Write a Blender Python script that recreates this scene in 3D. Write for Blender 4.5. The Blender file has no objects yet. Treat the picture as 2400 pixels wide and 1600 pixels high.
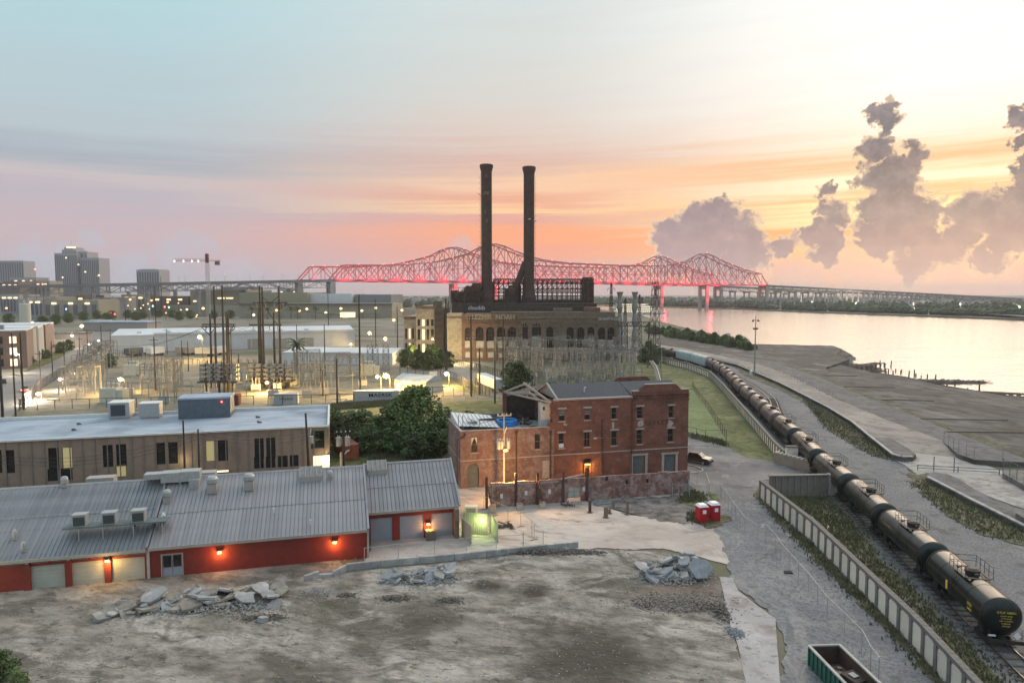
import bpy, bmesh, math, random
from mathutils import Vector, Matrix
R = math.radians
random.seed(7)
C = bpy.context.scene.collection
SC = bpy.context.scene
# ------------------------------------------------------------------ camera
CAMH = 28.0
PITCH = math.atan(113 / 1600.0)
cam_d = bpy.data.cameras.new('camera'); cam = bpy.data.objects.new('camera', cam_d); C.objects.link(cam)
cam.location = (0, 0, CAMH); cam.rotation_euler = (R(90) - PITCH, 0, 0)
cam_d.sensor_width = 36; cam_d.lens = 24; cam_d.clip_start = 0.5; cam_d.clip_end = 20000
SC.camera = cam
SC.view_settings.view_transform = 'Standard'; SC.view_settings.look = 'None'
SC.view_settings.exposure = 0.25; SC.view_settings.gamma = 1.0; SC.view_settings.use_curve_mapping = False
cy = SC.cycles
cy.use_denoising = True; cy.max_bounces = 5; cy.diffuse_bounces = 2; cy.glossy_bounces = 3
cy.transmission_bounces = 3; cy.volume_bounces = 0; cy.transparent_max_bounces = 6
cy.sample_clamp_indirect = 4.0; cy.caustics_reflective = False; cy.caustics_refractive = False
cy.use_adaptive_sampling = True; cy.adaptive_threshold = 0.02
def lin(v):
 v /= 255.0
 return v / 12.92 if v <= 0.04045 else ((v + 0.055) / 1.055) ** 2.4
def S(r, g, b): return (lin(r), lin(g), lin(b), 1)
def ray(x, y):
 dx = (x - 1200) / 1600.0; dz = -(y - 800) / 1600.0
 c, s = math.cos(PITCH), math.sin(PITCH)
 return Vector((dx, c + s * dz, -s + c * dz))
def GP(x, y, z=0.0):                      # ground point seen at a photo position
 r = ray(x, y); t = (z - CAMH) / r.z
 return Vector((r.x * t, r.y * t, z))
def AT(x, y, Y):                          # point at distance Y
 r = ray(x, y); t = Y / r.y
 return Vector((r.x * t, Y, CAMH + r.z * t))
def ZT(y, Y): return AT(1200, y, Y).z
def PL(x, y, P, d):                       # (s, z) on the upright plane through P along d
 r = ray(x, y); det = -r.x * d[1] + d[0] * r.y
 t = (-P[0] * d[1] + d[0] * P[1]) / det
 return ((t * r.x - P[0]) * d[0] + (t * r.y - P[1]) * d[1], CAMH + r.z * t)
# ------------------------------------------------------------------ node helpers
class NT:
 def __init__(s, tree):
  s.t = tree; s.n = tree.nodes; s.l = tree.links
 def put(s, sock, v):
  if v is None: return
  if isinstance(v, bpy.types.NodeSocket): s.l.new(v, sock)
  else: sock.default_value = v
 def m(s, op, a, b=None, c=None, clamp=False):
  k = s.n.new('ShaderNodeMath'); k.operation = op; k.use_clamp = clamp
  s.put(k.inputs[0], a); s.put(k.inputs[1], b)
  if c is not None: s.put(k.inputs[2], c)
  return k.outputs[0]
 def vm(s, op, a, b=None, sc=None):
  k = s.n.new('ShaderNodeVectorMath'); k.operation = op
  s.put(k.inputs[0], a); s.put(k.inputs[1], b)
  if sc is not None: s.put(k.inputs['Scale'], sc)
  return k.outputs['Value'] if op in ('LENGTH', 'DISTANCE', 'DOT_PRODUCT') else k.outputs[0]
 def comb(s, x, y, z=0.0):
  k = s.n.new('ShaderNodeCombineXYZ'); s.put(k.inputs[0], x); s.put(k.inputs[1], y); s.put(k.inputs[2], z); return k.outputs[0]
 def sep(s, v):
  k = s.n.new('ShaderNodeSeparateXYZ'); s.put(k.inputs[0], v); return k.outputs
 def noise(s, v, scale, detail=4, rough=0.55, dist=0.0, col=False):
  k = s.n.new('ShaderNodeTexNoise'); s.put(k.inputs['Vector'], v)
  k.inputs['Scale'].default_value = scale; k.inputs['Detail'].default_value = detail
  k.inputs['Roughness'].default_value = rough; k.inputs['Distortion'].default_value = dist
  return k.outputs['Color'] if col else k.outputs['Fac']
 def vor(s, v, scale, feat='F1'):
  k = s.n.new('ShaderNodeTexVoronoi'); k.feature = feat; s.put(k.inputs['Vector'], v); k.inputs['Scale'].default_value = scale
  return k
 def ramp(s, f, stops, ease='LINEAR'):
  k = s.n.new('ShaderNodeValToRGB'); s.put(k.inputs[0], f); e = k.color_ramp; e.interpolation = ease
  while len(e.elements) < len(stops): e.elements.new(0.5)
  for el, (p, c) in zip(e.elements, stops): el.position = p
  for el, (p, c) in zip(e.elements, stops): el.position = p; el.color = c if len(c) == 4 else (*c, 1)
  return k.outputs[0]
 def mr(s, v, a, b, c=0.0, d=1.0, smooth=False):
  k = s.n.new('ShaderNodeMapRange'); s.put(k.inputs[0], v)
  if smooth: k.interpolation_type = 'SMOOTHSTEP'
  for i, q in zip((1, 2, 3, 4), (a, b, c, d)): k.inputs[i].default_value = q
  return k.outputs[0]
 def mix(s, f, a, b, mode='MIX'):
  k = s.n.new('ShaderNodeMix'); k.data_type = 'RGBA'; k.blend_type = mode
  s.put(k.inputs[0], f); s.put(k.inputs[6], a); s.put(k.inputs[7], b); return k.outputs[2]
# ------------------------------------------------------------------ world: dusk sky
SUN_AZ, SUN_EL = R(33), R(5)
W = bpy.data.worlds.new('World'); SC.world = W; W.use_nodes = True
t = NT(W.node_tree); t.n.clear()
tc = t.n.new('ShaderNodeTexCoord').outputs['Generated']
x_, y_, z_ = t.sep(tc)
RAD = 180 / math.pi
el = t.m('MULTIPLY', t.m('ARCSINE', t.m('MINIMUM', t.m('MAXIMUM', z_, -1.0), 1.0)), RAD)
az = t.m('MULTIPLY', t.m('ARCTAN2', x_, y_), RAD)
dd = t.m('ABSOLUTE', t.m('SUBTRACT', az, 35.0))
dd = t.m('MINIMUM', dd, t.m('SUBTRACT', 360.0, dd))
wob = t.noise(t.comb(t.m('MULTIPLY', az, 0.035), t.m('MULTIPLY', el, 0.20)), 1.0, 5, 0.6)
wob2 = t.noise(t.comb(t.m('MULTIPLY', az, 0.035), t.m('MULTIPLY', t.m('SUBTRACT', el, t.m('MULTIPLY', az, .02)), 1.5), 3.3), 1.0, 6, 0.62, .5)
elw = t.m('ADD', el, t.m('ADD', t.m('MULTIPLY', t.m('SUBTRACT', wob, 0.5), 4.0), t.m('MULTIPLY', t.m('SUBTRACT', wob2, 0.5), 3.6)))
def q(e): return max(0.0, min(1.0, (max(e, 0) / 90.0) ** 0.5))
ef = t.m('POWER', t.m('DIVIDE', t.m('MAXIMUM', elw, 0.0), 90.0), 0.5)
def RP(stops): return t.ramp(ef, [(q(e), S(*c)) for e, c in stops])
r_right = RP([(0, (208, 172, 164)), (1.8, (226, 176, 146)), (3.4, (238, 190, 124)), (4.6, (242, 168, 108)), (5.6, (252, 232, 172)), (6.6, (242, 180, 122)),
              (7.8, (250, 240, 204)), (9.2, (238, 182, 134)), (10.4, (246, 216, 180)), (11.6, (246, 232, 214)), (14.5, (248, 242, 232)), (23, (247, 245, 241)), (40, (236, 238, 240)), (90, (214, 226, 236))])
r_mid = RP([(0, (190, 164, 172)), (1.5, (206, 164, 164)), (3.5, (228, 154, 134)), (4.8, (238, 158, 118)), (6.0, (214, 156, 144)), (6.9, (240, 196, 150)),
   (7.8, (222, 158, 132)), (9.2, (234, 192, 158)), (10.5, (208, 172, 158)), (12.5, (210, 190, 178)), (15, (206, 200, 192)), (20, (200, 205, 202)), (26, (198, 209, 211)), (45, (214, 226, 232)), (90, (214, 226, 236))])
r_left = RP([(0, (158, 163, 178)), (2, (172, 168, 180)), (4.5, (188, 166, 172)), (6.5, (176, 168, 177)), (8, (188, 178, 180)), (9.5, (158, 166, 176)), (12, (172, 184, 190)), (15, (170, 192, 198)), (21, (168, 199, 206)), (45, (190, 215, 226)), (90, (214, 226, 236))])
r_back = RP([(0, (168, 172, 190)), (10, (178, 190, 204)), (30, (186, 206, 220)), (90, (214, 226, 236))])
sky = t.mix(t.mr(dd, 4, 36, smooth=True), r_right, r_mid)
sky = t.mix(t.mr(dd, 33, 64, smooth=True), sky, r_left)
sky = t.mix(t.mr(dd, 80, 160, smooth=True), sky, r_back)
# soft high streaks
st = t.noise(t.comb(t.m('MULTIPLY', az, 0.03), t.m('MULTIPLY', t.m('SUBTRACT', el, t.m('MULTIPLY', az, 0.05)), 0.45), 7.7), 1.0, 7, 0.6, 0.6)
sky = t.mix(t.m('MULTIPLY', t.mr(st, 0.45, 0.75), t.m('MULTIPLY', t.mr(el, 3, 10), 0.18)), sky, t.mix(0.55, sky, S(176, 160, 172)))
# cumulus
def blobs(lst, warp, thr, soft, bil=False):
 sq = t.comb(az, el)
 n1 = t.noise(sq, 0.55, 7, 0.62, col=True); n2 = t.noise(sq, 1.9, 5, 0.6, col=True)
 off = t.vm('SCALE', t.vm('SUBTRACT', n1, (0.5, 0.5, 0.5)), sc=warp)
 off2 = t.vm('SCALE', t.vm('SUBTRACT', n2, (0.5, 0.5, 0.5)), sc=warp * 0.45)
 v = t.vm('ADD', t.vm('ADD', sq, off), off2)
 v = t.vm('MULTIPLY', v, (1, 1, 0))
 acc = None
 for (px, py, pr) in lst:
  X, Y, r = px * 1.0204, py * 1.0204, pr * 1.0204
  d = ray(X, Y).normalized(); a0 = math.degrees(math.atan2(d.x, d.y)); e0 = math.degrees(math.asin(d.z))
  k = r / 1600.0 * 57.3 * (d.y ** 1.5)
  g = t.m('MULTIPLY_ADD', t.vm('DISTANCE', v, (a0, e0, 0)), -1.0 / k, 1.0)
  if acc is None: acc = g
  else:
   kk = t.m('SMOOTH_MAX', acc, g, 0.25); acc = kk
 if bil:
  for sc, am in ((.62, .55), (1.5, .34)):
   vd = t.vor(v, sc).outputs['Distance']; acc = t.m('MULTIPLY_ADD', t.m('SUBTRACT', .48, vd), am, acc)
 return t.mr(acc, thr, thr + soft, smooth=True), acc, n1
A_ = [(1532, 545, 48), (1575, 525, 50), (1622, 512, 52), (1662, 500, 52), (1700, 538, 60), (1640, 570, 90), (1560, 585, 66), (1735, 585, 55), (1800, 565, 38), (1655, 625, 100),
      (2035, 265, 50), (2025, 300, 26), (2015, 345, 42), (2095, 368, 50), (2045, 378, 56), (2015, 405, 44), (2075, 425, 60), (2062, 475, 66), (2040, 505, 80), (2100, 535, 90), (2000, 480, 38), (2150, 480, 45), (2135, 575, 66),
      (2225, 490, 60), (2275, 505, 70), (2325, 525, 85), (2215, 540, 60), (2300, 560, 55), (2352, 455, 60), (2362, 400, 40),
      (1897, 440, 27), (1903, 485, 42), (1922, 508, 42), (1885, 535, 44), (1900, 575, 52), (2342, 262, 32), (2340, 322, 28), (2180, 565, 60), (2100, 605, 62), (2255, 600, 60), (2010, 560, 50)]
mA, aA, nz = blobs([(x, y, r * 1.13) for x, y, r in A_], 3.0, 0.10, 0.10, True)
B_ = [(1950, 605, 70), (2030, 615, 80), (2100, 630, 80), (2190, 632, 80), (2290, 640, 80), (2360, 640, 90), (1830, 640, 70), (1655, 650, 120),
      (398, 578, 44), (440, 566, 50), (485, 562, 40), (70, 575, 44), (215, 548, 34), (1055, 560, 34), (130, 610, 60), (300, 625, 50), (560, 620, 50)]
mB, aB, _n = blobs(B_, 3.6, 0.05, 0.45)
hzc = t.mix(t.mr(dd, 5, 65), S(206, 176, 176), S(172, 178, 192))
sky = t.mix(t.m('MULTIPLY', mB, 0.45), sky, hzc)
ccol = t.mix(t.mr(el, 1.5, 8.5), S(146, 132, 148), S(80, 83, 102))
nn = t.noise(t.comb(az, el, 1.0), 0.8, 6, 0.65)
ccol = t.mix(t.m('MULTIPLY', t.mr(nn, 0.42, 0.72), 0.42), ccol, S(186, 160, 160))
ccol = t.mix(t.m('MULTIPLY', t.mr(dd, 10, 30), 0.38), ccol, S(206, 176, 178))
ccol = t.mix(t.m('MULTIPLY', t.mr(aA, .42, .16), .7), ccol, S(250, 214, 170))
sky = t.mix(t.m('MULTIPLY', mA, 0.93), sky, ccol)
low = t.mix(t.mr(z_, -0.02, -0.0), S(110, 110, 112), sky)
nis = t.n.new('ShaderNodeTexSky'); nis.sky_type = 'NISHITA'; nis.sun_disc = False; nis.sun_elevation = SUN_EL; nis.sun_rotation = SUN_AZ
bg1 = t.n.new('ShaderNodeBackground'); t.l.new(low, bg1.inputs[0]); bg1.inputs[1].default_value = 1.0
bg2 = t.n.new('ShaderNodeBackground'); t.l.new(nis.outputs[0], bg2.inputs[0]); bg2.inputs[1].default_value = 0.0
ad = t.n.new('ShaderNodeAddShader'); t.l.new(bg1.outputs[0], ad.inputs[0]); t.l.new(bg2.outputs[0], ad.inputs[1])
wo = t.n.new('ShaderNodeOutputWorld'); t.l.new(ad.outputs[0], wo.inputs[0])
bg2.inputs[1].default_value = 0.005
W.cycles.sampling_method = 'MANUAL'; W.cycles.sample_map_resolution = 512
sun_d = bpy.data.lights.new('sun', 'SUN'); sun_d.energy = 1.8; sun_d.angle = R(50); sun_d.color = (1.0, 0.78, 0.58)
sun = bpy.data.objects.new('sun', sun_d); C.objects.link(sun)
sun.rotation_euler = Vector((math.sin(SUN_AZ) * math.cos(R(32)), math.cos(SUN_AZ) * math.cos(R(32)), math.sin(R(32)))).to_track_quat('Z', 'Y').to_euler()
# ------------------------------------------------------------------ mesh builder
class MB:
 def __init__(s): s.v = []; s.f = []
 def add(s, vs, fs):
  o = len(s.v); s.v += [tuple(p) for p in vs]; s.f += [tuple(i + o for i in f) for f in fs]; return s
 def bx(s, x0, y0, z0, x1, y1, z1):
  return s.add([(x0,y0,z0),(x1,y0,z0),(x1,y1,z0),(x0,y1,z0),(x0,y0,z1),(x1,y0,z1),(x1,y1,z1),(x0,y1,z1)],
                     [(0,3,2,1),(4,5,6,7),(0,1,5,4),(1,2,6,5),(2,3,7,6),(3,0,4,7)])
 def box(s, c, sz, rz=0.0, rx=0.0, ry=0.0):
  m = Matrix.Rotation(rz, 3, 'Z') @ Matrix.Rotation(ry, 3, 'Y') @ Matrix.Rotation(rx, 3, 'X'); c = Vector(c)
  h = [q_ / 2 for q_ in sz]
  vs = [c + m @ Vector((a * h[0], b * h[1], d * h[2])) for d in (-1, 1) for a, b in ((-1,-1),(1,-1),(1,1),(-1,1))]
  return s.add(vs, [(0,3,2,1),(4,5,6,7),(0,1,5,4),(1,2,6,5),(2,3,7,6),(3,0,4,7)])
 def beam(s, p, q_, w, h=None, caps=True):
  p, q_ = Vector(p), Vector(q_); h = h or w; d = q_ - p
  if d.length < 1e-6: return s
  d.normalize(); u = d.cross(Vector((0, 0, 1)))
  if u.length < 1e-3: u = Vector((1, 0, 0))
  u.normalize(); v = u.cross(d)
  vs = [e + u * a * w / 2 + v * b * h / 2 for e in (p, q_) for a, b in ((-1,-1),(1,-1),(1,1),(-1,1))]
  return s.add(vs, [(0,3,2,1),(4,5,6,7),(0,1,5,4),(1,2,6,5),(2,3,7,6),(3,0,4,7)] if caps else [(0,1,5,4),(1,2,6,5),(2,3,7,6),(3,0,4,7)])
 def tube(s, p, q_, r, r2=None, n=8, caps=True):
  p, q_ = Vector(p), Vector(q_); r2 = r if r2 is None else r2; d = q_ - p
  if d.length < 1e-6: return s
  d.normalize(); u = d.cross(Vector((0, 0, 1)))
  if u.length < 1e-3: u = Vector((1, 0, 0))
  u.normalize(); v = u.cross(d); vs = []
  for e, rr in ((p, r), (q_, r2)):
   for k in range(n):
    a = 2 * math.pi * k / n; vs.append(e + (u * math.cos(a) + v * math.sin(a)) * rr)
  fs = [(k, (k + 1) % n, n + (k + 1) % n, n + k) for k in range(n)]
  if caps: fs += [tuple(range(n))[::-1], tuple(range(n, 2 * n))]
  return s.add(vs, fs)
 def path(s, pts, r, n=6):
  for a, b in zip(pts, pts[1:]): s.tube(a, b, r, n=n)
  return s
 def lathe(s, prof, n=24, c=(0, 0, 0), axis='Z'):
  vs = []; c = Vector(c)
  for r, z in prof:
   for k in range(n):
    a = 2 * math.pi * k / n; p = (r * math.cos(a), r * math.sin(a), z)
    if axis == 'X': p = (z, r * math.cos(a), r * math.sin(a))
    vs.append(c + Vector(p))
  m_ = len(prof)
  fs = [(j * n + k, j * n + (k + 1) % n, (j + 1) * n + (k + 1) % n, (j + 1) * n + k) for j in range(m_ - 1) for k in range(n)]
  fs += [tuple(range(n))[::-1], tuple(range((m_ - 1) * n, m_ * n))]
  return s.add(vs, fs)
 def ext(s, poly, z0, z1):                    # upright prism over an xy polygon
  n = len(poly); vs = [(a, b, z0) for a, b in poly] + [(a, b, z1) for a, b in poly]
  return s.add(vs, [tuple(range(n))[::-1], tuple(range(n, 2 * n))] + [(k, (k + 1) % n, n + (k + 1) % n, n + k) for k in range(n)])
 def extxz(s, poly, y0, y1):                  # prism over an xz polygon, along y
  n = len(poly); vs = [(a, y0, b) for a, b in poly] + [(a, y1, b) for a, b in poly]
  return s.add(vs, [tuple(range(n)), tuple(range(n, 2 * n))[::-1]] + [(k, n + k, n + (k + 1) % n, (k + 1) % n) for k in range(n)])
 def quad(s, a, b, c, d): return s.add([a, b, c, d], [(0, 1, 2, 3)])
 def mesh(s, name, smooth=False):
  me = bpy.data.meshes.new(name); me.from_pydata(s.v, [], s.f); me.update()
  if smooth: me.polygons.foreach_set('use_smooth', [True] * len(me.polygons))
  return me
 def build(s, name, mat, par=None, loc=(0, 0, 0), rz=0.0, smooth=False):
  me = s.mesh(name, smooth); me.materials.append(mat)
  return link(name, me, par, loc, rz)
def link(name, me, par=None, loc=(0, 0, 0), rz=0.0):
 o = bpy.data.objects.new(name, me); C.objects.link(o); o.location = loc; o.rotation_euler = (0, 0, rz)
 if par is not None: o.parent = par
 return o
def tag(o, label=None, cat=None, group=None, kind=None):
 if label: o['label'] = label
 if cat: o['category'] = cat
 if group: o['group'] = group
 if kind: o['kind'] = kind
 return o
def thing(name, label, cat, loc=(0, 0, 0), rz=0.0, group=None):
 return tag(link(name, None, None, loc, rz), label, cat, group)
def dup(root, loc, rz=0.0, label=None, group=None, scale=None):
 r = root.copy(); C.objects.link(r); r.location = loc; r.rotation_euler = (0, 0, rz)
 if label: r['label'] = label
 if group: r['group'] = group
 if scale: r.scale = scale
 for ch in list(root.children):
  c = ch.copy(); C.objects.link(c); c.parent = r
  for g in list(ch.children):
   d = g.copy(); C.objects.link(d); d.parent = c
 return r
ORD = ('first second third fourth fifth sixth seventh eighth ninth tenth eleventh twelfth thirteenth fourteenth fifteenth sixteenth '
       'seventeenth eighteenth nineteenth twentieth').split()
for _t in ('twenty', 'thirty', 'forty', 'fifty', 'sixty', 'seventy', 'eighty'):
 for _o in ORD[:9]: ORD.append(f'{_t}-{_o}')
 ORD.append({'twenty': 'thirtieth', 'thirty': 'fortieth', 'forty': 'fiftieth', 'fifty': 'sixtieth', 'sixty': 'seventieth', 'seventy': 'eightieth', 'eighty': 'ninetieth'}[_t])
# ------------------------------------------------------------------ materials
MT = {}
def mat(name, c1, c2=None, scale=1.0, detail=6, rough=0.8, metal=0.0, bump=0.0, bs=None, stretch=(1, 1, 1), lo=0.35, hi=0.65,
  c3=None, s3=0.1, lo3=0.5, hi3=0.7, emit=None, es=1.0, dist=0.0, alpha=None, spec=None, var=0.0):
 m = bpy.data.materials.new(name); m.use_nodes = True; k = NT(m.node_tree); b = k.n['Principled BSDF']
 co = k.n.new('ShaderNodeTexCoord').outputs['Object']
 if stretch != (1, 1, 1): co2 = k.vm('MULTIPLY', co, stretch)
 else: co2 = co
 col = (*c1, 1)
 if c2 is not None:
  f = k.mr(k.noise(co2, scale, detail, 0.6, dist), lo, hi); col = k.mix(f, (*c1, 1), (*c2, 1))
 if c3 is not None:
  f = k.mr(k.noise(co, s3, 5, 0.6), lo3, hi3); col = k.mix(f, col, (*c3, 1))
 if var:
  rn = k.m('MULTIPLY_ADD', k.n.new('ShaderNodeObjectInfo').outputs['Random'], var * 2, 1 - var); col = k.mix(1.0, col, k.comb(rn, rn, rn), 'MULTIPLY')
 k.put(b.inputs['Base Color'], col)
 b.inputs['Roughness'].default_value = rough; b.inputs['Metallic'].default_value = metal
 if spec is not None: b.inputs['Specular IOR Level'].default_value = spec
 if bump:
  bn = k.n.new('ShaderNodeBump'); bn.inputs['Strength'].default_value = 1.0; bn.inputs['Distance'].default_value = bump
  k.l.new(k.noise(co2, bs or scale * 3, 5, 0.6), bn.inputs['Height']); k.l.new(bn.outputs[0], b.inputs['Normal'])
 if emit: b.inputs['Emission Color'].default_value = (*emit, 1); b.inputs['Emission Strength'].default_value = es
 MT[name] = m; return m
def brickmat(name, c1, c2, mortar, dirt, patch, s=1.0, plo=0.52, phi=0.66):
 m = bpy.data.materials.new(name); m.use_nodes = True; k = NT(m.node_tree); b = k.n['Principled BSDF']
 co = k.n.new('ShaderNodeTexCoord').outputs['Object']; x, y, z = k.sep(co)
 v = k.comb(k.m('ADD', x, y), z)
 br = k.n.new('ShaderNodeTexBrick'); k.l.new(v, br.inputs['Vector'])
 br.inputs['Color1'].default_value = (*c1, 1); br.inputs['Color2'].default_value = (*c2, 1); br.inputs['Mortar'].default_value = (*mortar, 1)
 br.inputs['Scale'].default_value = 1.0; br.inputs['Mortar Size'].default_value = 0.012 * s
 br.inputs['Brick Width'].default_value = 0.24 * s; br.inputs['Row Height'].default_value = 0.085 * s
 f = k.mr(k.noise(k.vm('MULTIPLY', co, (1, 1, 1.7)), 0.45, 8, 0.68), 0.46, 0.68)
 col = k.mix(k.m('MULTIPLY', f, 0.85), br.outputs['Color'], (*dirt, 1))
 f2 = k.mr(k.noise(co, 0.8, 9, 0.8, 0.4), plo, phi)
 col = k.mix(k.m('MULTIPLY', f2, 0.85), col, (*patch, 1))
 f3 = k.mr(k.noise(k.vm('MULTIPLY', co, (1, 1, 0.1)), 1.3, 5, 0.6), 0.55, 0.75)
 col = k.mix(k.m('MULTIPLY', f3, 0.45), col, (dirt[0] * 0.6, dirt[1] * 0.6, dirt[2] * 0.6, 1))
 f4 = k.noise(co, 5.0, 4, 0.7); col = k.mix(k.mr(f4, 0.3, 0.75, 0.0, 0.35), col, (*c1, 1))
 k.l.new(col, b.inputs['Base Color']); b.inputs['Roughness'].default_value = 0.9
 bn = k.n.new('ShaderNodeBump'); bn.inputs['Distance'].default_value = 0.02; k.l.new(br.outputs['Fac'], bn.inputs['Height']); bn.invert = True
 k.l.new(bn.outputs[0], b.inputs['Normal']); MT[name] = m; return m
def gmat(name, cols, scales, rough=0.95, bump=0.05, bs=2.0, spots=None, stretch=(1, 1, 1), rot=0.0, ruts=None):
 """ground: a base colour with several noise layers on it: cols [base, (col, lo, hi, strength), ...]"""
 m = bpy.data.materials.new(name); m.use_nodes = True; k = NT(m.node_tree); b = k.n['Principled BSDF']
 co = k.n.new('ShaderNodeTexCoord').outputs['Object']
 if rot:
  vr = k.n.new('ShaderNodeVectorRotate'); vr.rotation_type = 'Z_AXIS'; k.l.new(co, vr.inputs['Vector']); vr.inputs['Angle'].default_value = rot; co = vr.outputs[0]
 cs = k.vm('MULTIPLY', co, stretch)
 col = (*cols[0], 1)
 for i, ((c, lo, hi, stg), sc) in enumerate(zip(cols[1:], scales)):
  f = k.mr(k.noise(k.vm('ADD', cs, (i * 13.1, i * 7.7, i * 3.0)), sc, 8, 0.62, 0.5 if i % 2 == 0 else 0), lo, hi, 0, stg)
  col = k.mix(f, col, (*c, 1))
 if ruts:
  for ang, sc_, c_, sg in ruts:
   vr = k.n.new('ShaderNodeVectorRotate'); vr.rotation_type = 'Z_AXIS'; k.l.new(co, vr.inputs['Vector']); vr.inputs['Angle'].default_value = ang
   w_ = k.vm('ADD', vr.outputs[0], k.vm('SCALE', k.noise(co, .06, 3, .5, col=True), sc=14.0))
   f = k.mr(k.noise(k.vm('MULTIPLY', w_, (.05, 1.0, 1)), sc_, 6, .7), .53, .62, 0, sg); f = k.m('MULTIPLY', f, k.mr(k.noise(co, .1, 4, .6), .40, .6)); col = k.mix(f, col, (*c_, 1))
 if spots:
  for (c, x, y, r, stg) in spots:
   d = k.vm('DISTANCE', k.vm('ADD', k.vm('MULTIPLY', co, (1, 1, 0)), k.vm('SCALE', k.noise(co, 0.5, 6, 0.7, col=True), sc=r * 1.2)), (x + r * .6, y + r * .6, r * .6))
   col = k.mix(k.mr(d, r * 1.2, r * 0.4, 0, stg), col, (*c, 1))
 k.put(b.inputs['Base Color'], col); b.inputs['Roughness'].default_value = rough
 b.inputs['Specular IOR Level'].default_value = 0.25
 if bump:
  bn = k.n.new('ShaderNodeBump'); bn.inputs['Distance'].default_value = bump
  h = k.m('ADD', k.noise(cs, bs, 6, 0.7), k.m('MULTIPLY', k.noise(cs, bs * 0.2, 4, 0.6), 2.0))
  k.l.new(h, bn.inputs['Height']); k.l.new(bn.outputs[0], b.inputs['Normal'])
 MT[name] = m; return m
def emis(name, col, strength):
 m = bpy.data.materials.new(name); m.use_nodes = True; b = m.node_tree.nodes['Principled BSDF']
 b.inputs['Base Color'].default_value = (0.8, 0.8, 0.8, 1); b.inputs['Emission Color'].default_value = (*col, 1); b.inputs['Emission Strength'].default_value = strength
 MT[name] = m; return m
# ------------------------------------------------------------------ photo regions -> photo positions
def RG(x0, y0, k): return lambda x, y: (x0 + x / k, y0 + y / k)
r1 = RG(1500, 700, 2.613); r2 = RG(1500, 1100, 2.613); c1 = RG(0, 900, 2.94); c5 = RG(1000, 840, 3.36)
b4 = RG(700, 1200, 2.138); b3 = RG(0, 1250, 2.613); L2 = RG(0, 560, 2.94); Mm = RG(600, 560, 2.94)
Z1 = RG(0, 700, 5.8075); Z2 = RG(400, 650, 5.0575); Z3 = RG(780, 780, 4.704); Z4 = RG(1050, 680, 4.704)
Z5 = RG(700, 940, 5.88); Z6 = RG(1000, 950, 5.88); Z7 = RG(1350, 880, 4.1275); P4 = RG(900, 360, 3.136); K7 = RG(1400, 540, 2.352)
DD = RG(0, 0, 0.98)
GA = R(14.7)                                   # the street grid
gd = (math.cos(GA), math.sin(GA)); gn = (-gd[1], gd[0])
# ------------------------------------------------------------------ colours
mat('steel_dark', (0.045, 0.042, 0.04), (0.09, 0.075, 0.065), 2.0, rough=0.7)
mat('steel_grey', (0.20, 0.20, 0.19), (0.30, 0.29, 0.27), 3.0, rough=0.6)
mat('galvanised', (0.34, 0.35, 0.35), (0.46, 0.46, 0.45), 4.0, rough=0.5, metal=0.3)
mat('rust_iron', (0.045, 0.03, 0.025), (0.10, 0.055, 0.04), 1.2, rough=0.85, c3=(0.16, 0.075, 0.045), s3=0.35, lo3=0.55, hi3=0.75)
mat('wood_pole', (0.035, 0.03, 0.027), (0.065, 0.055, 0.048), 6.0, rough=0.9, stretch=(1, 1, 0.1))
mat('wood_old', (0.12, 0.095, 0.075), (0.2, 0.165, 0.13), 5.0, rough=0.9)
mat('concrete', (0.36, 0.345, 0.32), (0.46, 0.44, 0.41), 1.2, rough=0.9, c3=(0.26, 0.25, 0.235), s3=0.5, bump=0.01)
mat('concrete_dark', (0.14, 0.13, 0.12), (0.22, 0.205, 0.19), 1.6, rough=0.95, c3=(0.08, 0.075, 0.07), s3=0.7, bump=0.02)
mat('white_paint', (0.72, 0.72, 0.70), (0.62, 0.62, 0.60), 1.5, rough=0.6)
mat('cream_panel', (0.66, 0.61, 0.52), (0.74, 0.69, 0.60), 1.0, rough=0.85, var=.08, c3=(0.30, 0.28, 0.24), s3=1.2, lo3=0.55, hi3=0.85)
mat('glass_dark', (0.012, 0.014, 0.016), (0.03, 0.034, 0.036), 0.7, rough=0.12)
mat('black', (0.012, 0.012, 0.012), rough=0.6)
mat('rubber', (0.02, 0.02, 0.02), rough=0.8)
mat('bridge_steel', (0.22, 0.15, 0.15), (0.27, 0.18, 0.18), 0.1, rough=0.6)
mat('bridge_deck', (0.16, 0.165, 0.175), (0.22, 0.22, 0.23), 0.05, rough=0.8)
mat('leaf', (0.085, 0.14, 0.036), (0.15, 0.21, 0.06), 0.9, rough=0.7, c3=(0.16, 0.20, 0.06), s3=0.35, lo3=0.5, hi3=0.75)
mat('leaf_dark', (0.05, 0.09, 0.028), (0.10, 0.15, 0.045), 0.9, rough=0.7, var=.25, c3=(0.12, 0.16, 0.05), s3=0.4, lo3=0.52, hi3=0.75)
mat('leaf_pale', (0.10, 0.15, 0.05), (0.17, 0.22, 0.075), 0.9, rough=0.7, var=.2, c3=(0.05, 0.085, 0.03), s3=0.3, lo3=0.5, hi3=0.7)
mat('bark', (0.09, 0.07, 0.055), (0.14, 0.115, 0.09), 8, rough=0.95)
mat('far_leaf', (0.045, 0.07, 0.035), (0.075, 0.10, 0.05), 0.05, rough=0.9)
emis('lamp_warm', (1.0, 0.66, 0.22), 1.9); emis('lamp_white', (1.0, 0.78, 0.6), 2.2); emis('lamp_orange', (1.0, 0.36, 0.05), 3)
emis('red_light', (1.0, 0.05, 0.04), 14); emis('window_lit', (1.0, 0.72, 0.34), 1.6); emis('window_warm', (1.0, 0.72, 0.40), 0.8)
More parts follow.
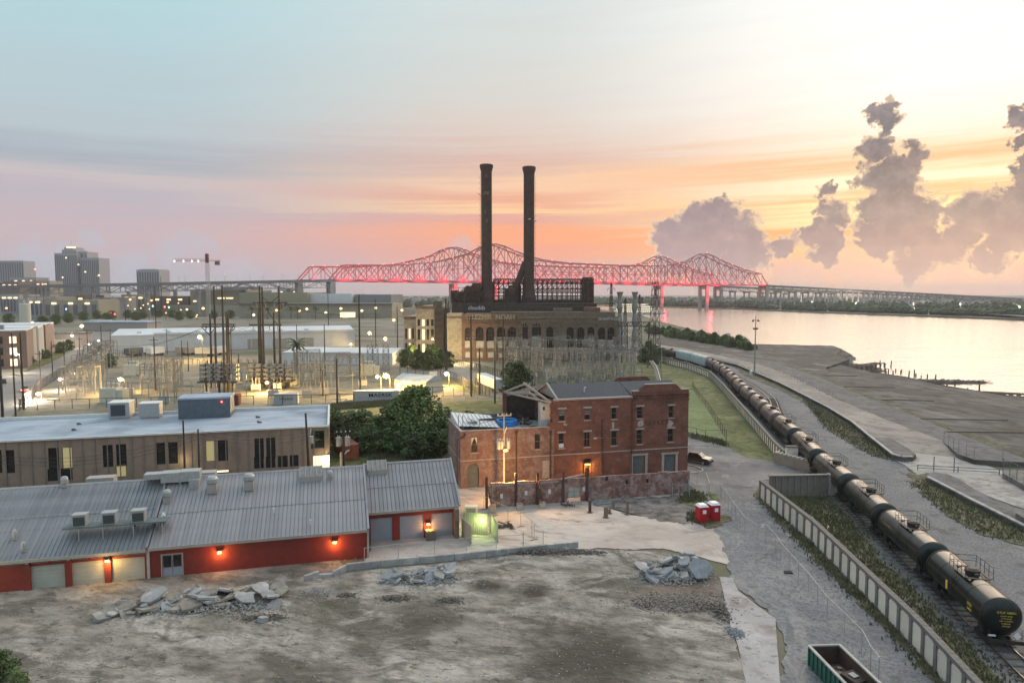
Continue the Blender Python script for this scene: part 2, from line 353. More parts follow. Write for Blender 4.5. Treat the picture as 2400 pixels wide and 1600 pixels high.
emis('green_light', (0.2, 1.0, 0.6), 8); emis('blue_light', (0.2, 0.5, 1.0), 8)
gmat('ground', [(0.13, 0.125, 0.085), ((0.20, 0.185, 0.15), 0.42, 0.6, 0.8), ((0.09, 0.11, 0.05), 0.5, 0.62, 0.8), ((0.26, 0.25, 0.23), 0.58, 0.66, 0.6)], (0.012, 0.03, 0.02), bump=0.05, bs=0.8)
gmat('site_dirt', [(0.30, 0.275, 0.24), ((0.47, 0.435, 0.395), 0.46, 0.60, 0.95), ((0.10, 0.09, 0.075), 0.50, 0.62, 0.85), ((0.13, 0.12, 0.095), 0.46, 0.62, 0.75), ((0.50, 0.46, 0.42), 0.56, 0.66, 0.7), ((0.05, 0.045, 0.038), 0.58, 0.66, 0.7)],
     (0.13, 0.2, 0.7, 0.4, 1.3), bump=0.30, bs=1.8, stretch=(0.55, 1.0, 1), rot=0.25, ruts=[(.35, .9, (.09, .08, .065), .8), (-.5, 1.1, (.44, .41, .37), .7), (1.2, .8, (.10, .09, .07), .6)],
     spots=[((0.075, 0.065, 0.055), -6.5, 50.5, 6.5, 0.95), ((.06, .053, .045), -22, 54, 3.5, .6), ((.07, .06, .05), 8, 62, 3.5, .6), ((0.06, 0.05, 0.042), -18, 61, 2.0, 0.9), ((0.055, 0.045, 0.04), -13.5, 61, 1.9, 0.9), ((0.055, 0.045, 0.04), 3.0, 63, 3.0, 0.6),
   ((0.33, 0.21, 0.15), 0.5, 66, 3.5, 0.7), ((0.32, 0.22, 0.16), -1.5, 62, 3.0, 0.6), ((0.08, 0.065, 0.055), 12, 55, 3.0, 0.7), ((0.09, 0.09, 0.055), -31, 52, 3, 0.6), ((0.11, 0.10, 0.06), -39, 50, 4, 0.6), ((0.07, 0.06, 0.05), 1, 68, 5, 0.6)])
gmat('concrete_pad', [(0.42, 0.365, 0.33), ((0.56, 0.50, 0.455), 0.42, 0.62, 0.9), ((0.27, 0.225, 0.20), 0.52, 0.68, 0.7), ((0.16, 0.135, 0.12), 0.60, 0.70, 0.6), ((0.60, 0.56, 0.52), 0.58, 0.68, 0.5)], (0.10, 0.3, 0.5, 0.9), bump=0.06, bs=2.0, stretch=(0.6, 1, 1), ruts=[(.2, .7, (.20, .165, .15), .7), (1.0, .9, (.60, .55, .50), .6)])
gmat('dark_rubble_ground', [(0.17, 0.155, 0.145), ((0.28, 0.26, 0.24), 0.45, 0.62, 0.8), ((0.07, 0.065, 0.06), 0.50, 0.62, 0.8)], (0.4, 0.9), bump=0.15, bs=2.2)
gmat('concrete_strip', [(0.36, 0.345, 0.34), ((0.45, 0.43, 0.42), 0.45, 0.62, 0.8), ((0.26, 0.215, 0.20), 0.50, 0.64, 0.8), ((.17, .15, .14), .56, .66, .7)], (0.2, 0.5, 1.2), bump=0.02, ruts=[(1.4, .8, (.48, .46, .45), .6)])
gmat('gravel_road', [(0.215, 0.22, 0.235), ((0.30, 0.30, 0.305), 0.44, 0.60, 0.8), ((0.13, 0.13, 0.14), 0.46, 0.62, 0.7), ((0.37, 0.345, 0.32), 0.55, 0.68, 0.75), ((0.10, 0.10, 0.10), 0.54, 0.64, 0.6)], (0.12, 3.0, 0.3, 7.0), bump=0.12, bs=5.0, ruts=[(1.45, .6, (.36, .34, .32), .7), (1.65, .8, (.12, .12, .125), .6)])
gmat('asphalt', [(0.17, 0.165, 0.165), ((0.27, 0.26, 0.25), 0.45, 0.62, 0.8), ((0.10, 0.10, 0.10), 0.52, 0.64, 0.7), ((0.34, 0.32, 0.30), 0.57, 0.66, 0.6)], (0.08, 0.25, 0.6), bump=0.01)
gmat('street_asphalt', [(0.20, 0.195, 0.185), ((0.28, 0.27, 0.25), 0.42, 0.62, 0.8), ((0.13, 0.13, 0.125), 0.55, 0.68, 0.6)], (0.03, 0.12), bump=0.01)
gmat('lawn', [(0.115, 0.13, 0.052), ((0.18, 0.19, 0.085), 0.45, 0.57, 0.9), ((0.07, 0.08, 0.035), 0.5, 0.60, 0.85), ((0.24, 0.22, 0.13), 0.54, 0.64, 0.7), ((.06, .065, .03), .55, .62, .6)], (0.06, 0.6, 0.2, 2.5), bump=0.08, bs=5)
gmat('lawn_lit', [(0.15, 0.19, 0.08), ((0.21, 0.25, 0.12), 0.42, 0.6, 0.8), ((0.10, 0.13, 0.05), 0.5, 0.66, 0.8)], (0.08, 0.8), bump=0.08, bs=5)  # lighter lawn copy: the light on the fenced grass is put into its colour
gmat('grass_rough', [(0.12, 0.115, 0.065), ((0.075, 0.08, 0.04), 0.46, 0.6, 0.85), ((0.18, 0.165, 0.115), 0.48, 0.62, 0.8), ((0.25, 0.235, 0.20), 0.54, 0.64, 0.8)], (0.35, 1.2, 0.25), bump=0.18, bs=3.5)
gmat('yard_gravel', [(0.20, 0.20, 0.21), ((0.27, 0.265, 0.26), 0.44, 0.6, 0.8), ((0.12, 0.12, 0.125), 0.46, 0.6, 0.8), ((0.09, 0.09, 0.075), 0.54, 0.64, 0.6)], (0.10, 4.0, 0.4), bump=0.08, bs=6.0)
gmat('ballast', [(0.15, 0.15, 0.155), ((0.25, 0.25, 0.25), 0.45, 0.6, 0.8), ((0.08, 0.08, 0.08), 0.52, 0.62, 0.8)], (5.0, 2.0), bump=0.12, bs=7.0)
gmat('path_concrete', [(0.27, 0.24, 0.215), ((0.36, 0.32, 0.285), 0.44, 0.6, 0.8), ((0.18, 0.165, 0.15), 0.48, 0.62, 0.8), ((.11, .11, .08), .58, .66, .7)], (0.05, 0.3, .6), bump=0.02, ruts=[(1.1, .5, (.17, .155, .14), .7)])
gmat('ramp_concrete', [(0.36, 0.34, 0.32), ((0.45, 0.43, 0.405), 0.44, 0.6, 0.8), ((0.23, 0.215, 0.2), 0.50, 0.62, 0.8), ((.14, .135, .11), .58, .66, .7)], (0.08, 0.5, 1.0), bump=0.02, ruts=[(.3, .6, (.22, .2, .19), .7)])
gmat('wharf_asphalt', [(0.145, 0.14, 0.14), ((0.20, 0.19, 0.185), 0.44, 0.6, 0.8), ((0.085, 0.08, 0.078), 0.48, 0.62, 0.8), ((.09, .09, .055), .58, .66, .7)], (0.06, 0.6, .3), bump=0.03, ruts=[(1.1, .6, (.22, .2, .185), .6)])
gmat('old_deck', [(0.10, 0.092, 0.088), ((0.16, 0.148, 0.138), 0.46, 0.58, 0.9), ((0.062, 0.055, 0.048), 0.46, 0.58, 0.85), ((0.22, 0.205, 0.18), 0.57, 0.66, 0.7)], (0.06, 0.35, 0.12), bump=0.06, bs=2, stretch=(1, 0.5, 1), rot=-0.4)
gmat('riprap', [(0.16, 0.145, 0.13), ((0.26, 0.24, 0.22), 0.45, 0.6, 0.9), ((0.05, 0.045, 0.04), 0.5, 0.6, 0.9)], (0.9, 1.6), bump=0.4, bs=1.2)
gmat('yard_sand', [(0.22, 0.20, 0.155), ((0.30, 0.275, 0.22), 0.44, 0.6, 0.8), ((0.13, 0.12, 0.09), 0.48, 0.6, 0.8), ((0.09, 0.095, 0.05), 0.54, 0.64, 0.7)], (0.05, 0.2, 0.5), bump=0.04, bs=1.5, stretch=(0.5, 1, 1))
gmat('scrub_ground', [(0.19, 0.175, 0.14), ((0.27, 0.25, 0.215), 0.44, 0.6, 0.8), ((0.10, 0.11, 0.06), 0.5, 0.62, 0.85)], (0.015, 0.03), bump=0.1, bs=0.6, stretch=(0.6, 1, 1))
def jag(pts, step, amp, rnd):
 out = []
 for i, a in enumerate(pts):
  b = pts[(i + 1) % len(pts)]; L = math.hypot(b[0] - a[0], b[1] - a[1]); n = max(1, min(60, int(L / step)))
  for k in range(n):
   f = k / n; w = amp if k else amp * 0.4
   out.append((a[0] + (b[0] - a[0]) * f + rnd.uniform(-w, w), a[1] + (b[1] - a[1]) * f + rnd.uniform(-w, w)))
 if amp >= .19 and len(out) < 500:
  o2 = []
  for i, a in enumerate(out):
   b = out[(i + 1) % len(out)]; o2.append(a)
   for k in (.25, .5, .75): o2.append((a[0] + (b[0] - a[0]) * k + rnd.uniform(-amp, amp) * .5, a[1] + (b[1] - a[1]) * k + rnd.uniform(-amp, amp) * .5))
  out = o2
 return out
ZL = [0.0]
def sheet(name, pts, m, z=None, jit=0.25, step=1.4, base=0.0, px=True):
 if z is None: ZL[0] += 0.006; z = base + ZL[0]
 P = [(GP(x, y, base)[0], GP(x, y, base)[1]) for x, y in pts] if px else pts
 if jit: P = jag(P, step, jit, random.Random(name + str(len(pts))))
 b = MB(); b.add([(x, y, z) for x, y in P], [tuple(range(len(P)))])
 o = b.build(name, MT[m]); tag(o, kind='structure'); return o
# ------------------------------------------------------------------ land, river
WZ = -4.5
shore = [(700, -700), (230, -150), (165, 40), (150, 110), (141, 186), (136, 206), (137, 228), (133, 240), (134, 280), (150, 305), (170, 340), (176, 362), (134, 374), (140, 450), (153, 700), (177, 946), (150, 1150), (40, 1400), (-300, 1750), (-1600, 2300), (-9000, 3000)]
land = shore + [(-9000, -900), (700, -900)]
inl = [(x - 5, y) for x, y in shore]
b = MB(); b.ext([(x - 5, y) for x, y in land], -7.0, 0.0); tag(b.build('ground', MT['ground']), kind='structure')
# river bank slope, broken up
b = MB(); rnd = random.Random(3); rows = []
pp = []
for a, c in zip(shore[2:17], shore[3:18]):
 L = math.dist(a, c); n = max(1, int(L / 3.0))
 for k in range(n): pp.append((a[0] + (c[0] - a[0]) * k / n, a[1] + (c[1] - a[1]) * k / n))
W_ = 6
for i, p in enumerate(pp):
 for k in range(W_):
  f = k / (W_ - 1); b.v.append((p[0] - 6.0 + 8.5 * f + rnd.uniform(-.5, .5), p[1] + rnd.uniform(-.6, .6), 0.25 + (WZ - 0.5) * f + rnd.uniform(-.45, .45) * (1 if k else 0.2)))
for i in range(len(pp) - 1):
 for k in range(W_ - 1): b.f.append((i * W_ + k, i * W_ + k + 1, (i + 1) * W_ + k + 1, (i + 1) * W_ + k))
tag(b.build('river_bank', MT['riprap']), kind='structure')
# water
m = bpy.data.materials.new('river_water'); m.use_nodes = True; k = NT(m.node_tree); pb = k.n['Principled BSDF']
pb.inputs['Base Color'].default_value = (0.30, 0.235, 0.19, 1); pb.inputs['Roughness'].default_value = 0.16; pb.inputs['IOR'].default_value = 1.55
pb.inputs['Specular IOR Level'].default_value = 0.9
co = k.n.new('ShaderNodeTexCoord').outputs['Object']
h = k.m('ADD', k.noise(k.vm('MULTIPLY', co, (0.5, 1.6, 1)), 0.16, 6, 0.65, 0.4), k.m('MULTIPLY', k.noise(k.vm('MULTIPLY', co, (0.12, 1, 1)), 0.03, 4, 0.6), 1.5))
bn = k.n.new('ShaderNodeBump'); bn.inputs['Distance'].default_value = 0.40; bn.inputs['Strength'].default_value = 0.8; k.l.new(h, bn.inputs['Height']); k.l.new(bn.outputs[0], pb.inputs['Normal'])
b = MB(); b.bx(-9500, -900, WZ - 1.5, 9500, 9500, WZ); tag(b.build('water', m), kind='structure')
far_shore = [(2200, -700), (900, 400), (700, 640), (611, 814), (553, 984), (496, 1134), (445, 1400), (340, 1560), (120, 1950), (-400, 2500), (-1800, 3100), (-9400, 4200)]
b = MB(); b.ext(far_shore + [(-9400, 9400), (9400, 9400), (9400, -700)], -5.8, -2.6); tag(b.build('far_river_bank', MT['ground']), kind='structure')
# ground sheets -----------------------------------------------------
sheet('scrub_land', [(-1500, 742), (1500, 742), (1500, 850), (820, 900), (-1500, 900)], 'scrub_ground', jit=0)
sheet('substation_yard', [Z1(268, 1530), Z1(600, 1200), Z1(1200, 900), Z1(1500, 760), Z1(1560, 730), (480, 850), (700, 870), (900, 860), (1010, 900), (1180, 940), (1145, 962), Z3(0, 800), (600, 958)], 'yard_sand', step=4)
sheet('left_street', [(-160, 1040), (-200, 860), (60, 880), Z1(200, 1050), Z1(560, 930), Z1(900, 740), Z1(1100, 640), Z1(1200, 560), Z1(1230, 470), Z1(1420, 480), Z1(1500, 540), Z1(1430, 640), Z1(1100, 830), Z1(850, 1020), Z1(500, 1230), Z1(240, 1500), (20, 985)], 'street_asphalt', jit=0.1, step=6)
sheet('street_verge', [Z1(330, 1000), Z1(560, 930), Z1(840, 790), Z1(900, 760), Z1(780, 700), Z1(400, 930)], 'lawn', jit=0.4)
sheet('gravel_yard', [(2600, 1640), (2400, 1640), (2190, 1560), (1998, 1364), (1783, 1130), (1745, 1000), (1691, 914), (1661, 884), (1569, 853), (1500, 838), (1480, 815), (1600, 815), (1690, 830), (1900, 880), (2120, 1020), (2200, 1080), (2400, 1180), (2700, 1330)], 'yard_gravel', step=3)
sheet('plant_lawn', [Z3(1700, 700), (1320, 880), (1500, 850), (1570, 853), (1661, 884), (1691, 914), (1768, 1006), (1845, 1090), (1800, 1085), (1750, 1071), Z7(1240, 600), Z7(1075, 590), (1560, 900), (1300, 960)], 'lawn', jit=0.5, step=3)
sheet('lit_lawn', [r1(295, 560), r1(335, 560), r1(430, 700), r1(528, 870), r1(400, 870), r1(290, 845)], 'lawn_lit', jit=0.2)  # lit part of the lawn, its brightness painted in the material
sheet('middle_lawn', [(640, 962), Z3(0, 790), Z3(700, 740), Z3(1150, 770), Z3(1860, 740), Z3(2200, 790), (1280, 1010), (1040, 1060), (1040, 1150), (740, 1150), (740, 1000)], 'lawn', jit=0.4, step=3)
sheet('plant_street', [Z3(1290, 340), Z3(1440, 370), Z3(1640, 470), Z3(1900, 540), Z3(1980, 660), Z3(1860, 720), Z3(1720, 690), Z3(1560, 570), Z3(1300, 480), Z3(1180, 430), Z3(1150, 380)], 'street_asphalt', jit=0.15, step=4)
sheet('site_dirt', [(-400, 1660), (1768, 1660), (1752, 1600), (1706, 1444), (1687, 1352), (1660, 1322), (1560, 1294), (1400, 1288), (1280, 1294), (1065, 1317), (812, 1342), (790, 1300), (-100, 1350), (-400, 1420)], 'site_dirt', jit=0.2)
sheet('concrete_pad', [(856, 1330), (1065, 1312), (1280, 1289), (1400, 1284), (1560, 1288), (1690, 1320), (1740, 1336), (1700, 1250), (1640, 1215), (1600, 1150), (1150, 1180), (1140, 1130), (1060, 1100), (1040, 1180), (870, 1250)], 'concrete_pad', jit=0.3)
sheet('broken_ground', [c5(1310, 1120), c5(1700, 1095), c5(2000, 1080), c5(2110, 1160), c5(2150, 1200), c5(2080, 1300), c5(1900, 1290), c5(1650, 1240), c5(1450, 1190), c5(1300, 1160)], 'dark_rubble_ground', jit=0.5, step=0.8)
sheet('gravel_road', [(2400, 1660), (2330, 1640), (2189, 1560), (1998, 1364), (1906, 1272), (1783, 1169), (1700, 1180), (1660, 1210), (1700, 1300), (1730, 1383), (1802, 1429), (1833, 1483), (1829, 1660)], 'gravel_road', jit=0.35)
sheet('concrete_strip', [(1687, 1352), (1706, 1444), (1730, 1520), (1760, 1660), (1829, 1660), (1829, 1600), (1822, 1520), (1818, 1450), (1775, 1420), (1730, 1385), (1718, 1355)], 'concrete_strip', jit=0.07)
sheet('asphalt_yard', [(1560, 1040), Z7(1075, 590), Z7(1240, 612), Z7(1440, 690), Z7(1650, 790), (1841, 1087), (1870, 1120), (1790, 1125), (1783, 1169), (1700, 1190), (1665, 1215), (1640, 1170), (1610, 1130), (1560, 1120)], 'asphalt', jit=0.3)
sheet('trackside_grass', [r2(770, 140), r2(880, 240), r2(1080, 430), r2(1320, 660), r2(1620, 950), r2(2150, 1400), r2(2352, 1420), r2(2330, 1290), r2(2150, 1140), r2(1900, 940), r2(1640, 700), r2(1480, 560), r2(1420, 420), r2(1230, 220), r2(1060, 60), r2(1030, 50), r2(1030, 140)], 'grass_rough', jit=0.3)
sheet('wall_foot_grass', [r2(730, 110), r2(690, 150), r2(900, 380), r2(1060, 540), r2(1280, 760), r2(1560, 1040), r2(1800, 1307), r2(2080, 1400), r2(2060, 1300), r2(1640, 1010), r2(1300, 700), r2(1000, 400), r2(780, 200)], 'grass_rough', jit=0.35)
sheet('platform_foot_grass', [r1(560, 400), r1(720, 465), r1(1000, 600), r1(1300, 775), r1(1560, 985), r1(1680, 1010), r1(1760, 1095), r1(2030, 1245), r1(2352, 1405), r1(2600, 1530), r1(2400, 1530), r1(2100, 1450), r1(1850, 1300), r1(1660, 1130), r1(1640, 1010), r1(1420, 960), r1(1150, 800), r1(1080, 680), r1(860, 560), r1(640, 470)], 'grass_rough', jit=0.5)
sheet('ramp_concrete', [r1(1560, 990), r1(1700, 980), r1(1640, 930), r1(1530, 862), r1(1850, 880), r1(2030, 995), r1(2230, 1060), r1(2600, 1300), r1(2352, 1290), r1(2060, 1190), r1(1880, 1075), r1(1760, 1070), r1(1700, 1080), r1(1620, 1020)], 'ramp_concrete', jit=0.15)
sheet('portable_plot_grass', [c5(1960, 1130), c5(2080, 1050), c5(2180, 1070), c5(2170, 1140), c5(2100, 1170)], 'lawn', jit=0.3, step=0.6)
sheet('kerb_island_grass', [c5(2215, 1050), c5(2280, 1070), c5(2310, 1120), c5(2240, 1130)], 'lawn', jit=0.1, step=0.6)
sheet('gravel_patch', [c5(1320, 1110), c5(1440, 1105), c5(1450, 1150), c5(1330, 1155)], 'gravel_road', jit=0.3, step=0.6)
b = MB(); q_ = [c5(2060, 1270), c5(2100, 1215), c5(2380, 1250), c5(2340, 1310), c5(2200, 1340)]
sheet('toilet_plot_dirt', q_, 'grass_rough', jit=0.5, step=0.6)
# the wharf: raised platform, path, old decks
def slab(name, pts, z0, z1, m, px=True):
 b = MB(); P = [tuple(GP(x, y, z1)[:2]) for x, y in pts] if px else pts
 b.ext(P, z0, z1); o = b.build(name, MT[m]); tag(o, kind='structure'); return P
WH = 0.9
edgeA = [r1(60, 300), r1(250, 330), r1(450, 368), r1(600, 405), r1(720, 455), r1(860, 515), r1(1000, 585), r1(1150, 662), r1(1300, 752), r1(1420, 850), r1(1550, 952), r1(1600, 966), r1(1670, 966), r1(1690, 952), r1(1640, 915), r1(1530, 850)]
slab('wharf', edgeA + [r1(1850, 870), r1(1950, 950), r1(2050, 985), r1(2352, 1000), r1(2700, 1020), (2600, 990), (2400, 958), r1(1930, 618), r1(1700, 560), r1(1500, 530), r1(1320, 480), r1(1150, 450), r1(1140, 420), r1(1280, 372), r1(1220, 342), r1(700, 332), r1(300, 262), r1(100, 240)], -4.6, WH, 'old_deck')
WB = WH
def wsheet(name, pts, m, dz, jit=0.25):
 P = [tuple(GP(x, y, WH)[:2]) for x, y in pts]
 if jit: P = jag(P, 2.5, jit, random.Random(name))
 b = MB(); b.add([(x, y, WH + dz) for x, y in P], [tuple(range(len(P)))]); tag(b.build(name, MT[m]), kind='structure')
wsheet('river_path', [r1(80, 296), r1(250, 322), r1(450, 360), r1(600, 398), r1(740, 455), r1(880, 520), r1(1020, 590), r1(1170, 668), r1(1320, 760), r1(1430, 850), r1(1530, 850), r1(1850, 869), r1(1560, 760), r1(1200, 612), r1(900, 462), r1(720, 398), r1(480, 345), r1(250, 300), r1(100, 278)], 'path_concrete', 0.008)
wsheet('wharf_asphalt', [r1(480, 345), r1(720, 398), r1(900, 462), r1(1200, 612), r1(1560, 760), r1(1850, 869), r1(1950, 949), r1(2050, 984), r1(2352, 998), r1(2352, 975), r1(2070, 872), r1(1700, 725), r1(1350, 588), r1(1100, 480), r1(900, 410), r1(700, 370), r1(500, 330)], 'wharf_asphalt', 0.004)
wsheet('wharf_weeds', [r1(880, 405), r1(1100, 478), r1(1350, 585), r1(1700, 722), r1(2070, 868), r1(2352, 968), r1(2352, 945), r1(2080, 855), r1(1700, 706), r1(1360, 575), r1(1110, 470), r1(890, 400)], 'grass_rough', 0.02, 0.5)
# sloping end of the path
b = MB(); A0, A1 = GP(*r1(1530, 850), WH), GP(*r1(1850, 870), WH); B0, B1 = GP(*r1(1640, 945), 0.06), GP(*r1(2010, 985), 0.06)
b.add([A0, A1, B1, B0, (A0.x, A0.y, 0), (A1.x, A1.y, 0)], [(0, 3, 2, 1)]); tag(b.build('path_ramp', MT['path_concrete']), kind='structure')
slab('wharf_dark_tip', [r1(1440, 850), r1(1550, 945), r1(1600, 958), r1(1665, 958), r1(1680, 948), r1(1625, 910), r1(1528, 850)], WH, WH + 0.01, 'wharf_asphalt')
slab('loading_platform', [r1(1756, 1072), r1(1762, 1090), r1(1900, 1160), r1(2030, 1228), r1(2352, 1388), r1(2700, 1560), r1(2700, 1500), r1(2352, 1325), r1(2200, 1235), r1(2050, 1165), r1(1960, 1105), r1(1880, 1072), r1(1800, 1062)], -0.3, 0.75, 'wharf_asphalt')
slab('loading_dock', [r1(2220, 1065), r1(2352, 1140), r1(2600, 1260), r1(2600, 1150), r1(2352, 1050), r1(2225, 1045)], -0.3, 0.9, 'concrete_dark')
slab('dock_edge', [r1(2300, 1310), r1(2352, 1340), r1(2600, 1450), r1(2600, 1400), r1(2352, 1305), r1(2305, 1290)], 0.0, 1.4, 'concrete_dark')
sheet('shore_margin', [(100, 425), (129, 374), (171, 362), (165, 340), (145, 305), (129, 280), (128, 240), (132, 228), (131, 206), (136, 186), (145, 110), (160, 40), (90, 40), (90, 425)], 'old_deck', jit=0, px=False)
# thin concrete copings along the platform edges
b = MB()
for seq in (edgeA[2:13],):
 for p, q2 in zip(seq, seq[1:]): b.beam(GP(*p, WH) + Vector((0, 0, .03)), GP(*q2, WH) + Vector((0, 0, .03)), 0.5, 0.18)
for p, q2 in zip([r1(1762, 1090), r1(1900, 1160), r1(2030, 1228), r1(2352, 1388)], [r1(1900, 1160), r1(2030, 1228), r1(2352, 1388), r1(2700, 1560)]):
 b.beam(GP(*p, .75) + Vector((0, 0, .03)), GP(*q2, .75) + Vector((0, 0, .03)), 0.5, 0.18)
tag(b.build('platform_kerb', MT['concrete']), kind='structure')
# ------------------------------------------------------------------ haze
hm = bpy.data.materials.new('haze_air'); hm.use_nodes = True; hn = hm.node_tree.nodes; hn.clear()
pv = hn.new('ShaderNodeVolumePrincipled'); pv.inputs['Color'].default_value = (0.93, 0.90, 0.92, 1); pv.inputs['Density'].default_value = 0.0001; pv.inputs['Anisotropy'].default_value = 0.2
ho = hn.new('ShaderNodeOutputMaterial'); hm.node_tree.links.new(pv.outputs[0], ho.inputs['Volume'])
b = MB(); b.bx(-9600, -1000, -8, 9600, 9600, 128); hz = b.build('haze', hm); tag(hz, kind='stuff')
# ------------------------------------------------------------------ twin cantilever bridges
BD = Vector((0.8457, 0.5336, 0)); BN = Vector((-0.5336, 0.8457, 0))
HP = [(0, 20), (100, 22), (160, 28), (220, 43), (245, 56), (262, 60), (275, 56), (300, 47), (345, 36), (400, 31.5), (500, 30), (600, 31), (655, 35), (700, 44), (725, 55), (738, 60), (752, 56), (790, 44), (845, 31), (900, 22.5), (920, 20)]
def hp(s):
 for (a, x), (c, y) in zip(HP, HP[1:]):
  if a <= s <= c: return x + (y - x) * (s - a) / (c - a)
 return 20
def plight(name, loc, e, col, r=0.3, par=None):
 l = bpy.data.lights.new(name, 'POINT'); l.energy = e; l.color = col; l.shadow_soft_size = r
 o = bpy.data.objects.new(name, l); C.objects.link(o); o.location = loc
 if par: o.parent = par
 return o
def bridge(P0, label, z0, z1, near, W=20.0, left_len=560, right_len=1400):
 br = thing('cantilever_bridge', label, 'bridge', group='twin bridges over the river')
 L = 920.0
 def zd(s): return z0 + (z1 - z0) * max(0, min(1, s / L)) + (1.5 if 260 < s < 740 else 0) * math.sin(math.pi * max(0, min(1, (s - 260) / 480)))
 def pt(s, w, z): return P0 + BD * s + BN * w + Vector((0, 0, z))
 N = 50; ds = L / N
 d = MB()
 for i in range(N): d.beam(pt(i * ds, W / 2, zd(i * ds) - 0.9), pt((i + 1) * ds, W / 2, zd((i + 1) * ds) - 0.9), W + 2, 1.6)
 d.build('deck', MT['bridge_deck'], br)
 for side in (0, W):
  tch = MB(); bch = MB()
  for i in range(1, N - 1): tch.beam(pt(i * ds, side, zd(i * ds) + hp(i * ds)), pt((i + 1) * ds, side, zd((i + 1) * ds) + hp((i + 1) * ds)), 1.5)
  tch.beam(pt(0, side, zd(0)), pt(ds, side, zd(0) + hp(0)), 1.6); tch.beam(pt(L, side, zd(L)), pt(L - ds, side, zd(L) + hp(L)), 1.6)
  tch.build('top_chord', MT['bridge_steel'], br)
  for i in range(N): bch.beam(pt(i * ds, side, zd(i * ds)), pt((i + 1) * ds, side, zd((i + 1) * ds)), 1.6, 1.8)
  bch.build('bottom_chord', MT['bridge_steel'], br)
  for i in range(1, N):
   s0 = i * ds; z_ = zd(s0); h_ = hp(s0); b = MB()
   b.beam(pt(s0, side, z_), pt(s0, side, z_ + h_), 0.75)
   s1 = s0 + ds
   if i < N - 1:
    if h_ > 30:
     mid = 0.5
     b.beam(pt(s0, side, z_ + (0 if i % 2 else h_ * mid)), pt(s1, side, zd(s1) + (hp(s1) * mid if i % 2 else 0)), 0.8)
     b.beam(pt(s0, side, z_ + (h_ * mid if i % 2 == 0 else h_)), pt(s1, side, zd(s1) + (hp(s1) if i % 2 == 0 else hp(s1) * mid)), 0.8)
     b.beam(pt(s0, side, z_ + h_ * mid), pt(s1, side, zd(s1) + hp(s1) * mid), 0.55)
    elif i % 2: b.beam(pt(s0, side, z_), pt(s1, side, zd(s1) + hp(s1)), 0.95)
    else: b.beam(pt(s0, side, z_ + h_), pt(s1, side, zd(s1)), 0.95)
   b.build('truss_panel', MT['bridge_steel'], br)
 b = MB()
 for i in range(1, N):
  s0 = i * ds; b.beam(pt(s0, 0, zd(s0) + hp(s0)), pt(s0, W, zd(s0) + hp(s0)), 0.7)
  if i < N - 1: b.beam(pt(s0, 0 if i % 2 else W, zd(s0) + hp(s0)), pt(s0 + ds, W if i % 2 else 0, zd(s0 + ds) + hp(s0 + ds)), 0.5)
  if i % 2 == 0:
   b.beam(pt(s0, 0, zd(s0) + hp(s0)), pt(s0, W / 2, zd(s0) + hp(s0) * 0.72), 0.5); b.beam(pt(s0, W, zd(s0) + hp(s0)), pt(s0, W / 2, zd(s0) + hp(s0) * 0.72), 0.5)
 b.build('sway_bracing', MT['bridge_steel'], br)
 # lamps: small red beacons on the chord, floodlights at the foot of the posts
 be = MB()
 for i in range(1, N):
  if i % 2 == 0 or not near: be.lathe([(0.01, -0.5), (0.55, -0.2), (0.55, 0.2), (0.01, 0.5)], 6, pt(i * ds, 0, zd(i * ds) + hp(i * ds) + 1.2))
 tag(be.build('beacon', MT['red_light'], br), kind='stuff')
 for i in range(1, N, 2):
  fl = bpy.data.lights.new('floodlight', 'SPOT'); fl.energy = 36000; fl.color = (1, .02, .04); fl.shadow_soft_size = .8; fl.spot_size = R(150); fl.spot_blend = .3; fo = bpy.data.objects.new('floodlight', fl); C.objects.link(fo); fo.location = pt(i * ds, -11.0, zd(i * ds) + 3); fo.rotation_euler = (BN + Vector((0, 0, .6))).to_track_quat('-Z', 'Y').to_euler(); fo.parent = br
 # piers
 def portal(s, red):
  p = MB(); zt = zd(s) - 2.5
  for w in (1, W - 1): p.beam(pt(s, w, -6), pt(s, w, zt), 5.5, 7)
  p.beam(pt(s, 0, zt - 3.5), pt(s, W, zt - 3.5), 5, 7); p.beam(pt(s, 2, zt * 0.45), pt(s, W - 2, zt * 0.45), 4, 5)
  p.build('pier', MT['concrete'], br)
  if red:
   plight('floodlight', pt(s, -9, zt - 9), 16000, (1, 0.02, 0.05), 1, br); plight('floodlight', pt(s, -9, zt - 28), 7000, (1, 0.02, 0.05), 1, br)
 portal(260, 1); portal(740, 1); portal(0, 0); portal(920, 0)
 # approach viaducts
 def appr(s0, s1, za, zb, truss, nm):
  d = MB(); n = max(2, int(abs(s1 - s0) / 16)); n += n % 2
  f = lambda s: za + (zb - za) * (s - s0) / (s1 - s0)
  for i in range(n):
   a, c = s0 + (s1 - s0) * i / n, s0 + (s1 - s0) * (i + 1) / n
   d.beam(pt(a, W / 2, f(a) - 1.3), pt(c, W / 2, f(c) - 1.3), W + 2, 3.4)
  d.build('approach_deck', MT['bridge_deck'], br)
  dep = 8.5
  for i in range(n):
   a, c = s0 + (s1 - s0) * i / n, s0 + (s1 - s0) * (i + 1) / n
   if abs(a - s0) < truss:
    for w in (0, W):
     tr = MB()
     if i % 2: tr.beam(pt(a, w, f(a) - 2), pt(c, w, f(c) - 2 - dep), 0.7)
     else: tr.beam(pt(a, w, f(a) - 2 - dep), pt(c, w, f(c) - 2), 0.7)
     tr.beam(pt(a, w, f(a) - 2 - dep), pt(c, w, f(c) - 2 - dep), 0.8); tr.beam(pt(c, w, f(c) - 2 - dep), pt(c, w, f(c) - 2), 0.5)
     tr.build('approach_truss', MT['steel_grey'], br)
  k = 0
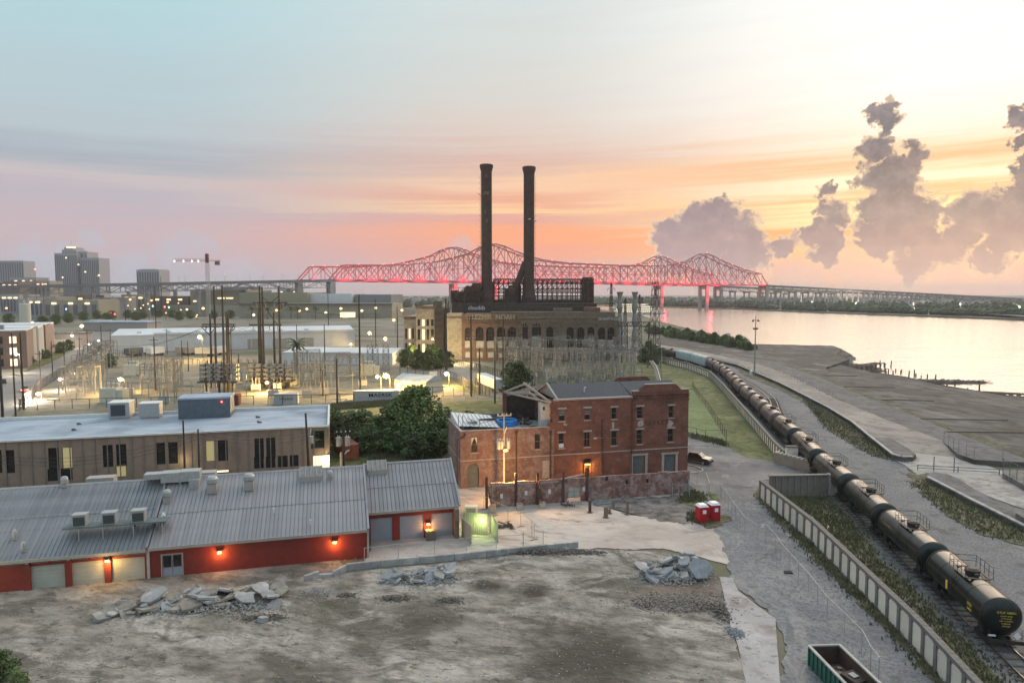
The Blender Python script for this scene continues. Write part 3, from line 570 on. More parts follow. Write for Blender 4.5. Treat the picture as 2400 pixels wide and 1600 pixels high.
  st = 48 if s1 > s0 else -56; s = s0 + st
  while abs(s - s0) < abs(s1 - s0):
   p = MB(); zt = f(s) - (11 if abs(s - s0) < truss else 2.2)
   if zt > 3:
    for w in (3, W - 3): p.beam(pt(s, w, -6), pt(s, w, zt), 2.6, 3)
    p.beam(pt(s, -0.5, zt - 1.2), pt(s, W + .5, zt - 1.2), 2.6, 2.6)
    p.build('pier', MT['concrete'], br)
   s += st
 appr(0, -left_len, zd(0), zd(0) - 10.5 * left_len / 362, left_len if not near else 400, 'l')
 appr(L, L + right_len, zd(L), zd(L) - 32.5 * right_len / 1209.0, 260, 'r')
 # deck lamp posts
 for k in range(-9, 34):
  s = k * 46.0 + (0 if near else 20)
  if 0 < s < L: continue
  if s < -left_len or s > L + right_len: continue
  z_ = zd(0) + 10.5 / 362 * s if s < 0 else zd(L) - 32.5 / 1209 * (s - L)
  po = MB().tube(pt(s, 0, z_), pt(s, 0, z_ + 9), 0.16, n=5).build('lamp_post', MT['steel_grey'], br)
  if k % 3 == 0: MB().lathe([(0.01, -0.3), (0.45, 0), (0.01, 0.3)], 6, pt(s, 0, z_ + 9.2)).build('lamp_head', MT['lamp_warm'], po)
 return br
bridge(Vector((-315, 1021, 0)), 'farther of two red lit steel cantilever bridges crossing the river', 47.5, 44.5, False)
bridge(Vector((-245, 938, 0)), 'nearer of two red lit steel cantilever bridges, its taller peak standing right of the other', 46.5, 45.0, True, left_len=330)
# ------------------------------------------------------------------ foliage
def leafball(b, c, r, n, sz, rnd, flat=1.0, low=-0.5):
 for _ in range(n):
  while True:
   p = Vector((rnd.uniform(-1, 1), rnd.uniform(-1, 1), rnd.uniform(low, 1)))
   l = p.length
   if 0.55 < l < 1.0: break
  p = Vector((p.x * r, p.y * r, p.z * r * flat)) + Vector(c)
  a = rnd.uniform(0, 6.28); s = sz * rnd.uniform(0.6, 1.3)
  u = Vector((math.cos(a), math.sin(a), rnd.uniform(-.5, .5))).normalized(); w = Vector((-math.sin(a), math.cos(a), rnd.uniform(0.2, 1.4))).normalized()
  b.add([p - u * s * .5, p + w * s * .35, p + u * s * .5, p - w * s * .35 + Vector((0, 0, -.1 * s))], [(0, 1, 2, 3)])
def crown(h, r, nc, nl, sz, rnd, base=0.25, shape='round'):
 b = MB(); cs = []
 for i in range(nc):
  f = rnd.random(); z = h * (base + (1 - base) * f * 0.88)
  env = math.sin(math.pi * (0.18 + 0.75 * f)) if shape == 'round' else (1.0 - f * 0.75)
  a = rnd.uniform(0, 6.28); q_ = r * env * math.sqrt(rnd.random()) * 0.85
  c = (q_ * math.cos(a), q_ * math.sin(a), z); rr = r * rnd.uniform(0.24, 0.42); cs.append((c, rr))
  leafball(b, c, rr, nl, sz, rnd, 0.8)
 return b, cs
def make_tree(name, label, cat, h, r, nc, nl, sz, seed, m='leaf', base=0.25, shape='round', group=None, trunk=0.22):
 rnd = random.Random(seed); t_ = thing(name, label, cat, group=group)
 b, cs = crown(h, r, nc, nl, sz, rnd, base, shape); b.build('crown', MT[m], t_)
 tb = MB(); tb.tube((0, 0, -0.1), (0, 0, h * 0.55), trunk, trunk * 0.4, 7)
 for c, rr in cs[:9]:
  tb.tube((0, 0, h * rnd.uniform(0.15, 0.5)), c, trunk * 0.35, trunk * 0.08, 5)
 tb.build('trunk', MT['bark'], t_); return t_
# far-off woods: tree belts on both banks out to the horizon
def belt(name, segs, m, seed, hmin=9, hmax=16, dens=14.0, zb=0.0, rr=(6, 11)):
 rnd = random.Random(seed); b = MB()
 for (p, q_, wdt) in segs:
  L = math.dist(p, q_); n = int(L / dens)
  for k in range(n):
   f = (k + rnd.random()) / n; x = p[0] + (q_[0] - p[0]) * f + rnd.uniform(-wdt, wdt); y = p[1] + (q_[1] - p[1]) * f + rnd.uniform(-wdt, wdt)
   h = rnd.uniform(hmin, hmax); r = rnd.uniform(*rr); nn = 9; vs = []
   for j in range(4):
    e = j / 3.0; rad = r * (0.75 + 0.35 * math.sin(math.pi * e)) * (1 - e ** 3 * 0.75)
    for i in range(nn): a = 6.283 * i / nn + j; w = rnd.uniform(0.75, 1.2); vs.append((x + rad * w * math.cos(a), y + rad * w * math.sin(a), zb + h * e * rnd.uniform(0.88, 1.1)))
   fs = [(j * nn + i, j * nn + (i + 1) % nn, (j + 1) * nn + (i + 1) % nn, (j + 1) * nn + i) for j in range(3) for i in range(nn)] + [tuple(range(3 * nn, 4 * nn))]
   b.add(vs, fs)
 tag(b.build(name, MT[m]), kind='stuff')
belt('far_bank_woods', [((900, 560), (655, 860), 22), ((660, 850), (530, 1170), 18), ((530, 1170), (480, 1430), 20), ((480, 1430), (380, 1620), 25), ((380, 1620), (120, 2050), 40),
     ((950, 700), (700, 1100), 60), ((1000, 900), (560, 1700), 90), ((560, 1700), (-200, 2500), 80), ((1700, 900), (1200, 1900), 120), ((1200, 1900), (300, 2700), 120), ((2200, 2200), (300, 3300), 150)], 'far_leaf', 5, dens=6, zb=-2.6)
belt('far_city_woods', [((-1700, 1900), (300, 2400), 120), ((-1900, 1500), (-600, 1700), 80), ((-600, 1300), (60, 1420), 50), ((-2000, 2600), (400, 3400), 150)], 'far_leaf', 6, dens=7)
# houses and sheds scattered in the far woods
rnd = random.Random(9); b = MB()
for _ in range(70):
 x = rnd.uniform(380, 1500); y = rnd.uniform(1500, 2600); w = rnd.uniform(12, 40); b.box((x, y, 4), (w, rnd.uniform(10, 20), rnd.uniform(8, 20)), rnd.uniform(0, 3))
for _ in range(60):
 x = rnd.uniform(-900, 200); y = rnd.uniform(1500, 2300); w = rnd.uniform(15, 60); b.box((x, y, 4), (w, rnd.uniform(10, 30), rnd.uniform(8, 26)), rnd.uniform(0, 3))
mat('far_roofs', (0.42, 0.40, 0.39), (0.22, 0.22, 0.23), 0.02, rough=0.9, lo=0.45, hi=0.55)
tag(b.build('distant_town', MT['far_roofs']), kind='stuff')
# quay on the far bank
qd = thing('river_wharf', 'long low dark wharf shed along the far river bank', 'wharf')
qp = [GP(x, y, -2.0) for x, y in (K7(1190, 425), K7(1700, 440), K7(2360, 480), K7(2900, 520))]
b1 = MB(); b3_ = MB()
for p, q_ in zip(qp, qp[1:]):
 v = (q_ - p).normalized(); nrm = Vector((-v.y, v.x, 0)); nrm = nrm if nrm.y > 0 else -nrm
 b1.beam(p + nrm * 12 + Vector((0, 0, 2.6)), q_ + nrm * 12 + Vector((0, 0, 2.6)), 9, 0.5)
 n = int((q_ - p).length / 12)
 for k in range(n + 1):
  c = p + (q_ - p) * k / n
  MB().tube(c + nrm * 8, c + nrm * 8 + Vector((0, 0, 2.4)), 0.4, n=5).build('post', MT['wood_old'], qd)
 b3_.beam(p + Vector((0, 0, -1.6)), q_ + Vector((0, 0, -1.6)), 5, 2.2)
b1.build('roof', MT['concrete'], qd); b3_.build('quay_wall', MT['concrete_dark'], qd)
# river lamps on the far bank
for i, (x, y) in enumerate([(1182, 402), (1357, 404), (1425, 406), (1607, 408), (1686, 414), (1742, 414), (2000, 420), (2325, 443), (700, 404), (757, 405), (962, 412), (915, 408)]):
 p = GP(*K7(x, y + 14), -2.6)
 big = i < 8
 lp = thing('quay_lamp', f'{"bright" if big else "faint"} lamp on the far river bank, {ORD[i if big else i - 8]} {"from the left along the wharf" if big else "among the trees near the bridge piers"}', 'lamp', p, group='lamps on the far bank')
 hh = 9.5 if big else 7
 MB().tube((0, 0, 0), (0, 0, hh), 0.2, n=5).build('pole', MT['steel_grey'], lp)
 MB().lathe([(0.01, -0.6), (1.0 if big else 0.6, 0), (0.01, 0.6)], 8, (0, 0, hh + 0.4)).build('lamp_head', MT['lamp_white'], lp)
 if big: plight('lamp_light', (0, -3, hh + 0.4), 60000, (1, 0.85, 0.7), 0.6, lp)
# paddle steamer behind the plant
ps = thing('riverboat', 'white multi deck riverboat with lit windows moored beyond the power plant', 'boat', (192, 1060, WZ), R(8))
hull = MB(); hull.ext([(-42, -8), (38, -8), (46, 0), (38, 8), (-42, 8)], -1, 3.0).build('hull', MT['white_paint'], ps)
for k in range(4):
 MB().bx(-38 + k * 3, -7.4 + k * .4, 3.0 + k * 3.4 + .02, 36 - k * 6, 7.4 - k * .4, 5.8 + k * 3.4).build('deck_house', MT['white_paint'], ps)
 MB().bx(-40 + k * 3, -8.4 + k * .4, 5.82 + k * 3.4, 38 - k * 6, 8.4 - k * .4, 6.2 + k * 3.4).build('deck', MT['white_paint'], ps)
 for j in range(22 - k * 3): MB().bx(-36 + k * 3 + j * 3.2, -7.5 + k * .4, 4.0 + k * 3.4, -34.4 + k * 3 + j * 3.2, -7.42 + k * .4, 5.4 + k * 3.4).build('window', MT['window_lit'], ps)
for k in (-3, 3): MB().tube((10, k, 16), (10, k, 26), 0.9, n=10).build('funnel', MT['black'], ps)
# ------------------------------------------------------------------ derelict power plant
mat('plant_dark', (0.035, 0.028, 0.025), (0.075, 0.055, 0.045), 0.8, rough=0.9, c3=(0.12, 0.10, 0.09), s3=0.25, lo3=0.6, hi3=0.8)
brickmat('plant_brick', (0.17, 0.085, 0.055), (0.23, 0.12, 0.075), (0.18, 0.14, 0.115), (0.075, 0.06, 0.05), (0.22, 0.17, 0.125), 2.0)
brickmat('plant_brick_grey', (0.165, 0.125, 0.09), (0.21, 0.16, 0.115), (0.2, 0.17, 0.135), (0.085, 0.07, 0.055), (0.26, 0.215, 0.165), 2.0)
brickmat('plant_stucco', (0.40, 0.34, 0.25), (0.44, 0.38, 0.29), (0.36, 0.31, 0.24), (0.16, 0.13, 0.11), (0.50, 0.44, 0.34), 2.0)
mat('stack_iron', (0.05, 0.032, 0.027), (0.085, 0.05, 0.04), 0.5, rough=0.85, c3=(0.12, 0.09, 0.08), s3=0.6, lo3=0.6, hi3=0.8)
mat('board', (0.48, 0.44, 0.38), (0.36, 0.33, 0.29), 0.8, rough=0.8, c3=(0.25, 0.23, 0.21), s3=0.8, lo3=0.55, hi3=0.75)
PY = 283.0
pp_ = thing('power_plant', 'huge derelict brick power plant with arched windows below two tall smokestacks', 'power plant')
def X_(px, Y=PY): return AT(px, 700, Y).x
def wall_with_arches(par, x0, x1, z1, wins, y0, y1, m, sill=1.2, z0=0.0, cornice=True):
 """front wall in pieces: piers between the arched openings, spandrels above; real openings"""
 xs = x0; top = max([w[3] for w in wins]) + 0.6 if wins else 0
 for (wx, ww, zb, zs) in wins:             # centre, width, bottom, arch top
  MB().bx(xs, y0, z0, wx - ww / 2, y1, top).build('wall', m, par)
  n = 8; pts = [(wx - ww / 2, top), (wx - ww / 2, zs - ww / 2)] + [(wx - ww / 2 * math.cos(math.pi * k / n), zs - ww / 2 + ww / 2 * math.sin(math.pi * k / n)) for k in range(1, n)] + [(wx + ww / 2, zs - ww / 2), (wx + ww / 2, top)]
  MB().extxz(pts, y0, y1).build('arch', m, par)
  MB().bx(wx - ww / 2, y0, z0, wx + ww / 2, y1, zb).build('wall', m, par)
  # brick hood around the arch, proud of the wall
  h = MB(); ri, ro = ww / 2, ww / 2 + 0.55
  for k in range(n):
   a, c = math.pi * k / n, math.pi * (k + 1) / n; zc = zs - ww / 2
   P = [(wx - r * math.cos(t_), zc + r * math.sin(t_)) for r, t_ in ((ri, a), (ro, a), (ro, c), (ri, c))]
   h.extxz(P, y0 - 0.25, y0 - 0.01)
  h.build('arch_hood', m, par)
  xs = wx + ww / 2
 MB().bx(xs, y0, z0, x1, y1, top).build('wall', m, par)
 MB().bx(x0, y0, top, x1, y1, z1).build('wall', m, par)
 if cornice:
  MB().bx(x0, y0 - 0.5, z1 - 0.7, x1, y0 - .005, z1 + 0.1).build('cornice', m, par)
  c = MB(); n = int((x1 - x0) / 1.1)
  for k in range(n): c.bx(x0 + 1.1 * k + .2, y0 - 0.35, z1 - 3.4, x0 + 1.1 * k + .75, y0 - .005, z1 - 2.2)
  tag(c.build('corbel', m, par), kind='stuff')
  MB().bx(x0, y0 - 0.28, z1 - 4.1, x1, y0 - .005, z1 - 3.75).build('string_course', m, par)
def arch_window(par, wx, ww, zb, zs, y, boarded):
 zc = zs - ww / 2; g = MB(); n = 8
 pts = [(wx - ww / 2, zb), (wx + ww / 2, zb)] + [(wx + ww / 2 * math.cos(math.pi * k / n), zc + ww / 2 * math.sin(math.pi * k / n)) for k in range(n + 1)]
 g.extxz(pts[::-1], y + 1.0, y + 1.1); w = g.build('window', MT['glass_dark'], par)
 f = MB()
 for k in (-0.5, -0.17, 0.17, 0.5): f.bx(wx + k * ww - .07, y + .8, zb, wx + k * ww + .07, y + .9, zs - (0.1 if abs(k) < .3 else ww * .5))
 for k in range(5): z = zb + (zc - zb) * (k + .5) / 4.5; f.bx(wx - ww / 2, y + .78, z - .07, wx + ww / 2, y + .79, z + .07)
 f.build('frame', MT['rust_iron'], w)
 if boarded: MB().bx(wx - ww / 2, y + .3, zb + .05, wx + ww / 2, y + .4, zb + boarded).build('board', MT['board'], w)
# left lit flank building
FX0 = X_(1053); FX1 = X_(1082)
MB().bx(X_(1046), PY + 2, 0, X_(1081), PY + 30, 19.6).build('wall', MT['plant_stucco'], pp_)
for k in range(4):
 x = X_(1057) + k * 1.75
 h = MB(); n = 8
 for j in range(n):
  a, c = math.pi * j / n, math.pi * (j + 1) / n
  h.extxz([(x - r * math.cos(t_) * .8, 11.6 + r * math.sin(t_)) for r, t_ in ((.55, a), (.9, a), (.9, c), (.55, c))], PY + 1.75, PY + 1.99)
 for sx in (-.6, .6): h.bx(x + sx - .12, PY + 1.76, 7.5, x + sx + .12, PY + 1.99, 11.6)
 h.build('arch_hood', MT['plant_stucco'], pp_)
MB().bx(X_(1046), PY + 1.6, 17.6, X_(1081), PY + 1.99, 18.2).build('string_course', MT['plant_brick_grey'], pp_)
# main arcade, left half red brick then grey brick
wl = []
for i, px in enumerate([1096, 1124, 1149, 1174.5, 1200]): wl.append((X_(px), 3.3 if i else 2.5, 5.2, 14.1 if i else 13.8))
wall_with_arches(pp_, X_(1082), X_(1214), 19.3, wl, PY, PY + 1.2, MT['plant_brick'])
wr = [(X_(1231), 2.3, 5.2, 15.8), (X_(1258), 3.8, 5.2, 15.8)] + [(X_(px), 2.9, 5.2, zt) for px, zt in ((1289, 14.2), (1337, 14.0), (1362, 14.0), (1386, 14.0), (1411, 13.9), (1433, 13.9))]
wall_with_arches(pp_, X_(1214), X_(1450), 18.2, wr, PY + .3, PY + 1.5, MT['plant_brick_grey'])
for w_ in wl: arch_window(pp_, *w_, PY, 3.0)
for i, w_ in enumerate(wr): arch_window(pp_, *w_, PY + .3, [3.2, 5.0, 0, 0, 0, 4.2, 3.6, 3.4][i])
for px in (1112, 1137, 1162, 1187, 1212, 1245, 1312, 1349, 1374, 1398, 1422, 1447):
 MB().bx(X_(px) - .35, PY - .3, 0, X_(px) + .35, PY - .005, 13.0).build('pilaster', MT['plant_brick'] if px < 1212 else MT['plant_brick_grey'], pp_)
for px in (1097, 1124, 1150, 1176, 1202): MB().bx(X_(px) - 1.2, PY - .06, 1.3, X_(px) + 1.2, PY - .012, 3.6).build('board', MT['board'], pp_)
# body and side walls, roofs stepping up behind
MB().bx(X_(1082) + .01, PY + 1.5, 0, X_(1450) - .01, PY + 62, 17.9).build('hall', MT['plant_brick_grey'], pp_)
MB().bx(X_(1150), PY + 3, 17.9, X_(1445), PY + 50, 20.2).build('roof_step', MT['plant_brick_grey'], pp_)
MB().bx(X_(1062), PY + 16, 19.6, X_(1410), PY + 55, 23.5).build('upper_hall', MT['plant_dark'], pp_)
MB().bx(X_(1052), PY + 14, 19.4, X_(1155), PY + 15.9, 23.8).build('parapet', MT['plant_dark'], pp_)
MB().bx(X_(1300), PY + 6, 19.9, X_(1345), PY + 12, 21.6).build('roof_box', MT['plant_brick_grey'], pp_)
MB().bx(X_(1375), PY + 4, 19.9, X_(1410), PY + 14, 22.0).build('roof_box', MT['plant_brick'], pp_)
MB().bx(X_(1150), PY + 12, 20.2, X_(1400), PY + 15.9, 22.3).build('sloping_roof', MT['plant_dark'], pp_)
# switch house to the left
SY = PY + 10
def XS(px): return AT(px, 700, SY).x
for (a, c, z1, y0, m) in ((976, 1018, 22.3, 0, 'plant_stucco'), (942, 975, 17.6, 6, 'plant_stucco')):
 b = MB().bx(XS(a), SY + y0, 0, XS(c), SY + 40, z1); b.build('switch_house', MT[m], pp_)
 MB().bx(XS(a) - .3, SY + y0 - .4, z1 - .9, XS(c) + .3, SY + y0 - .01, z1 + .3).build('cornice', MT['plant_brick'], pp_)
 nx = 4 if a > 960 else 4
 for i in range(nx):
  x = XS(a) + (XS(c) - XS(a)) * (i + .5) / nx
  for z0, z1_ in ((2.5, 6.2), (8.0, 12.6), (14.0, 16.8)):
   if z1_ > z1 - 1.5: continue
   w = MB().bx(x - .55, SY + y0 - .05, z0, x + .55, SY + y0 - .012, z1_).build('window', MT['window_warm'] if (i + int(z0)) % 3 == 0 else MT['glass_dark'], pp_)
   MB().bx(x - .75, SY + y0 - .14, z0 - .3, x + .75, SY + y0 - .06, z0 - .05).build('sill', MT['board'], w)
 for i in range(nx + 1):
  x = XS(a) + (XS(c) - XS(a)) * i / nx; MB().bx(x - .35, SY + y0 - .3, 0, x + .35, SY + y0 - .013, z1 - 1.2).build('pilaster', MT['plant_stucco'], pp_)
MB().bx(XS(1019), SY - 2, 0, XS(1040), SY + 30, 21.5).build('stair_tower', MT['plant_dark'], pp_)
for k in range(7): MB().bx(XS(1022), SY - 2.3, 3 + k * 2.6, XS(1036), SY - 2.02, 4.2 + k * 2.6).build('window', MT['black'], pp_)
MB().bx(XS(1012), SY + 5, 21.5, XS(1030), SY + 12, 24.6).build('roof_box', MT['plant_brick_grey'], pp_)
# painted letters on the parapet
def text(body, size, mat_, par, loc, rot, name='lettering', ext=0.02, sx=1.0, bold=0.0):
 cu = bpy.data.curves.new(name, 'FONT'); cu.body = body; cu.size = size; cu.extrude = ext; cu.align_x = 'CENTER'; cu.align_y = 'CENTER'; cu.offset = bold
 o0 = bpy.data.objects.new(name, cu); C.objects.link(o0); bpy.context.view_layer.update()
 me = bpy.data.meshes.new_from_object(o0.evaluated_get(bpy.context.evaluated_depsgraph_get())); bpy.data.objects.remove(o0); bpy.data.curves.remove(cu)
 me.materials.clear(); me.materials.append(MT[mat_]); o = bpy.data.objects.new(name, me); C.objects.link(o); o.location = loc; o.rotation_euler = rot; o.scale = (sx, 1, 1)
 if par: o.parent = par
 return o
F_ = (R(90), 0, 0)
mat('graffiti_cream', (0.33, 0.28, 0.2), (0.24, 0.21, 0.16), 1.0); mat('graffiti_white', (0.55, 0.55, 0.55), (0.4, 0.4, 0.4), 1.0)
text('LEZMIR', 2.7, 'graffiti_cream', pp_, (X_(1129), PY - .54, 18.1), F_, sx=0.92, bold=.09)
text('NOAH', 2.7, 'graffiti_cream', pp_, (X_(1184), PY - .54, 18.1), F_, sx=1.0, bold=.09)
text('GUMSTACLE', 1.35, 'graffiti_white', pp_, (X_(1428), PY - .24, 17.3), F_, sx=1.2, bold=.03)
text('cloudds', 2.4, 'graffiti_white', pp_, (X_(1117, PY + 14), PY + 13.97, 21.6), F_, sx=1.0, bold=.06)
MB().bx(X_(942, PY + 40), PY - 1, 0.0, X_(951, PY + 40), PY + 2, 3.4)
# rust frame on the roof
fr = thing('steel_roof_frame', 'rusted skeleton of roof trusses standing on top of the power plant behind the smokestacks', 'roof frame', (0, PY + 30, 23.5))
FY = PY + 30
def XF(px): return AT(px, 700, FY).x
def zf(py): return ZT(py, FY) - 23.5
x0, x1 = XF(1157), XF(1388); zt = zf(654); n = 20
for row, dy in enumerate((0, 9)):
 for k in range(n + 1):
  x = x0 + (x1 - x0) * k / n; MB().beam((x, dy, 0), (x, dy, zt), .38).build('column', MT['rust_iron'], fr)
 for z in (zt, zt - 2.0, zt - 4.3, zt - 6.2, zt - 7.6): MB().beam((x0, dy, z), (x1, dy, z), .34, .4).build('girder', MT['rust_iron'], fr)
 for k in range(n):
  x, x2 = x0 + (x1 - x0) * k / n, x0 + (x1 - x0) * (k + 1) / n
  MB().beam((x, dy, zt - 2), ((x + x2) / 2, dy, zt), .22).beam(((x + x2) / 2, dy, zt), (x2, dy, zt - 2), .22).beam((x, dy, zt - 4.3), (x2, dy, zt - 2), .2).beam((x, dy, zt - 6.2), (x2, dy, zt - 4.3), .2).beam((x2, dy, zt - 6.2), (x, dy, zt - 4.3), .2).build('brace', MT['rust_iron'], fr)
for k in range(n + 1):
 x = x0 + (x1 - x0) * k / n; MB().beam((x, 0, zt), (x, 9, zt), .3).build('rafter', MT['rust_iron'], fr)
MB().bx(x0, -.3, 0, x1, -.1, zf(702)).build('panel', MT['plant_dark'], fr)
xa, xb = XF(1366), XF(1389)
for j, x in enumerate((xa, (xa + xb) / 2, xb)):
 for dy in (-1.5, 4): MB().beam((x, dy, 0), (x, dy, zf(650 if j == 1 else 653)), .7).build('column', MT['rust_iron'], fr)
for z in (2, 4.5, 7, 9.5, 11.5): MB().beam((xa, -1.5, z), (xb, -1.5, z), .5).beam((xa, 4, z), (xb, 4, z), .5).build('girder', MT['rust_iron'], fr)
for x in (XF(1371), XF(1383)): MB().bx(x - .9, -1.2, 0, x + .9, 3.8, 11).build('hopper', MT['plant_dark'], fr)
# boilers, ducts on the left
bo = thing('boiler_house_machinery', 'dark rusted tanks, ducts and frames around the left smokestack on the plant roof', 'machinery', (0, FY - 6, 23.5))
def XB(px): return AT(px, 700, FY - 6).x
def zb(py): return ZT(py, FY - 6) - 23.5
for (a, c, py, y0, y1, nm) in ((1057, 1064, 681, 0, 8, 'duct'), (1064, 1072, 680, 1, 9, 'duct'), (1074, 1086, 683, 3, 9, 'casing'), (1090, 1106, 671, 0, 8, 'casing'), (1107, 1127, 664, 0, 10, 'casing'), (1152, 1159, 660, 2, 6, 'casing'), (1182, 1213, 676, 1, 7, 'casing'), (1192, 1222, 668, 7, 12, 'casing')):
 MB().bx(XB(a), y0, 0, XB(c), y1, zb(py)).build(nm, MT['rust_iron'] if nm == 'duct' else MT['plant_dark'], bo)
for (a, py, r) in ((1096, 668, 1.6), (1101, 673, 1.4), (1113, 663, 1.8), (1122, 662, 1.5), (1088, 679, 1.3), (1199, 672, 1.5)):
 MB().tube((XB(a), -1.2, zb(py) - 2.0), (XB(a), 7, zb(py) - 1.6), r, n=12).build('drum', MT['rust_iron'], bo)
for a in range(1063, 1092, 3): MB().beam((XB(a), -1, 0), (XB(a), -1, zb(673 + (a * 7) % 12)), .25).build('post', MT['rust_iron'], bo)
for z in (2.5, 5, 7): MB().beam((XB(1063), -1, z), (XB(1092), -1, z), .2).build('rail', MT['rust_iron'], bo)
rnd = random.Random(4)
for k in range(26):
 x = XB(rnd.uniform(1065, 1130)); z = rnd.uniform(.5, 6); MB().tube((x, -1.8, z), (x + rnd.uniform(-3, 3), -1.6, z + rnd.uniform(-1, 3)), .22, n=6).build('pipe', MT['rust_iron'], bo)
# smokestacks
def stack(px, py_top, label, ladder_side, Y):
 c = AT(px, py_top, Y); zt = c.z - 20.0
 s = thing('smokestack', label, 'smokestack', (c.x, Y, 20.0), group='smokestacks of the power plant')
 r = 2.42; m_ = 14
 prof = [(3.3, 0), (3.3, 6), (r + .15, 9)]
 for k in range(1, m_): prof += [(r, 9 + (zt - 12) * k / m_)]
 prof += [(r + .05, zt - 3.0), (3.0, zt - 1.2), (3.05, zt - .3), (2.7, zt)]
 MB().lathe(prof, 28).build('shaft', MT['stack_iron'], s, smooth=False)
 for k in range(22): z = 9 + (zt - 13) * k / 22; MB().lathe([(r + .02, z - .09), (r + .07, z - .09), (r + .07, z + .09), (r + .02, z + .09)], 28).build('band', MT['rust_iron'], s)
 lx = ladder_side * (r + .35); l = MB()
 for dy in (-.3, .3): l.beam((lx, dy, 8), (lx, dy, zt - 4), .08)
 for k in range(int((zt - 12) / 1.2)): l.beam((lx, -.3, 8 + k * 1.2), (lx, .3, 8 + k * 1.2), .07)
 for k in range(int((zt - 12) / 2.4)):
  z = 9 + k * 2.4; l.beam((lx, -.35, z), (lx + .7 * ladder_side, 0, z), .06).beam((lx + .7 * ladder_side, 0, z), (lx, .35, z), .06)
 l.build('ladder', MT['rust_iron'], s)
 return s, r, zt
s1_, r_, zt_ = stack(1140, 386, 'brown iron smokestack with light faded patches and a small bracket near its top', -1, FY - 4)
for z, dx in ((62 - 20 + 17, 0), (36, 0)): MB().beam((-r_, -1, z - 8), (-r_ - 1.5, -1, z - 6.6), .18).build('bracket', MT['rust_iron'], s1_)
s2_, r2_, z2_ = stack(1240, 391, 'brown iron smokestack with caged ladder and slanting flue at its foot', 1, FY - 2)
MB().tube((-9.5, 0, 1), (-1.5, 0, 22), 1.5, n=12).build('flue', MT['stack_iron'], s2_)
MB().lathe([(.1, -.3), (.8, 0), (.1, .3)], 10, (.2, -r2_ - .3, 41)).build('dish', MT['white_paint'], s2_)
MB().lathe([(.1, -.4), (.9, 0), (.1, .4)], 10, (2.6, -.9, 40.5)).build('dish', MT['white_paint'], s2_)
for k, (dx, z) in enumerate(((-.9, 52.2), (-.2, 52.5), (.5, 52.1), (1.0, 52.4), (-.5, 44.0), (.3, 40.0), (.1, 60.0))): MB().bx(dx - .28, -r_ - .14, z - .8, dx + .2, -r_ - .02, z + .8).build('faded_patch', MT['wood_old'], s1_)
# ------------------------------------------------------------------ shared helpers for buildings on the street grid
def wall_grid(par, x0, x1, z0, z1, ops, y0, y1, m, name='wall'):
 b = MB(); xs = sorted({x0, x1} | {v for o in ops for v in o[:2]}); xs = [x for x in xs if x0 <= x <= x1]
 for a, c in zip(xs, xs[1:]):
  if c - a < 1e-4: continue
  mid = (a + c) / 2; hs = sorted([(o[2], o[3]) for o in ops if o[0] < mid < o[1]]); z = z0
  for lo, hi in hs:
   if lo > z + 1e-3: b.bx(a, y0, z, c, y1, lo)
   z = max(z, hi)
  if z < z1 - 1e-3: b.bx(a, y0, z, c, y1, z1)
 return b.build(name, m, par)
def sash(par, xa, xb, za, zb, y, m=None, fm='steel_grey', rows=2, cols=1, label=None):
 w = MB().bx(xa, y + .16, za, xb, y + .2, zb).build('window', m or MT['glass_dark'], par)
 f = MB(); t_ = .06
 f.bx(xa, y + .05, za, xa + t_, y + .13, zb).bx(xb - t_, y + .05, za, xb, y + .13, zb).bx(xa + t_, y + .05, za, xb - t_, y + .13, za + t_).bx(xa + t_, y + .05, zb - t_, xb - t_, y + .13, zb)
 for k in range(1, rows): z = za + (zb - za) * k / rows; f.bx(xa + t_, y + .06, z - .04, xb - t_, y + .12, z + .04)
 for k in range(1, cols): x = xa + (xb - xa) * k / cols; f.bx(x - .03, y + .07, za + t_, x + .03, y + .115, zb - t_)
 f.build('frame', MT[fm], w)
 return w
def lamp_glow(name, par, loc, e, col, r=0.12): return plight(name, loc, e, col, r, par)
# ------------------------------------------------------------------ the red metal shed
mat('roof_metal', (0.27, 0.265, 0.28), (0.33, 0.325, 0.335), 0.5, rough=0.48, var=.09, metal=0.35, c3=(0.19, 0.195, 0.21), s3=0.25, lo3=0.45, hi3=0.75, stretch=(3, 0.2, 1))
mat('roof_metal_dull', (0.21, 0.225, 0.24), (0.27, 0.275, 0.29), 0.5, rough=0.5, var=.10, metal=0.3, c3=(0.14, 0.155, 0.175), s3=0.3, lo3=0.45, hi3=0.7, stretch=(3, 0.2, 1))
mat('trim_tan', (0.40, 0.37, 0.33), (0.33, 0.305, 0.27), 1.0, rough=0.7)
mat('red_siding', (0.23, 0.030, 0.018), (0.18, 0.024, 0.015), 1.5, rough=0.7, c3=(0.14, 0.025, 0.018), s3=0.5)
mat('shutter_cream', (0.45, 0.46, 0.40), (0.38, 0.39, 0.34), 1.0, rough=0.6)
mat('door_blue', (0.26, 0.29, 0.34), (0.30, 0.33, 0.38), 0.6, rough=0.5)
SO = (-35.6, 65.4, 0)
def sh(px, py, off=0.0): return PL(px, py, (SO[0] + gn[0] * off, SO[1] + gn[1] * off), gd)
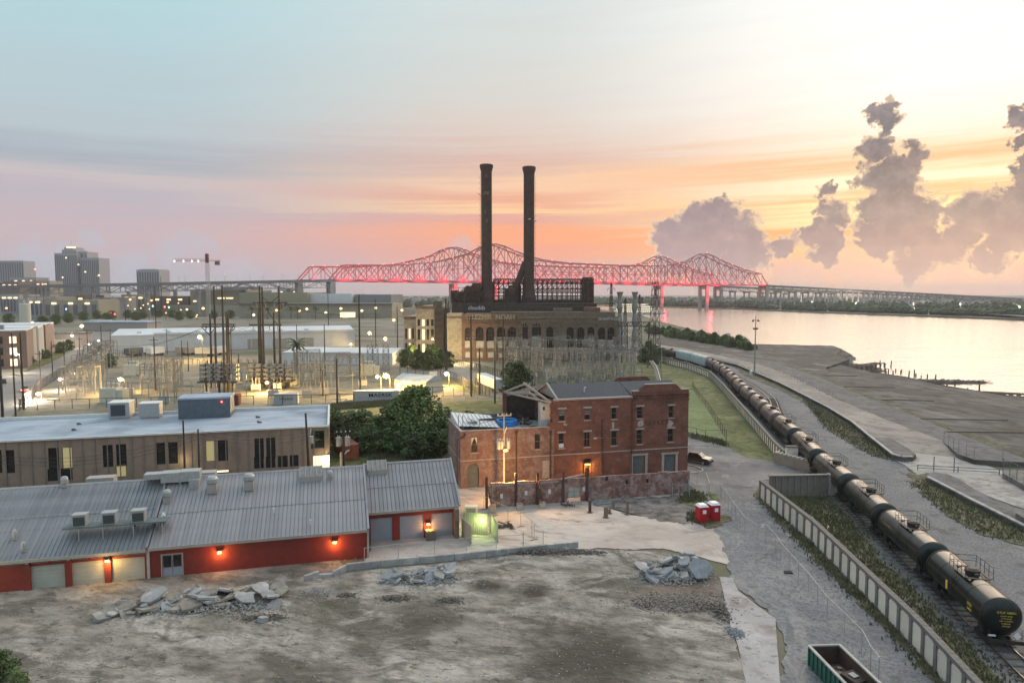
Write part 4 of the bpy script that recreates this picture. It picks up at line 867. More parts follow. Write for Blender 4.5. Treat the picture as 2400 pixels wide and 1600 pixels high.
def shroof(px, py, e0, z0, sl):                 # point on the front roof slope: s, off, z
 r = ray(px, py); lo, hi = 20.0, 200.0
 f = lambda t: (CAMH + r.z * t) - (z0 + sl * (((r.x * t - SO[0]) * gn[0] + (r.y * t - SO[1]) * gn[1]) - e0))
 for _ in range(60):
  mid = (lo + hi) / 2
  if f(mid) > 0: lo = mid
  else: hi = mid
 t = lo; return ((r.x * t - SO[0]) * gd[0] + (r.y * t - SO[1]) * gd[1], (r.x * t - SO[0]) * gn[0] + (r.y * t - SO[1]) * gn[1], CAMH + r.z * t)
shed = thing('metal_shed', 'long low metal building with ribbed grey roof, red walls and three cream roller doors', 'building', SO, GA)
shed3 = thing('garage_building', 'grey roofed red garage with three blue grey roller doors beyond the shed', 'building', SO, GA)
EZ, RZ, RO = 3.45, 7.7, 9.0; SL = (RZ - EZ) / RO
E3, E3Z, R3, R3Z = 4.3, 3.85, 10.3, 7.55; SL3 = (R3Z - E3Z) / (R3 - E3)
def roof_panels(par, s0, s1, e0, z0, e1, z1, split, w, m):
 n = round((s1 - s0) / w); w = (s1 - s0) / n; sl = (z1 - z0) / (e1 - e0)
 for (a, c, dz) in ((e0 - .45, split + .12, 0.0), (split, e1, 0.05)):
  b = MB(); za, zc = z0 + sl * (a - e0) + dz, z0 + sl * (c - e0) + dz
  b.add([(0, a, za), (w - .01, a, za), (w - .01, c, zc), (0, c, zc), (0, a, za - .06), (w - .01, a, za - .06), (w - .01, c, zc - .06), (0, c, zc - .06)], [(0, 1, 2, 3), (4, 7, 6, 5), (0, 4, 5, 1), (1, 5, 6, 2), (2, 6, 7, 3), (3, 7, 4, 0)])
  h = .075
  b.add([(.0, a, za + .003), (.035, a, za + h), (.07, a, za + .003), (.0, c, zc + .003), (.035, c, zc + h), (.07, c, zc + .003)], [(0, 1, 4, 3), (1, 2, 5, 4), (0, 2, 1), (3, 4, 5)])
  me = b.mesh('roof_panel'); me.materials.append(m)
  for k in range(n): link('roof_panel', me, par, (s0 + k * w, 0, 0))
roof_panels(shed, -24.6, -.25, 0, EZ - .1, RO, RZ - .05, 4.6, .41, MT['roof_metal_dull'])
roof_panels(shed, 0.05, 20.9, 0, EZ, RO, RZ, 3.7, .41, MT['roof_metal'])
roof_panels(shed3, 21.2, 31.5, E3, E3Z, R3, R3Z, 6.9, .44, MT['roof_metal'])
def backslope(par, s0, s1, e1, z1, e2, z2, m):
 b = MB(); b.add([(s0, e1, z1), (s1, e1, z1), (s1, e2, z2), (s0, e2, z2), (s0, e1, z1 - .1), (s1, e1, z1 - .1), (s1, e2, z2 - .1), (s0, e2, z2 - .1)], [(0, 1, 2, 3), (4, 7, 6, 5), (0, 4, 5, 1), (1, 5, 6, 2), (2, 6, 7, 3), (3, 7, 4, 0)])
 b.build('back_roof', m, par)
backslope(shed, -45, -.1, RO, RZ - .05, 18, EZ, MT['roof_metal_dull']); backslope(shed, 0.05, 20.9, RO, RZ, 18, EZ, MT['roof_metal']); backslope(shed3, 21.2, 31.5, R3, R3Z, 17, E3Z, MT['roof_metal'])
MB().add([(-45, -.4, EZ - .3), (-24.7, -.4, EZ - .3), (-24.7, RO, RZ - .1), (-45, RO, RZ - .1)], [(0, 1, 2, 3)]).build('side_roof', MT['roof_metal_dull'], shed)
for (p, a, c, e, z) in ((shed, -24.6, -.05, RO, RZ), (shed, .0, 20.95, RO, RZ + .05), (shed3, 21.0, 31.6, R3, R3Z + .05)):
 b = MB(); b.extxz([(0, 0), (0, 0)], 0, 0) if 0 else b.add([(a, e - .28, z - .1), (c, e - .28, z - .1), (c, e, z + .05), (a, e, z + .05), (c, e + .28, z - .1), (a, e + .28, z - .1)], [(0, 1, 2, 3), (3, 2, 4, 5)]); b.build('ridge_cap', MT['roof_metal'], p)
# fascias, rakes
for (p, a, c, e, z) in ((shed, -45, -.2, 0, EZ - .1), (shed, 0, 20.95, 0, EZ), (shed3, 21.2, 31.5, E3, E3Z)):
 MB().bx(a, e - .56, z - .5, c, e - .46, z - .2).build('gutter', MT['trim_tan'], p)
for (p, s, e0, z0, e1, z1) in ((shed, -.12, 0, EZ, RO, RZ), (shed, 21.05, 0, EZ, RO, RZ), (shed3, 31.6, E3, E3Z, R3, R3Z), (shed3, 31.6, 17, E3Z, R3, R3Z)):
 MB().beam((s, e0 + (-.5 if e0 < e1 else .5), z0 - .2), (s, e1, z1 + .04), .22, .3).build('rake_trim', MT['roof_metal'], p)
# front walls
red = MT['red_siding']
wins = []
wx = [(5, 175, 1205, 1265), (213, 330, 1212, 1243), (350, 468, 1203, 1230), (495, 605, 1190, 1220), (625, 738, 1178, 1205), (765, 875, 1165, 1193), (892, 1002, 1155, 1182)]
for a, c, ya, yb in wx:
 (sa, za), (sb, zb_) = sh(*c1(a, yb)), sh(*c1(c, ya)); wins.append((sa, sb, 2.52, 2.98))
doors = []
for a, c in ((213, 465), (497, 735), (772, 1003)):
 doors.append((sh(*c1(a, 1400))[0], sh(*c1(c, 1380))[0], 0.0, 2.28))
wall_grid(shed, -45, -.25, 0, 2.98, wins + doors, 0.0, .25, red)
MB().bx(-45, .01, 2.98, -.25, .24, 3.3).build('fascia_board', MT['trim_tan'], shed)
for i, (a, c, z0, z1) in enumerate(wins): sash(shed, a, c, z0, z1, 0.0, fm='trim_tan', rows=1)
for (a, c, z0, z1) in doors:
 d_ = MB(); n = 12
 for k in range(n): z = z0 + (z1 - z0) * k / n; d_.bx(a, .12 + (.03 if k % 2 else 0), z, c, .2, z + (z1 - z0) / n - .012)
 d_.build('roller_door', MT['shutter_cream'], shed)
for x in (195, 480, 752):
 s = sh(*c1(x, 1390))[0]; MB().bx(s - .28, -.22, 0, s + .28, -.01, 2.5).build('pillar', red, shed)
 MB().bx(s - .14, -.12, 2.52, s + .14, -.01, 2.98).build('mullion', MT['trim_tan'], shed)
MB().bx(-.24, -.15, 0, .02, .3, 3.3).build('corner_post', MT['concrete'], shed)
dr_ = (sh(*c1(1120, 1300))[0], sh(*c1(1258, 1295))[0], 0, 2.25)
wall_grid(shed, .05, 20.9, 0, 3.35, [dr_], 0.0, .25, red)
MB().bx(.05, -.5, 3.1, 20.95, -.02, 3.17).build('soffit', MT['trim_tan'], shed)
for k in range(2):
 a = dr_[0] + (dr_[1] - dr_[0]) * k / 2; w_ = sash(shed, a + .02, a + (dr_[1] - dr_[0]) / 2 - .02, .9, 2.2, 0, fm='steel_grey', rows=1); w_.name = 'door_window'
 MB().bx(a + .02, .06, .05, a + (dr_[1] - dr_[0]) / 2 - .02, .14, .88).build('door', MT['door_blue'], shed)
MB().bx(dr_[0] - .1, -.04, 0, dr_[0], .15, 2.35).bx(dr_[1], -.04, 0, dr_[1] + .1, .15, 2.35).bx(dr_[0], -.04, 2.25, dr_[1], .15, 2.35).build('door_frame', MT['trim_tan'], shed)
MB().bx(-45, 17.7, 0, 20.9, 18, EZ).build('back_wall', red, shed)
b = MB(); b.add([(20.9, 0.25, 0), (20.9, 17.7, 0), (20.9, 18, EZ), (20.9, RO, RZ), (20.9, 0, EZ)], [(0, 1, 2, 3, 4)]); b.build('gable_wall', red, shed)
for c in (21.02,): MB().bx(c - .1, -.25, 0, c + .1, .05, 3.4).build('downpipe', MT['trim_tan'], shed)
# garage front
d3 = [(sh(*b4(a, 150), E3)[0], sh(*b4(c, 150), E3)[0], .0, 2.75) for a, c in ((362, 470), (508, 628), (664, 772))]
wall_grid(shed3, 21.2, 31.0, 0, 3.6, d3, E3, E3 + .25, red)
for a, c, z0, z1 in d3:
 d_ = MB(); n = 14
 for k in range(n): z = z1 * k / n; d_.bx(a, E3 + .12 + (.02 if k % 2 else 0), z, c, E3 + .2, z + z1 / n - .01)
 d_.build('roller_door', MT['door_blue'], shed3)
MB().bx(30.9, E3 - 1.4, 0, 31.35, E3 - .02, 3.5).build('brick_pier', MT['plant_brick_grey'], shed3)
b = MB(); b.add([(31.0, E3 + .26, 0), (31.0, 17, 0), (31.0, 17, E3Z), (31.0, R3, R3Z - .2), (31.0, E3 + .26, E3Z)], [(0, 1, 2, 3, 4)]); b.build('gable_wall', red, shed3)
MB().bx(21.2, 16.8, 0, 30.99, 17, E3Z - .1).build('back_wall', red, shed3)
slabp = [sh(*p, 0)[0] for p in ((869, 1270), (1100, 1260))]
# wall lamps
def wall_lamp(par_loc, lab, e, col, mm, rz=GA, out=-1):
 l = thing('wall_lamp', lab, 'lamp', par_loc, rz, 'wall lamps on the red building')
 MB().bx(-.22, -.3, -.02, .22, 0, .12).build('hood', MT['trim_tan'], l)
 MB().bx(-.17, -.26, -.12, .17, -.04, -.021).build('lens', MT[mm], l)
 plight('lamp_light', (0, -.55, -.3), e, col, .12, l); return l
def loc3(s, off, z, O=SO): return (O[0] + gd[0] * s + gn[0] * off, O[1] + gd[1] * s + gn[1] * off, z)
s_, z_ = sh(*c1(750, 1225)); wall_lamp(loc3(s_, -.24, 2.35), 'orange wall lamp on the red pillar between the cream roller doors', 170, (1, .55, .15), 'lamp_orange')
s_, z_ = sh(*c1(1515, 1150)); wall_lamp(loc3(s_, -.02, z_), 'glowing wall lamp on the red wall nearer the glazed double door', 150, (1, .42, .12), 'lamp_orange')
s_, z_ = sh(*c1(2305, 1082)); wall_lamp(loc3(s_, -.02, z_), 'glowing wall lamp on the red wall near its right corner', 150, (1, .42, .12), 'lamp_orange')
s_, z_ = sh(*b4(648, 55), E3); wall_lamp(loc3(s_, E3 - .02, z_), 'orange wall lamp between the blue grey garage doors above a pallet', 130, (1, .42, .12), 'lamp_orange')
plight('yard_light', (-52, 58, 4), 600, (1, .8, .4), .3)
# roof equipment -------------------------------------------------------------
def rp(x, y, third=False): return shroof(*x_(x, y), E3 if third else 0, E3Z if third else EZ, SL3 if third else SL)
x_ = c1
def place(s, off, z): return loc3(s, off, z)
def cap_vent(px, lab, w=.8, h=.9):
 s, o, z = shroof(*px, 0, EZ, SL); v = thing('roof_vent', lab, 'roof vent', place(s, o, z - .1), GA, 'vents on the shed roof')
 MB().box((0, 0, h / 2), (w, w, h)).build('base', MT['trim_tan'], v)
 MB().lathe([(w * .5, h), (w * .62, h + .15), (w * .62, h + .55), (w * .45, h + .8), (.1, h + .85)], 14).build('cap', MT['galvanised'], v); return v
cap_vent(c1(1465, 740), 'round capped exhaust fan on the shed roof, second from the ridge duct'.replace('second from', 'nearer'), .95, 1.0)
cap_vent(c1(1718, 720), 'round capped exhaust fan on the shed roof, farther right from the ridge duct', .95, 1.0)
cap_vent(c1(1152, 810), 'small capped vent on the shed roof just below the big ridge duct', .7, .6)
cap_vent(c1(2275, 655), 'small square vent near the ridge beside the louvred ventilator', .5, .3)
cap_vent(c1(445, 700), 'small hooded vent by itself at the ridge of the left roof', .6, .3)
cap_vent(c1(103, 1060), 'little vent low on the left roof, upper one of two', .32, .1)
cap_vent(c1(163, 1145), 'little vent low on the left roof, close to the gutter', .32, .1)
def small_pipe(px, lab, third=False, h=.45):
 s, o, z = shroof(*px, E3 if third else 0, E3Z if third else EZ, SL3 if third else SL); v = thing('vent_pipe', lab, 'vent pipe', place(s, o, z), GA, 'vent pipes on the shed roof')
 MB().tube((0, 0, -.1), (0, 0, h), .07).build('pipe', MT['white_paint'], v); MB().tube((0, 0, h), (0, 0, h + .1), .11).build('cap', MT['white_paint'], v)
small_pipe(c1(1888, 890), 'short white vent pipe on the roof above the transverse seam'); small_pipe(c1(2140, 968), 'short white vent pipe lowest on the roof above the right wall lamp'); small_pipe(Z6(255, 1080), 'short white vent pipe on the garage roof', True)
def louvre(px, lab, w=2.4, third=False):
 s, o, z = shroof(*px, E3 if third else 0, E3Z if third else EZ, SL3 if third else SL); v = thing('ridge_ventilator', lab, 'ventilator', place(s, o, z), GA, 'louvred ventilators at the ridge')
 MB().bx(-w / 2, -.05, -.6, w / 2, 1.4, .55).build('base', MT['trim_tan'], v)
 MB().add([(-w / 2, -.05, .56), (w / 2, -.05, .56), (w / 2, 1.3, 1.45), (-w / 2, 1.3, 1.45)], [(0, 1, 2, 3)]).build('screen', MT['steel_grey'], v)
 MB().bx(-w / 2, 1.31, .5, w / 2, 1.4, 1.45).build('back_panel', MT['trim_tan'], v)
 for k in range(5): x = -w / 2 + w * k / 4; MB().beam((x, -.06, .6), (x, 1.3, 1.5), .09, .1).build('rib', MT['trim_tan'], v)
louvre(c1(2143, 672), 'louvred box ventilator straddling the ridge left of the roof step'); louvre(Z5(1085, 1015), 'louvred box ventilator at the ridge of the garage', 2.2, True)
for (px, lab, w) in (((1655, 1), '', 0),): pass
# ridge duct
s, o, z = shroof(*c1(1200, 700), 0, EZ, SL); dv = thing('roof_duct', 'long boxy metal duct lying along the shed ridge', 'duct', place(s, o + .5, z + .3), GA)
MB().bx(-1.3, -.6, .1, .6, .9, 1.15).build('duct', MT['galvanised'], dv); MB().bx(.62, -.6, .1, 2.6, .9, 1.2).build('duct', MT['galvanised'], dv); MB().bx(-3.0, -.5, .55, -1.32, .8, 1.1).build('duct', MT['galvanised'], dv)
MB().bx(1.6, -1.2, -1.0, 2.6, -.61, .4).build('riser', MT['galvanised'], dv); MB().bx(-1.1, -.5, -.4, -.9, .8, .09).build('leg', MT['steel_grey'], dv); MB().bx(.5, -.5, -.4, .7, .8, .09).build('leg', MT['steel_grey'], dv)
# condenser platform
s, o, z = shroof(*c1(795, 1060), 0, EZ, SL); cp = thing('equipment_platform', 'green grey steel platform on legs carrying air units above the left roof', 'platform', place(s, o, z), GA)
mat('platform_green', (0.10, 0.13, 0.125), (0.14, 0.17, 0.165), 2, rough=0.7)
MB().bx(-4.6, 0, 1.2, 1.9 + 2.7, 1.5, 1.32).build('deck', MT['platform_green'], cp)
for x in (-3.2, -1.1, 1.6, 4.2): MB().beam((x, .1, -.1), (x, .1, 1.2), .08).build('leg', MT['galvanised'], cp); MB().beam((x, 1.4, .4), (x, 1.4, 1.2), .08).build('leg', MT['galvanised'], cp)
mat('grille_dark', (0.05, 0.06, 0.065), rough=0.6)
for k, x in enumerate((-3.2, -.6, 2.0)):
 a_ = thing('air_unit', ['left', 'middle', 'right'][k] + ' one of three square air units on the green roof platform', 'air conditioner', place(s + x, o + .25, z + 1.33), GA, 'air units on the roof platform')
 MB().bx(-.6, 0, 0, .6, .9, 1.1).build('cabinet', MT['galvanised'], a_); MB().bx(-.5, -.03, .1, .5, -.005, .95).build('grille', MT['grille_dark'], a_); MB().bx(-.66, -.06, 1.11, .66, .96, 1.2).build('lid', MT['galvanised'], a_)
s, o, z = shroof(*c1(1123, 940), 0, EZ, SL); pm = thing('pipe_elbow', 'black pipe with a white elbow joining the two shed roofs', 'pipe', place(s, o, z), GA)
MB().tube((-2.6, 0, .35), (-.1, 0, .35), .07).tube((-2.6, 0, .35), (-2.5, -.5, -.6), .07).build('pipe', MT['black'], pm); MB().tube((0, -.3, -.1), (0, .3, .75), .15).tube((-.1, 0, .4), (.2, 0, .6), .14).build('elbow', MT['white_paint'], pm)
# distant vents seen over the ridge
for (x, y, lab) in ((700, 660, 'grey louvred ventilator just behind the left ridge by the tan building'), (1400, 625, 'grey louvred ventilator just behind the ridge left of the strip light')):
 p = sh(*c1(x, y), 12); v = thing('back_ventilator', lab, 'ventilator', loc3(p[0], 12, 5.6), GA, 'ventilators behind the ridge'); MB().bx(-1.4, -.7, 0, 1.4, .7, p[1] - 5.6 + .4).build('base', MT['trim_tan'], v)
# ------------------------------------------------------------------ tan office block
mat('tan_panel', (0.30, 0.215, 0.165), (0.35, 0.26, 0.20), 1.2, rough=0.9, c3=(0.24, 0.18, 0.145), s3=0.4)
mat('tan_rib', (0.26, 0.235, 0.205), (0.21, 0.19, 0.165), 1.0, rough=0.85)
mat('roof_blue', (0.30, 0.36, 0.44), (0.40, 0.46, 0.54), 0.35, rough=0.55, c3=(0.17, 0.205, 0.26), s3=0.12, lo3=0.48, hi3=0.7, stretch=(0.5, 1.6, 1))
mat('warm_room', (0.4, 0.35, 0.2), emit=(1.0, 0.8, 0.35), es=0.22)
TO = (-29.3, 106.9, 0)
def tn(px, py, off=0.0): return PL(px, py, (TO[0] + gn[0] * off, TO[1] + gn[1] * off), gd)
tb = thing('office_building', 'two storey tan office block with ribbed facade, dark windows and flat blue roof', 'building', TO, GA)
TH_ = 7.2; XL = -62
tw = []
for (a, c, ya, yb, lit) in ((-60, 18, 455, 610, 0), (35, 105, 455, 610, 0), (330, 410, 440, 590, 0), (425, 503, 435, 583, 1), (706, 782, 420, 568, 0), (798, 875, 415, 562, 2), (1067, 1141, 404, 550, 0), (1156, 1228, 400, 545, 0), (1415, 1488, 390, 530, 1), (1500, 1572, 386, 526, 2), (1752, 1820, 374, 515, 0), (1833, 1900, 370, 508, 0), (330, 410, 665, 700, 0), (422, 503, 660, 695, 0), (1752, 1820, 585, 640, 0), (1833, 1900, 578, 640, 0), (1915, 1985, 572, 640, 0), (1998, 2060, 568, 640, 0), (800, 875, 630, 700, 1)):
 sa, z1 = tn(*c1(a, ya)); sb, z0 = tn(*c1(c, yb)); tw.append((sa, sb, (z0 if yb < 620 else .9), (z1 if ya < 560 else 2.7), lit))
bal = (tn(*c1(2150, 400))[0] - .2, -.45, 3.55, 6.35)
wall_grid(tb, XL, 0, 0, TH_ - .25, [w[:4] for w in tw] + [bal], 0, .3, MT['tan_panel'])
for w in tw: sash(tb, *w[:4], 0.0, m=(MT['glass_dark'], MT['warm_room'], MT['glass_dark'])[w[4]], fm='black', rows=1)
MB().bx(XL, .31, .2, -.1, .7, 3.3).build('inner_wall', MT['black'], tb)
s = -.4
while s > -50:
 MB().bx(s - .06, -.13, 0, s + .06, -.005, TH_ - .3).build('rib', MT['tan_rib'], tb); s -= 1.62
MB().bx(XL, -.35, TH_ - .25, .35, -.01, TH_).build('fascia', MT['white_paint'], tb)
MB().bx(0, .3, 0, .3, 20, TH_ - .25).build('side_wall', MT['tan_panel'], tb)
MB().bx(XL, .3, TH_ - .9, 0, 20, TH_ - .45).build('roof', MT['roof_blue'], tb)
MB().bx(XL, 19.7, TH_ - .45, .35, 20.1, TH_ + .1).build('parapet', MT['white_paint'], tb); MB().bx(.05, 0, TH_ - .45, .35, 19.7, TH_ + .1).build('parapet', MT['white_paint'], tb)
MB().bx(bal[0], .3, 3.3, bal[1], 2.5, 3.5).build('balcony', MT['concrete_dark'], tb)
MB().bx(-2.2, -.25, .2, .25, -.14, 2.4).build('porch_panel', MT['window_warm'], tb)
def onroof(px, py, z=TH_ - .45):
 p = GP(px, py, z); v = Vector((p.x - TO[0], p.y - TO[1], 0)); return (v.x * gd[0] + v.y * gd[1], v.x * gn[0] + v.y * gn[1])
def unit(px, lab, dx, dy, dz, grille=True):
 s, o = onroof(*px); u = thing('rooftop_air_unit', lab, 'air conditioner', loc3(s, o, TH_ - .44, TO), GA, 'air units on the blue roof')
 MB().bx(0, 0, .25, dx, dy, dz).build('cabinet', MT['galvanised'], u); MB().bx(.1, .1, 0, dx - .1, dy - .1, .24).build('base', MT['trim_tan'], u)
 if grille: MB().bx(.35, -.03, .5, dx - .6, -.004, dz - .3).build('grille', MT['grille_dark'], u)
 MB().bx(-.08, -.08, dz + .002, dx + .08, dy + .08, dz + .12).build('lid', MT['white_paint'], u)
unit(c1(748, 243), 'square rooftop air unit with dark grille on the blue roof', 3.2, 3.2, 2.7); unit(c1(960, 240), 'hooded white rooftop air unit right of the grilled one', 3.1, 2.6, 2.5, False)
mat('penthouse_blue', (0.085, 0.115, 0.14), (0.12, 0.15, 0.18), 1.0, rough=0.55)
s, o = onroof(*c1(1230, 243)); ph = thing('roof_penthouse', 'dark blue ribbed metal plant room with flat roof on the office block', 'plant room', loc3(s, o, TH_ - .44, TO), GA)
MB().bx(0, 0, 0, 8.2, 5, 3.3).build('body', MT['penthouse_blue'], ph)
for k in range(17): MB().bx(k * .5 + .05, -.06, 0, k * .5 + .16, -.003, 3.25).build('rib', MT['penthouse_blue'], ph)
MB().bx(-.1, -.15, 3.302, 8.3, 5.1, 3.6).build('roof', MT['roof_blue'], ph); MB().lathe([(.01, -.12), (.16, 0), (.01, .12)], 8, (6.9, -.2, 2.75)).build('warning_light', MT['red_light'], ph)
for (x, y, k) in ((230, 235, 0), (545, 278, 1), (1780, 230, 2), (1790, 265, 3), (510, 318, 4)):
 s, o = onroof(*c1(x, y)); v = thing('roof_stub', ['pale pipe hood on the blue roof at its left', 'low dark vents on the blue roof left of the grilled unit', 'low dark drain on the blue roof, nearer its back edge', 'low dark drain on the blue roof in the middle of its right part', 'low dark drain on the blue roof near the front left'][k], 'roof vent', loc3(s, o, TH_ - .45, TO), GA)
 MB().lathe([(.35, 0), (.35, .12), (.2, .2)], 10).bx(-.5, .5, 0, -.1, .8, .18).build('body', MT['white_paint' if k == 0 else 'steel_dark'], v)
plight('porch_light', loc3(.2, -1.0, 1.9, TO), 160, (1, .75, .3), .2); plight('yard_light', loc3(-21, -1.2, 2.9, TO), 60, (1, .8, .4), .2)
p = tn(*c1(1530, 605), -1.2); sl_ = thing('strip_light', 'bright strip light in front of the tan office block', 'lamp', loc3(p[0] - .8, -1.2, p[1], TO), GA); MB().bx(0, 0, 0, 1.7, .15, .22).build('tube', MT['window_lit'], sl_); MB().bx(0, .16, 0, 1.7, 1.19, .1).build('bracket', MT['steel_grey'], sl_)
# ------------------------------------------------------------------ brick warehouse
brickmat('wh_brick', (0.21, 0.060, 0.038), (0.29, 0.098, 0.062), (0.25, 0.18, 0.15), (0.085, 0.055, 0.046), (0.36, 0.26, 0.22), 1.0, 0.55, 0.68)
brickmat('wh_brick_pink', (0.23, 0.10, 0.08), (0.31, 0.16, 0.13), (0.33, 0.26, 0.23), (0.11, 0.065, 0.055), (0.42, 0.33, 0.30), 1.0, 0.46, 0.60)
brickmat('wall_brick', (0.23, 0.075, 0.055), (0.30, 0.12, 0.09), (0.32, 0.25, 0.22), (0.10, 0.065, 0.055), (0.52, 0.42, 0.39), 1.0, 0.46, 0.58)
brickmat('brick_orange', (0.26, 0.075, 0.035), (0.32, 0.10, 0.05), (0.22, 0.14, 0.11), (0.14, 0.07, 0.05), (0.30, 0.17, 0.12), 1.0, 0.62, 0.8)
mat('limestone', (0.42, 0.37, 0.34), (0.34, 0.30, 0.275), 2.0, rough=0.85)
mat('shingle', (0.045, 0.052, 0.065), (0.075, 0.084, 0.10), 4.0, rough=0.9)
mat('iron_pipe', (0.06, 0.035, 0.03), (0.10, 0.055, 0.045), 2.0, rough=0.8)
mat('door_green', (0.10, 0.115, 0.115), (0.14, 0.155, 0.155), 2.0, rough=0.8)
mat('plaster', (0.62, 0.60, 0.56), (0.50, 0.48, 0.45), 1.5, rough=0.9)
mat('timber', (0.26, 0.23, 0.21), (0.36, 0.33, 0.30), 3.0, rough=0.9)
mat('white_patch', (0.45, 0.40, 0.37), (0.33, 0.25, 0.22), 3.0, rough=0.9)
mat('flat_roof', (0.30, 0.32, 0.35), (0.40, 0.42, 0.44), 0.5, rough=0.5, c3=(0.17, 0.18, 0.20), s3=0.35)
mat('pool_blue', (0.02, 0.22, 0.62), (0.03, 0.30, 0.72), 2, rough=0.4)
mat('flue_white', (0.6, 0.62, 0.64), rough=0.4)
BO = (-7.37, 96.14, 0)
def fb(p, off=0.0): return PL(p[0], p[1], (BO[0] + gn[0] * off, BO[1] + gn[1] * off), gd)
def locb(s, o, z): return loc3(s, o, z, BO)
BW = thing('brick_warehouse', 'old red brick warehouse of three storeys with lower wing and curved parapet', 'building', BO, GA)
def rct(x0, y0, x1, y1):
 (a, zt), (c, zb) = fb(c5(x0, y0)), fb(c5(x1, y1)); return (a, c, zb, zt)
S1, S2, S3 = 14.0, 26.6, 36.0
D_ = 10.4
up = [rct(1042, 400, 1088, 490), rct(1243, 392, 1286, 480), rct(1457, 387, 1495, 474), rct(1656, 380, 1698, 468), rct(1908, 372, 1942, 462)]
mid = [rct(1040, 588, 1082, 702), rct(1242, 578, 1286, 692), rct(1455, 568, 1498, 682), rct(1655, 560, 1697, 670), rct(1898, 552, 1940, 652)]
wing = [rct(350, 618, 400, 737), rct(852, 594, 894, 710)]
grd = [rct(1622, 765, 1716, 905), rct(1868, 755, 1954, 890), rct(1240, 790, 1290, 905)]
grd = [(a, c, 0.25, d) for a, c, b_, d in grd]
arch = rct(318, 830, 412, 1015)
ra = (arch[1] - arch[0]) / 2; arch_top = arch[3]; asp = arch_top - ra
wall_grid(BW, 0, S1, 0, 8.0, wing + [(arch[0], arch[1], 0, arch_top)], 0, .4, MT['wh_brick_pink'])
n = 10; b = MB(); cxa = (arch[0] + arch[1]) / 2
pts = [(arch[0], arch_top), (arch[0], asp)] + [(cxa - ra * math.cos(math.pi * k / n), asp + ra * math.sin(math.pi * k / n)) for k in range(1, n)] + [(arch[1], asp), (arch[1], arch_top)]
b.extxz(pts, .01, .39); b.build('arch', MT['wh_brick_pink'], BW)
MB().bx(arch[0], .28, 0, arch[1], .36, arch_top).build('door', MT['door_green'], BW)
wall_grid(BW, S1, S2, 0, 12.2, up[:3] + mid[:3] + [grd[2]], .002, .4, MT['wh_brick'])
wall_grid(BW, S2, S3, 0, 12.5, up[3:] + mid[3:] + grd[:2], -.06, .4, MT['wh_brick'])
# curved parapet
cv = [(S2, 12.5), (S2, 13.1), (S2 + .9, 13.15)] + [(S2 + .9 + .9 * math.sin(k / 6 * math.pi / 2), 14.1 - .95 * math.cos(k / 6 * math.pi / 2)) for k in range(1, 7)] + [(S3 - 1.5 - .9 * math.sin((6 - k) / 6 * math.pi / 2), 14.1 - .95 * math.cos((6 - k) / 6 * math.pi / 2)) for k in range(0, 6)][::1]
cv = [(S2, 12.5), (S2, 13.1), (S2 + .9, 13.12), (S2 + 1.1, 13.3), (S2 + 1.35, 13.65), (S2 + 1.7, 13.92), (S2 + 2.1, 14.05), (S3 - 2.6, 14.05), (S3 - 2.1, 13.92), (S3 - 1.75, 13.65), (S3 - 1.5, 13.3), (S3 - 1.3, 13.12), (S3, 13.1), (S3, 12.5)]
MB().extxz(cv[::-1], -.06, .35).build('parapet', MT['wh_brick'], BW)
MB().bx(S2 - .1, -.14, 13.12, S2 + .95, .42, 13.24).bx(S3 - 1.35, -.14, 13.12, S3 + .12, .42, 13.24).bx(S2 + 2.0, -.14, 14.07, S3 - 2.5, .42, 14.19).build('coping', MT['limestone'], BW)
MB().extxz([(a, z) for a, z in cv[::-1]], D_ - .35, D_).build('rear_parapet', MT['wh_brick'], BW)
for z, h, o in ((12.15, .16, .22), (11.75, .1, .15), (12.5, .12, .3), (11.45, .22, .1)): MB().bx(S2 - .05, -.06 - o, z, S3 + .08, -.062, z + h).build('cornice', MT['wh_brick'], BW)
MB().bx(S1, -.16, 12.2, S2 - .08, .4, 12.42).build('gutter', MT['limestone'], BW)
MB().bx(-.1, -.12, 4.02, S1, -.005, 4.16).bx(S1, -.1, 4.02, S2, .0, 4.16).bx(S2, -.18, 4.02, S3 + .02, -.065, 4.16).build('string_course', MT['limestone'], BW)
# side and back walls, wing parapets, roofs
wall_side = MB().bx(0, .4, 0, .4, D_, 8.0); wall_side.build('side_wall', MT['wh_brick_pink'], BW)
MB().bx(-.06, .5, 4.02, -.004, D_, 4.16).build('string_course', MT['limestone'], BW)
MB().bx(.4, D_ - .4, 0, S1, D_, 8.0).build('back_wall', MT['wh_brick_pink'], BW); MB().bx(S1, D_ - .4, 0, S3, D_ - .001, 12.2).build('back_wall', MT['wh_brick'], BW); MB().bx(S3 - .4, .4, 0, S3 - .001, D_ - .4, 13.1).build('end_wall', MT['wh_brick'], BW)
MB().bx(0, 0, 8.0, S1 - .5, .3, 8.35).bx(0, .3, 8.0, .3, D_, 8.35).build('parapet', MT['wh_brick_pink'], BW); MB().bx(-.05, -.05, 8.352, S1 - .8, .35, 8.42).bx(-.05, .35, 8.352, .35, D_, 8.42).build('coping', MT['limestone'], BW)
MB().bx(.3, D_ - .3, 8.0, S1 - 1, D_ - .02, 8.9).build('rear_parapet', MT['concrete_dark'], BW)
MB().bx(.41, .41, 7.6, S1 + 3, D_ - .41, 7.75).build('flat_roof', MT['flat_roof'], BW)
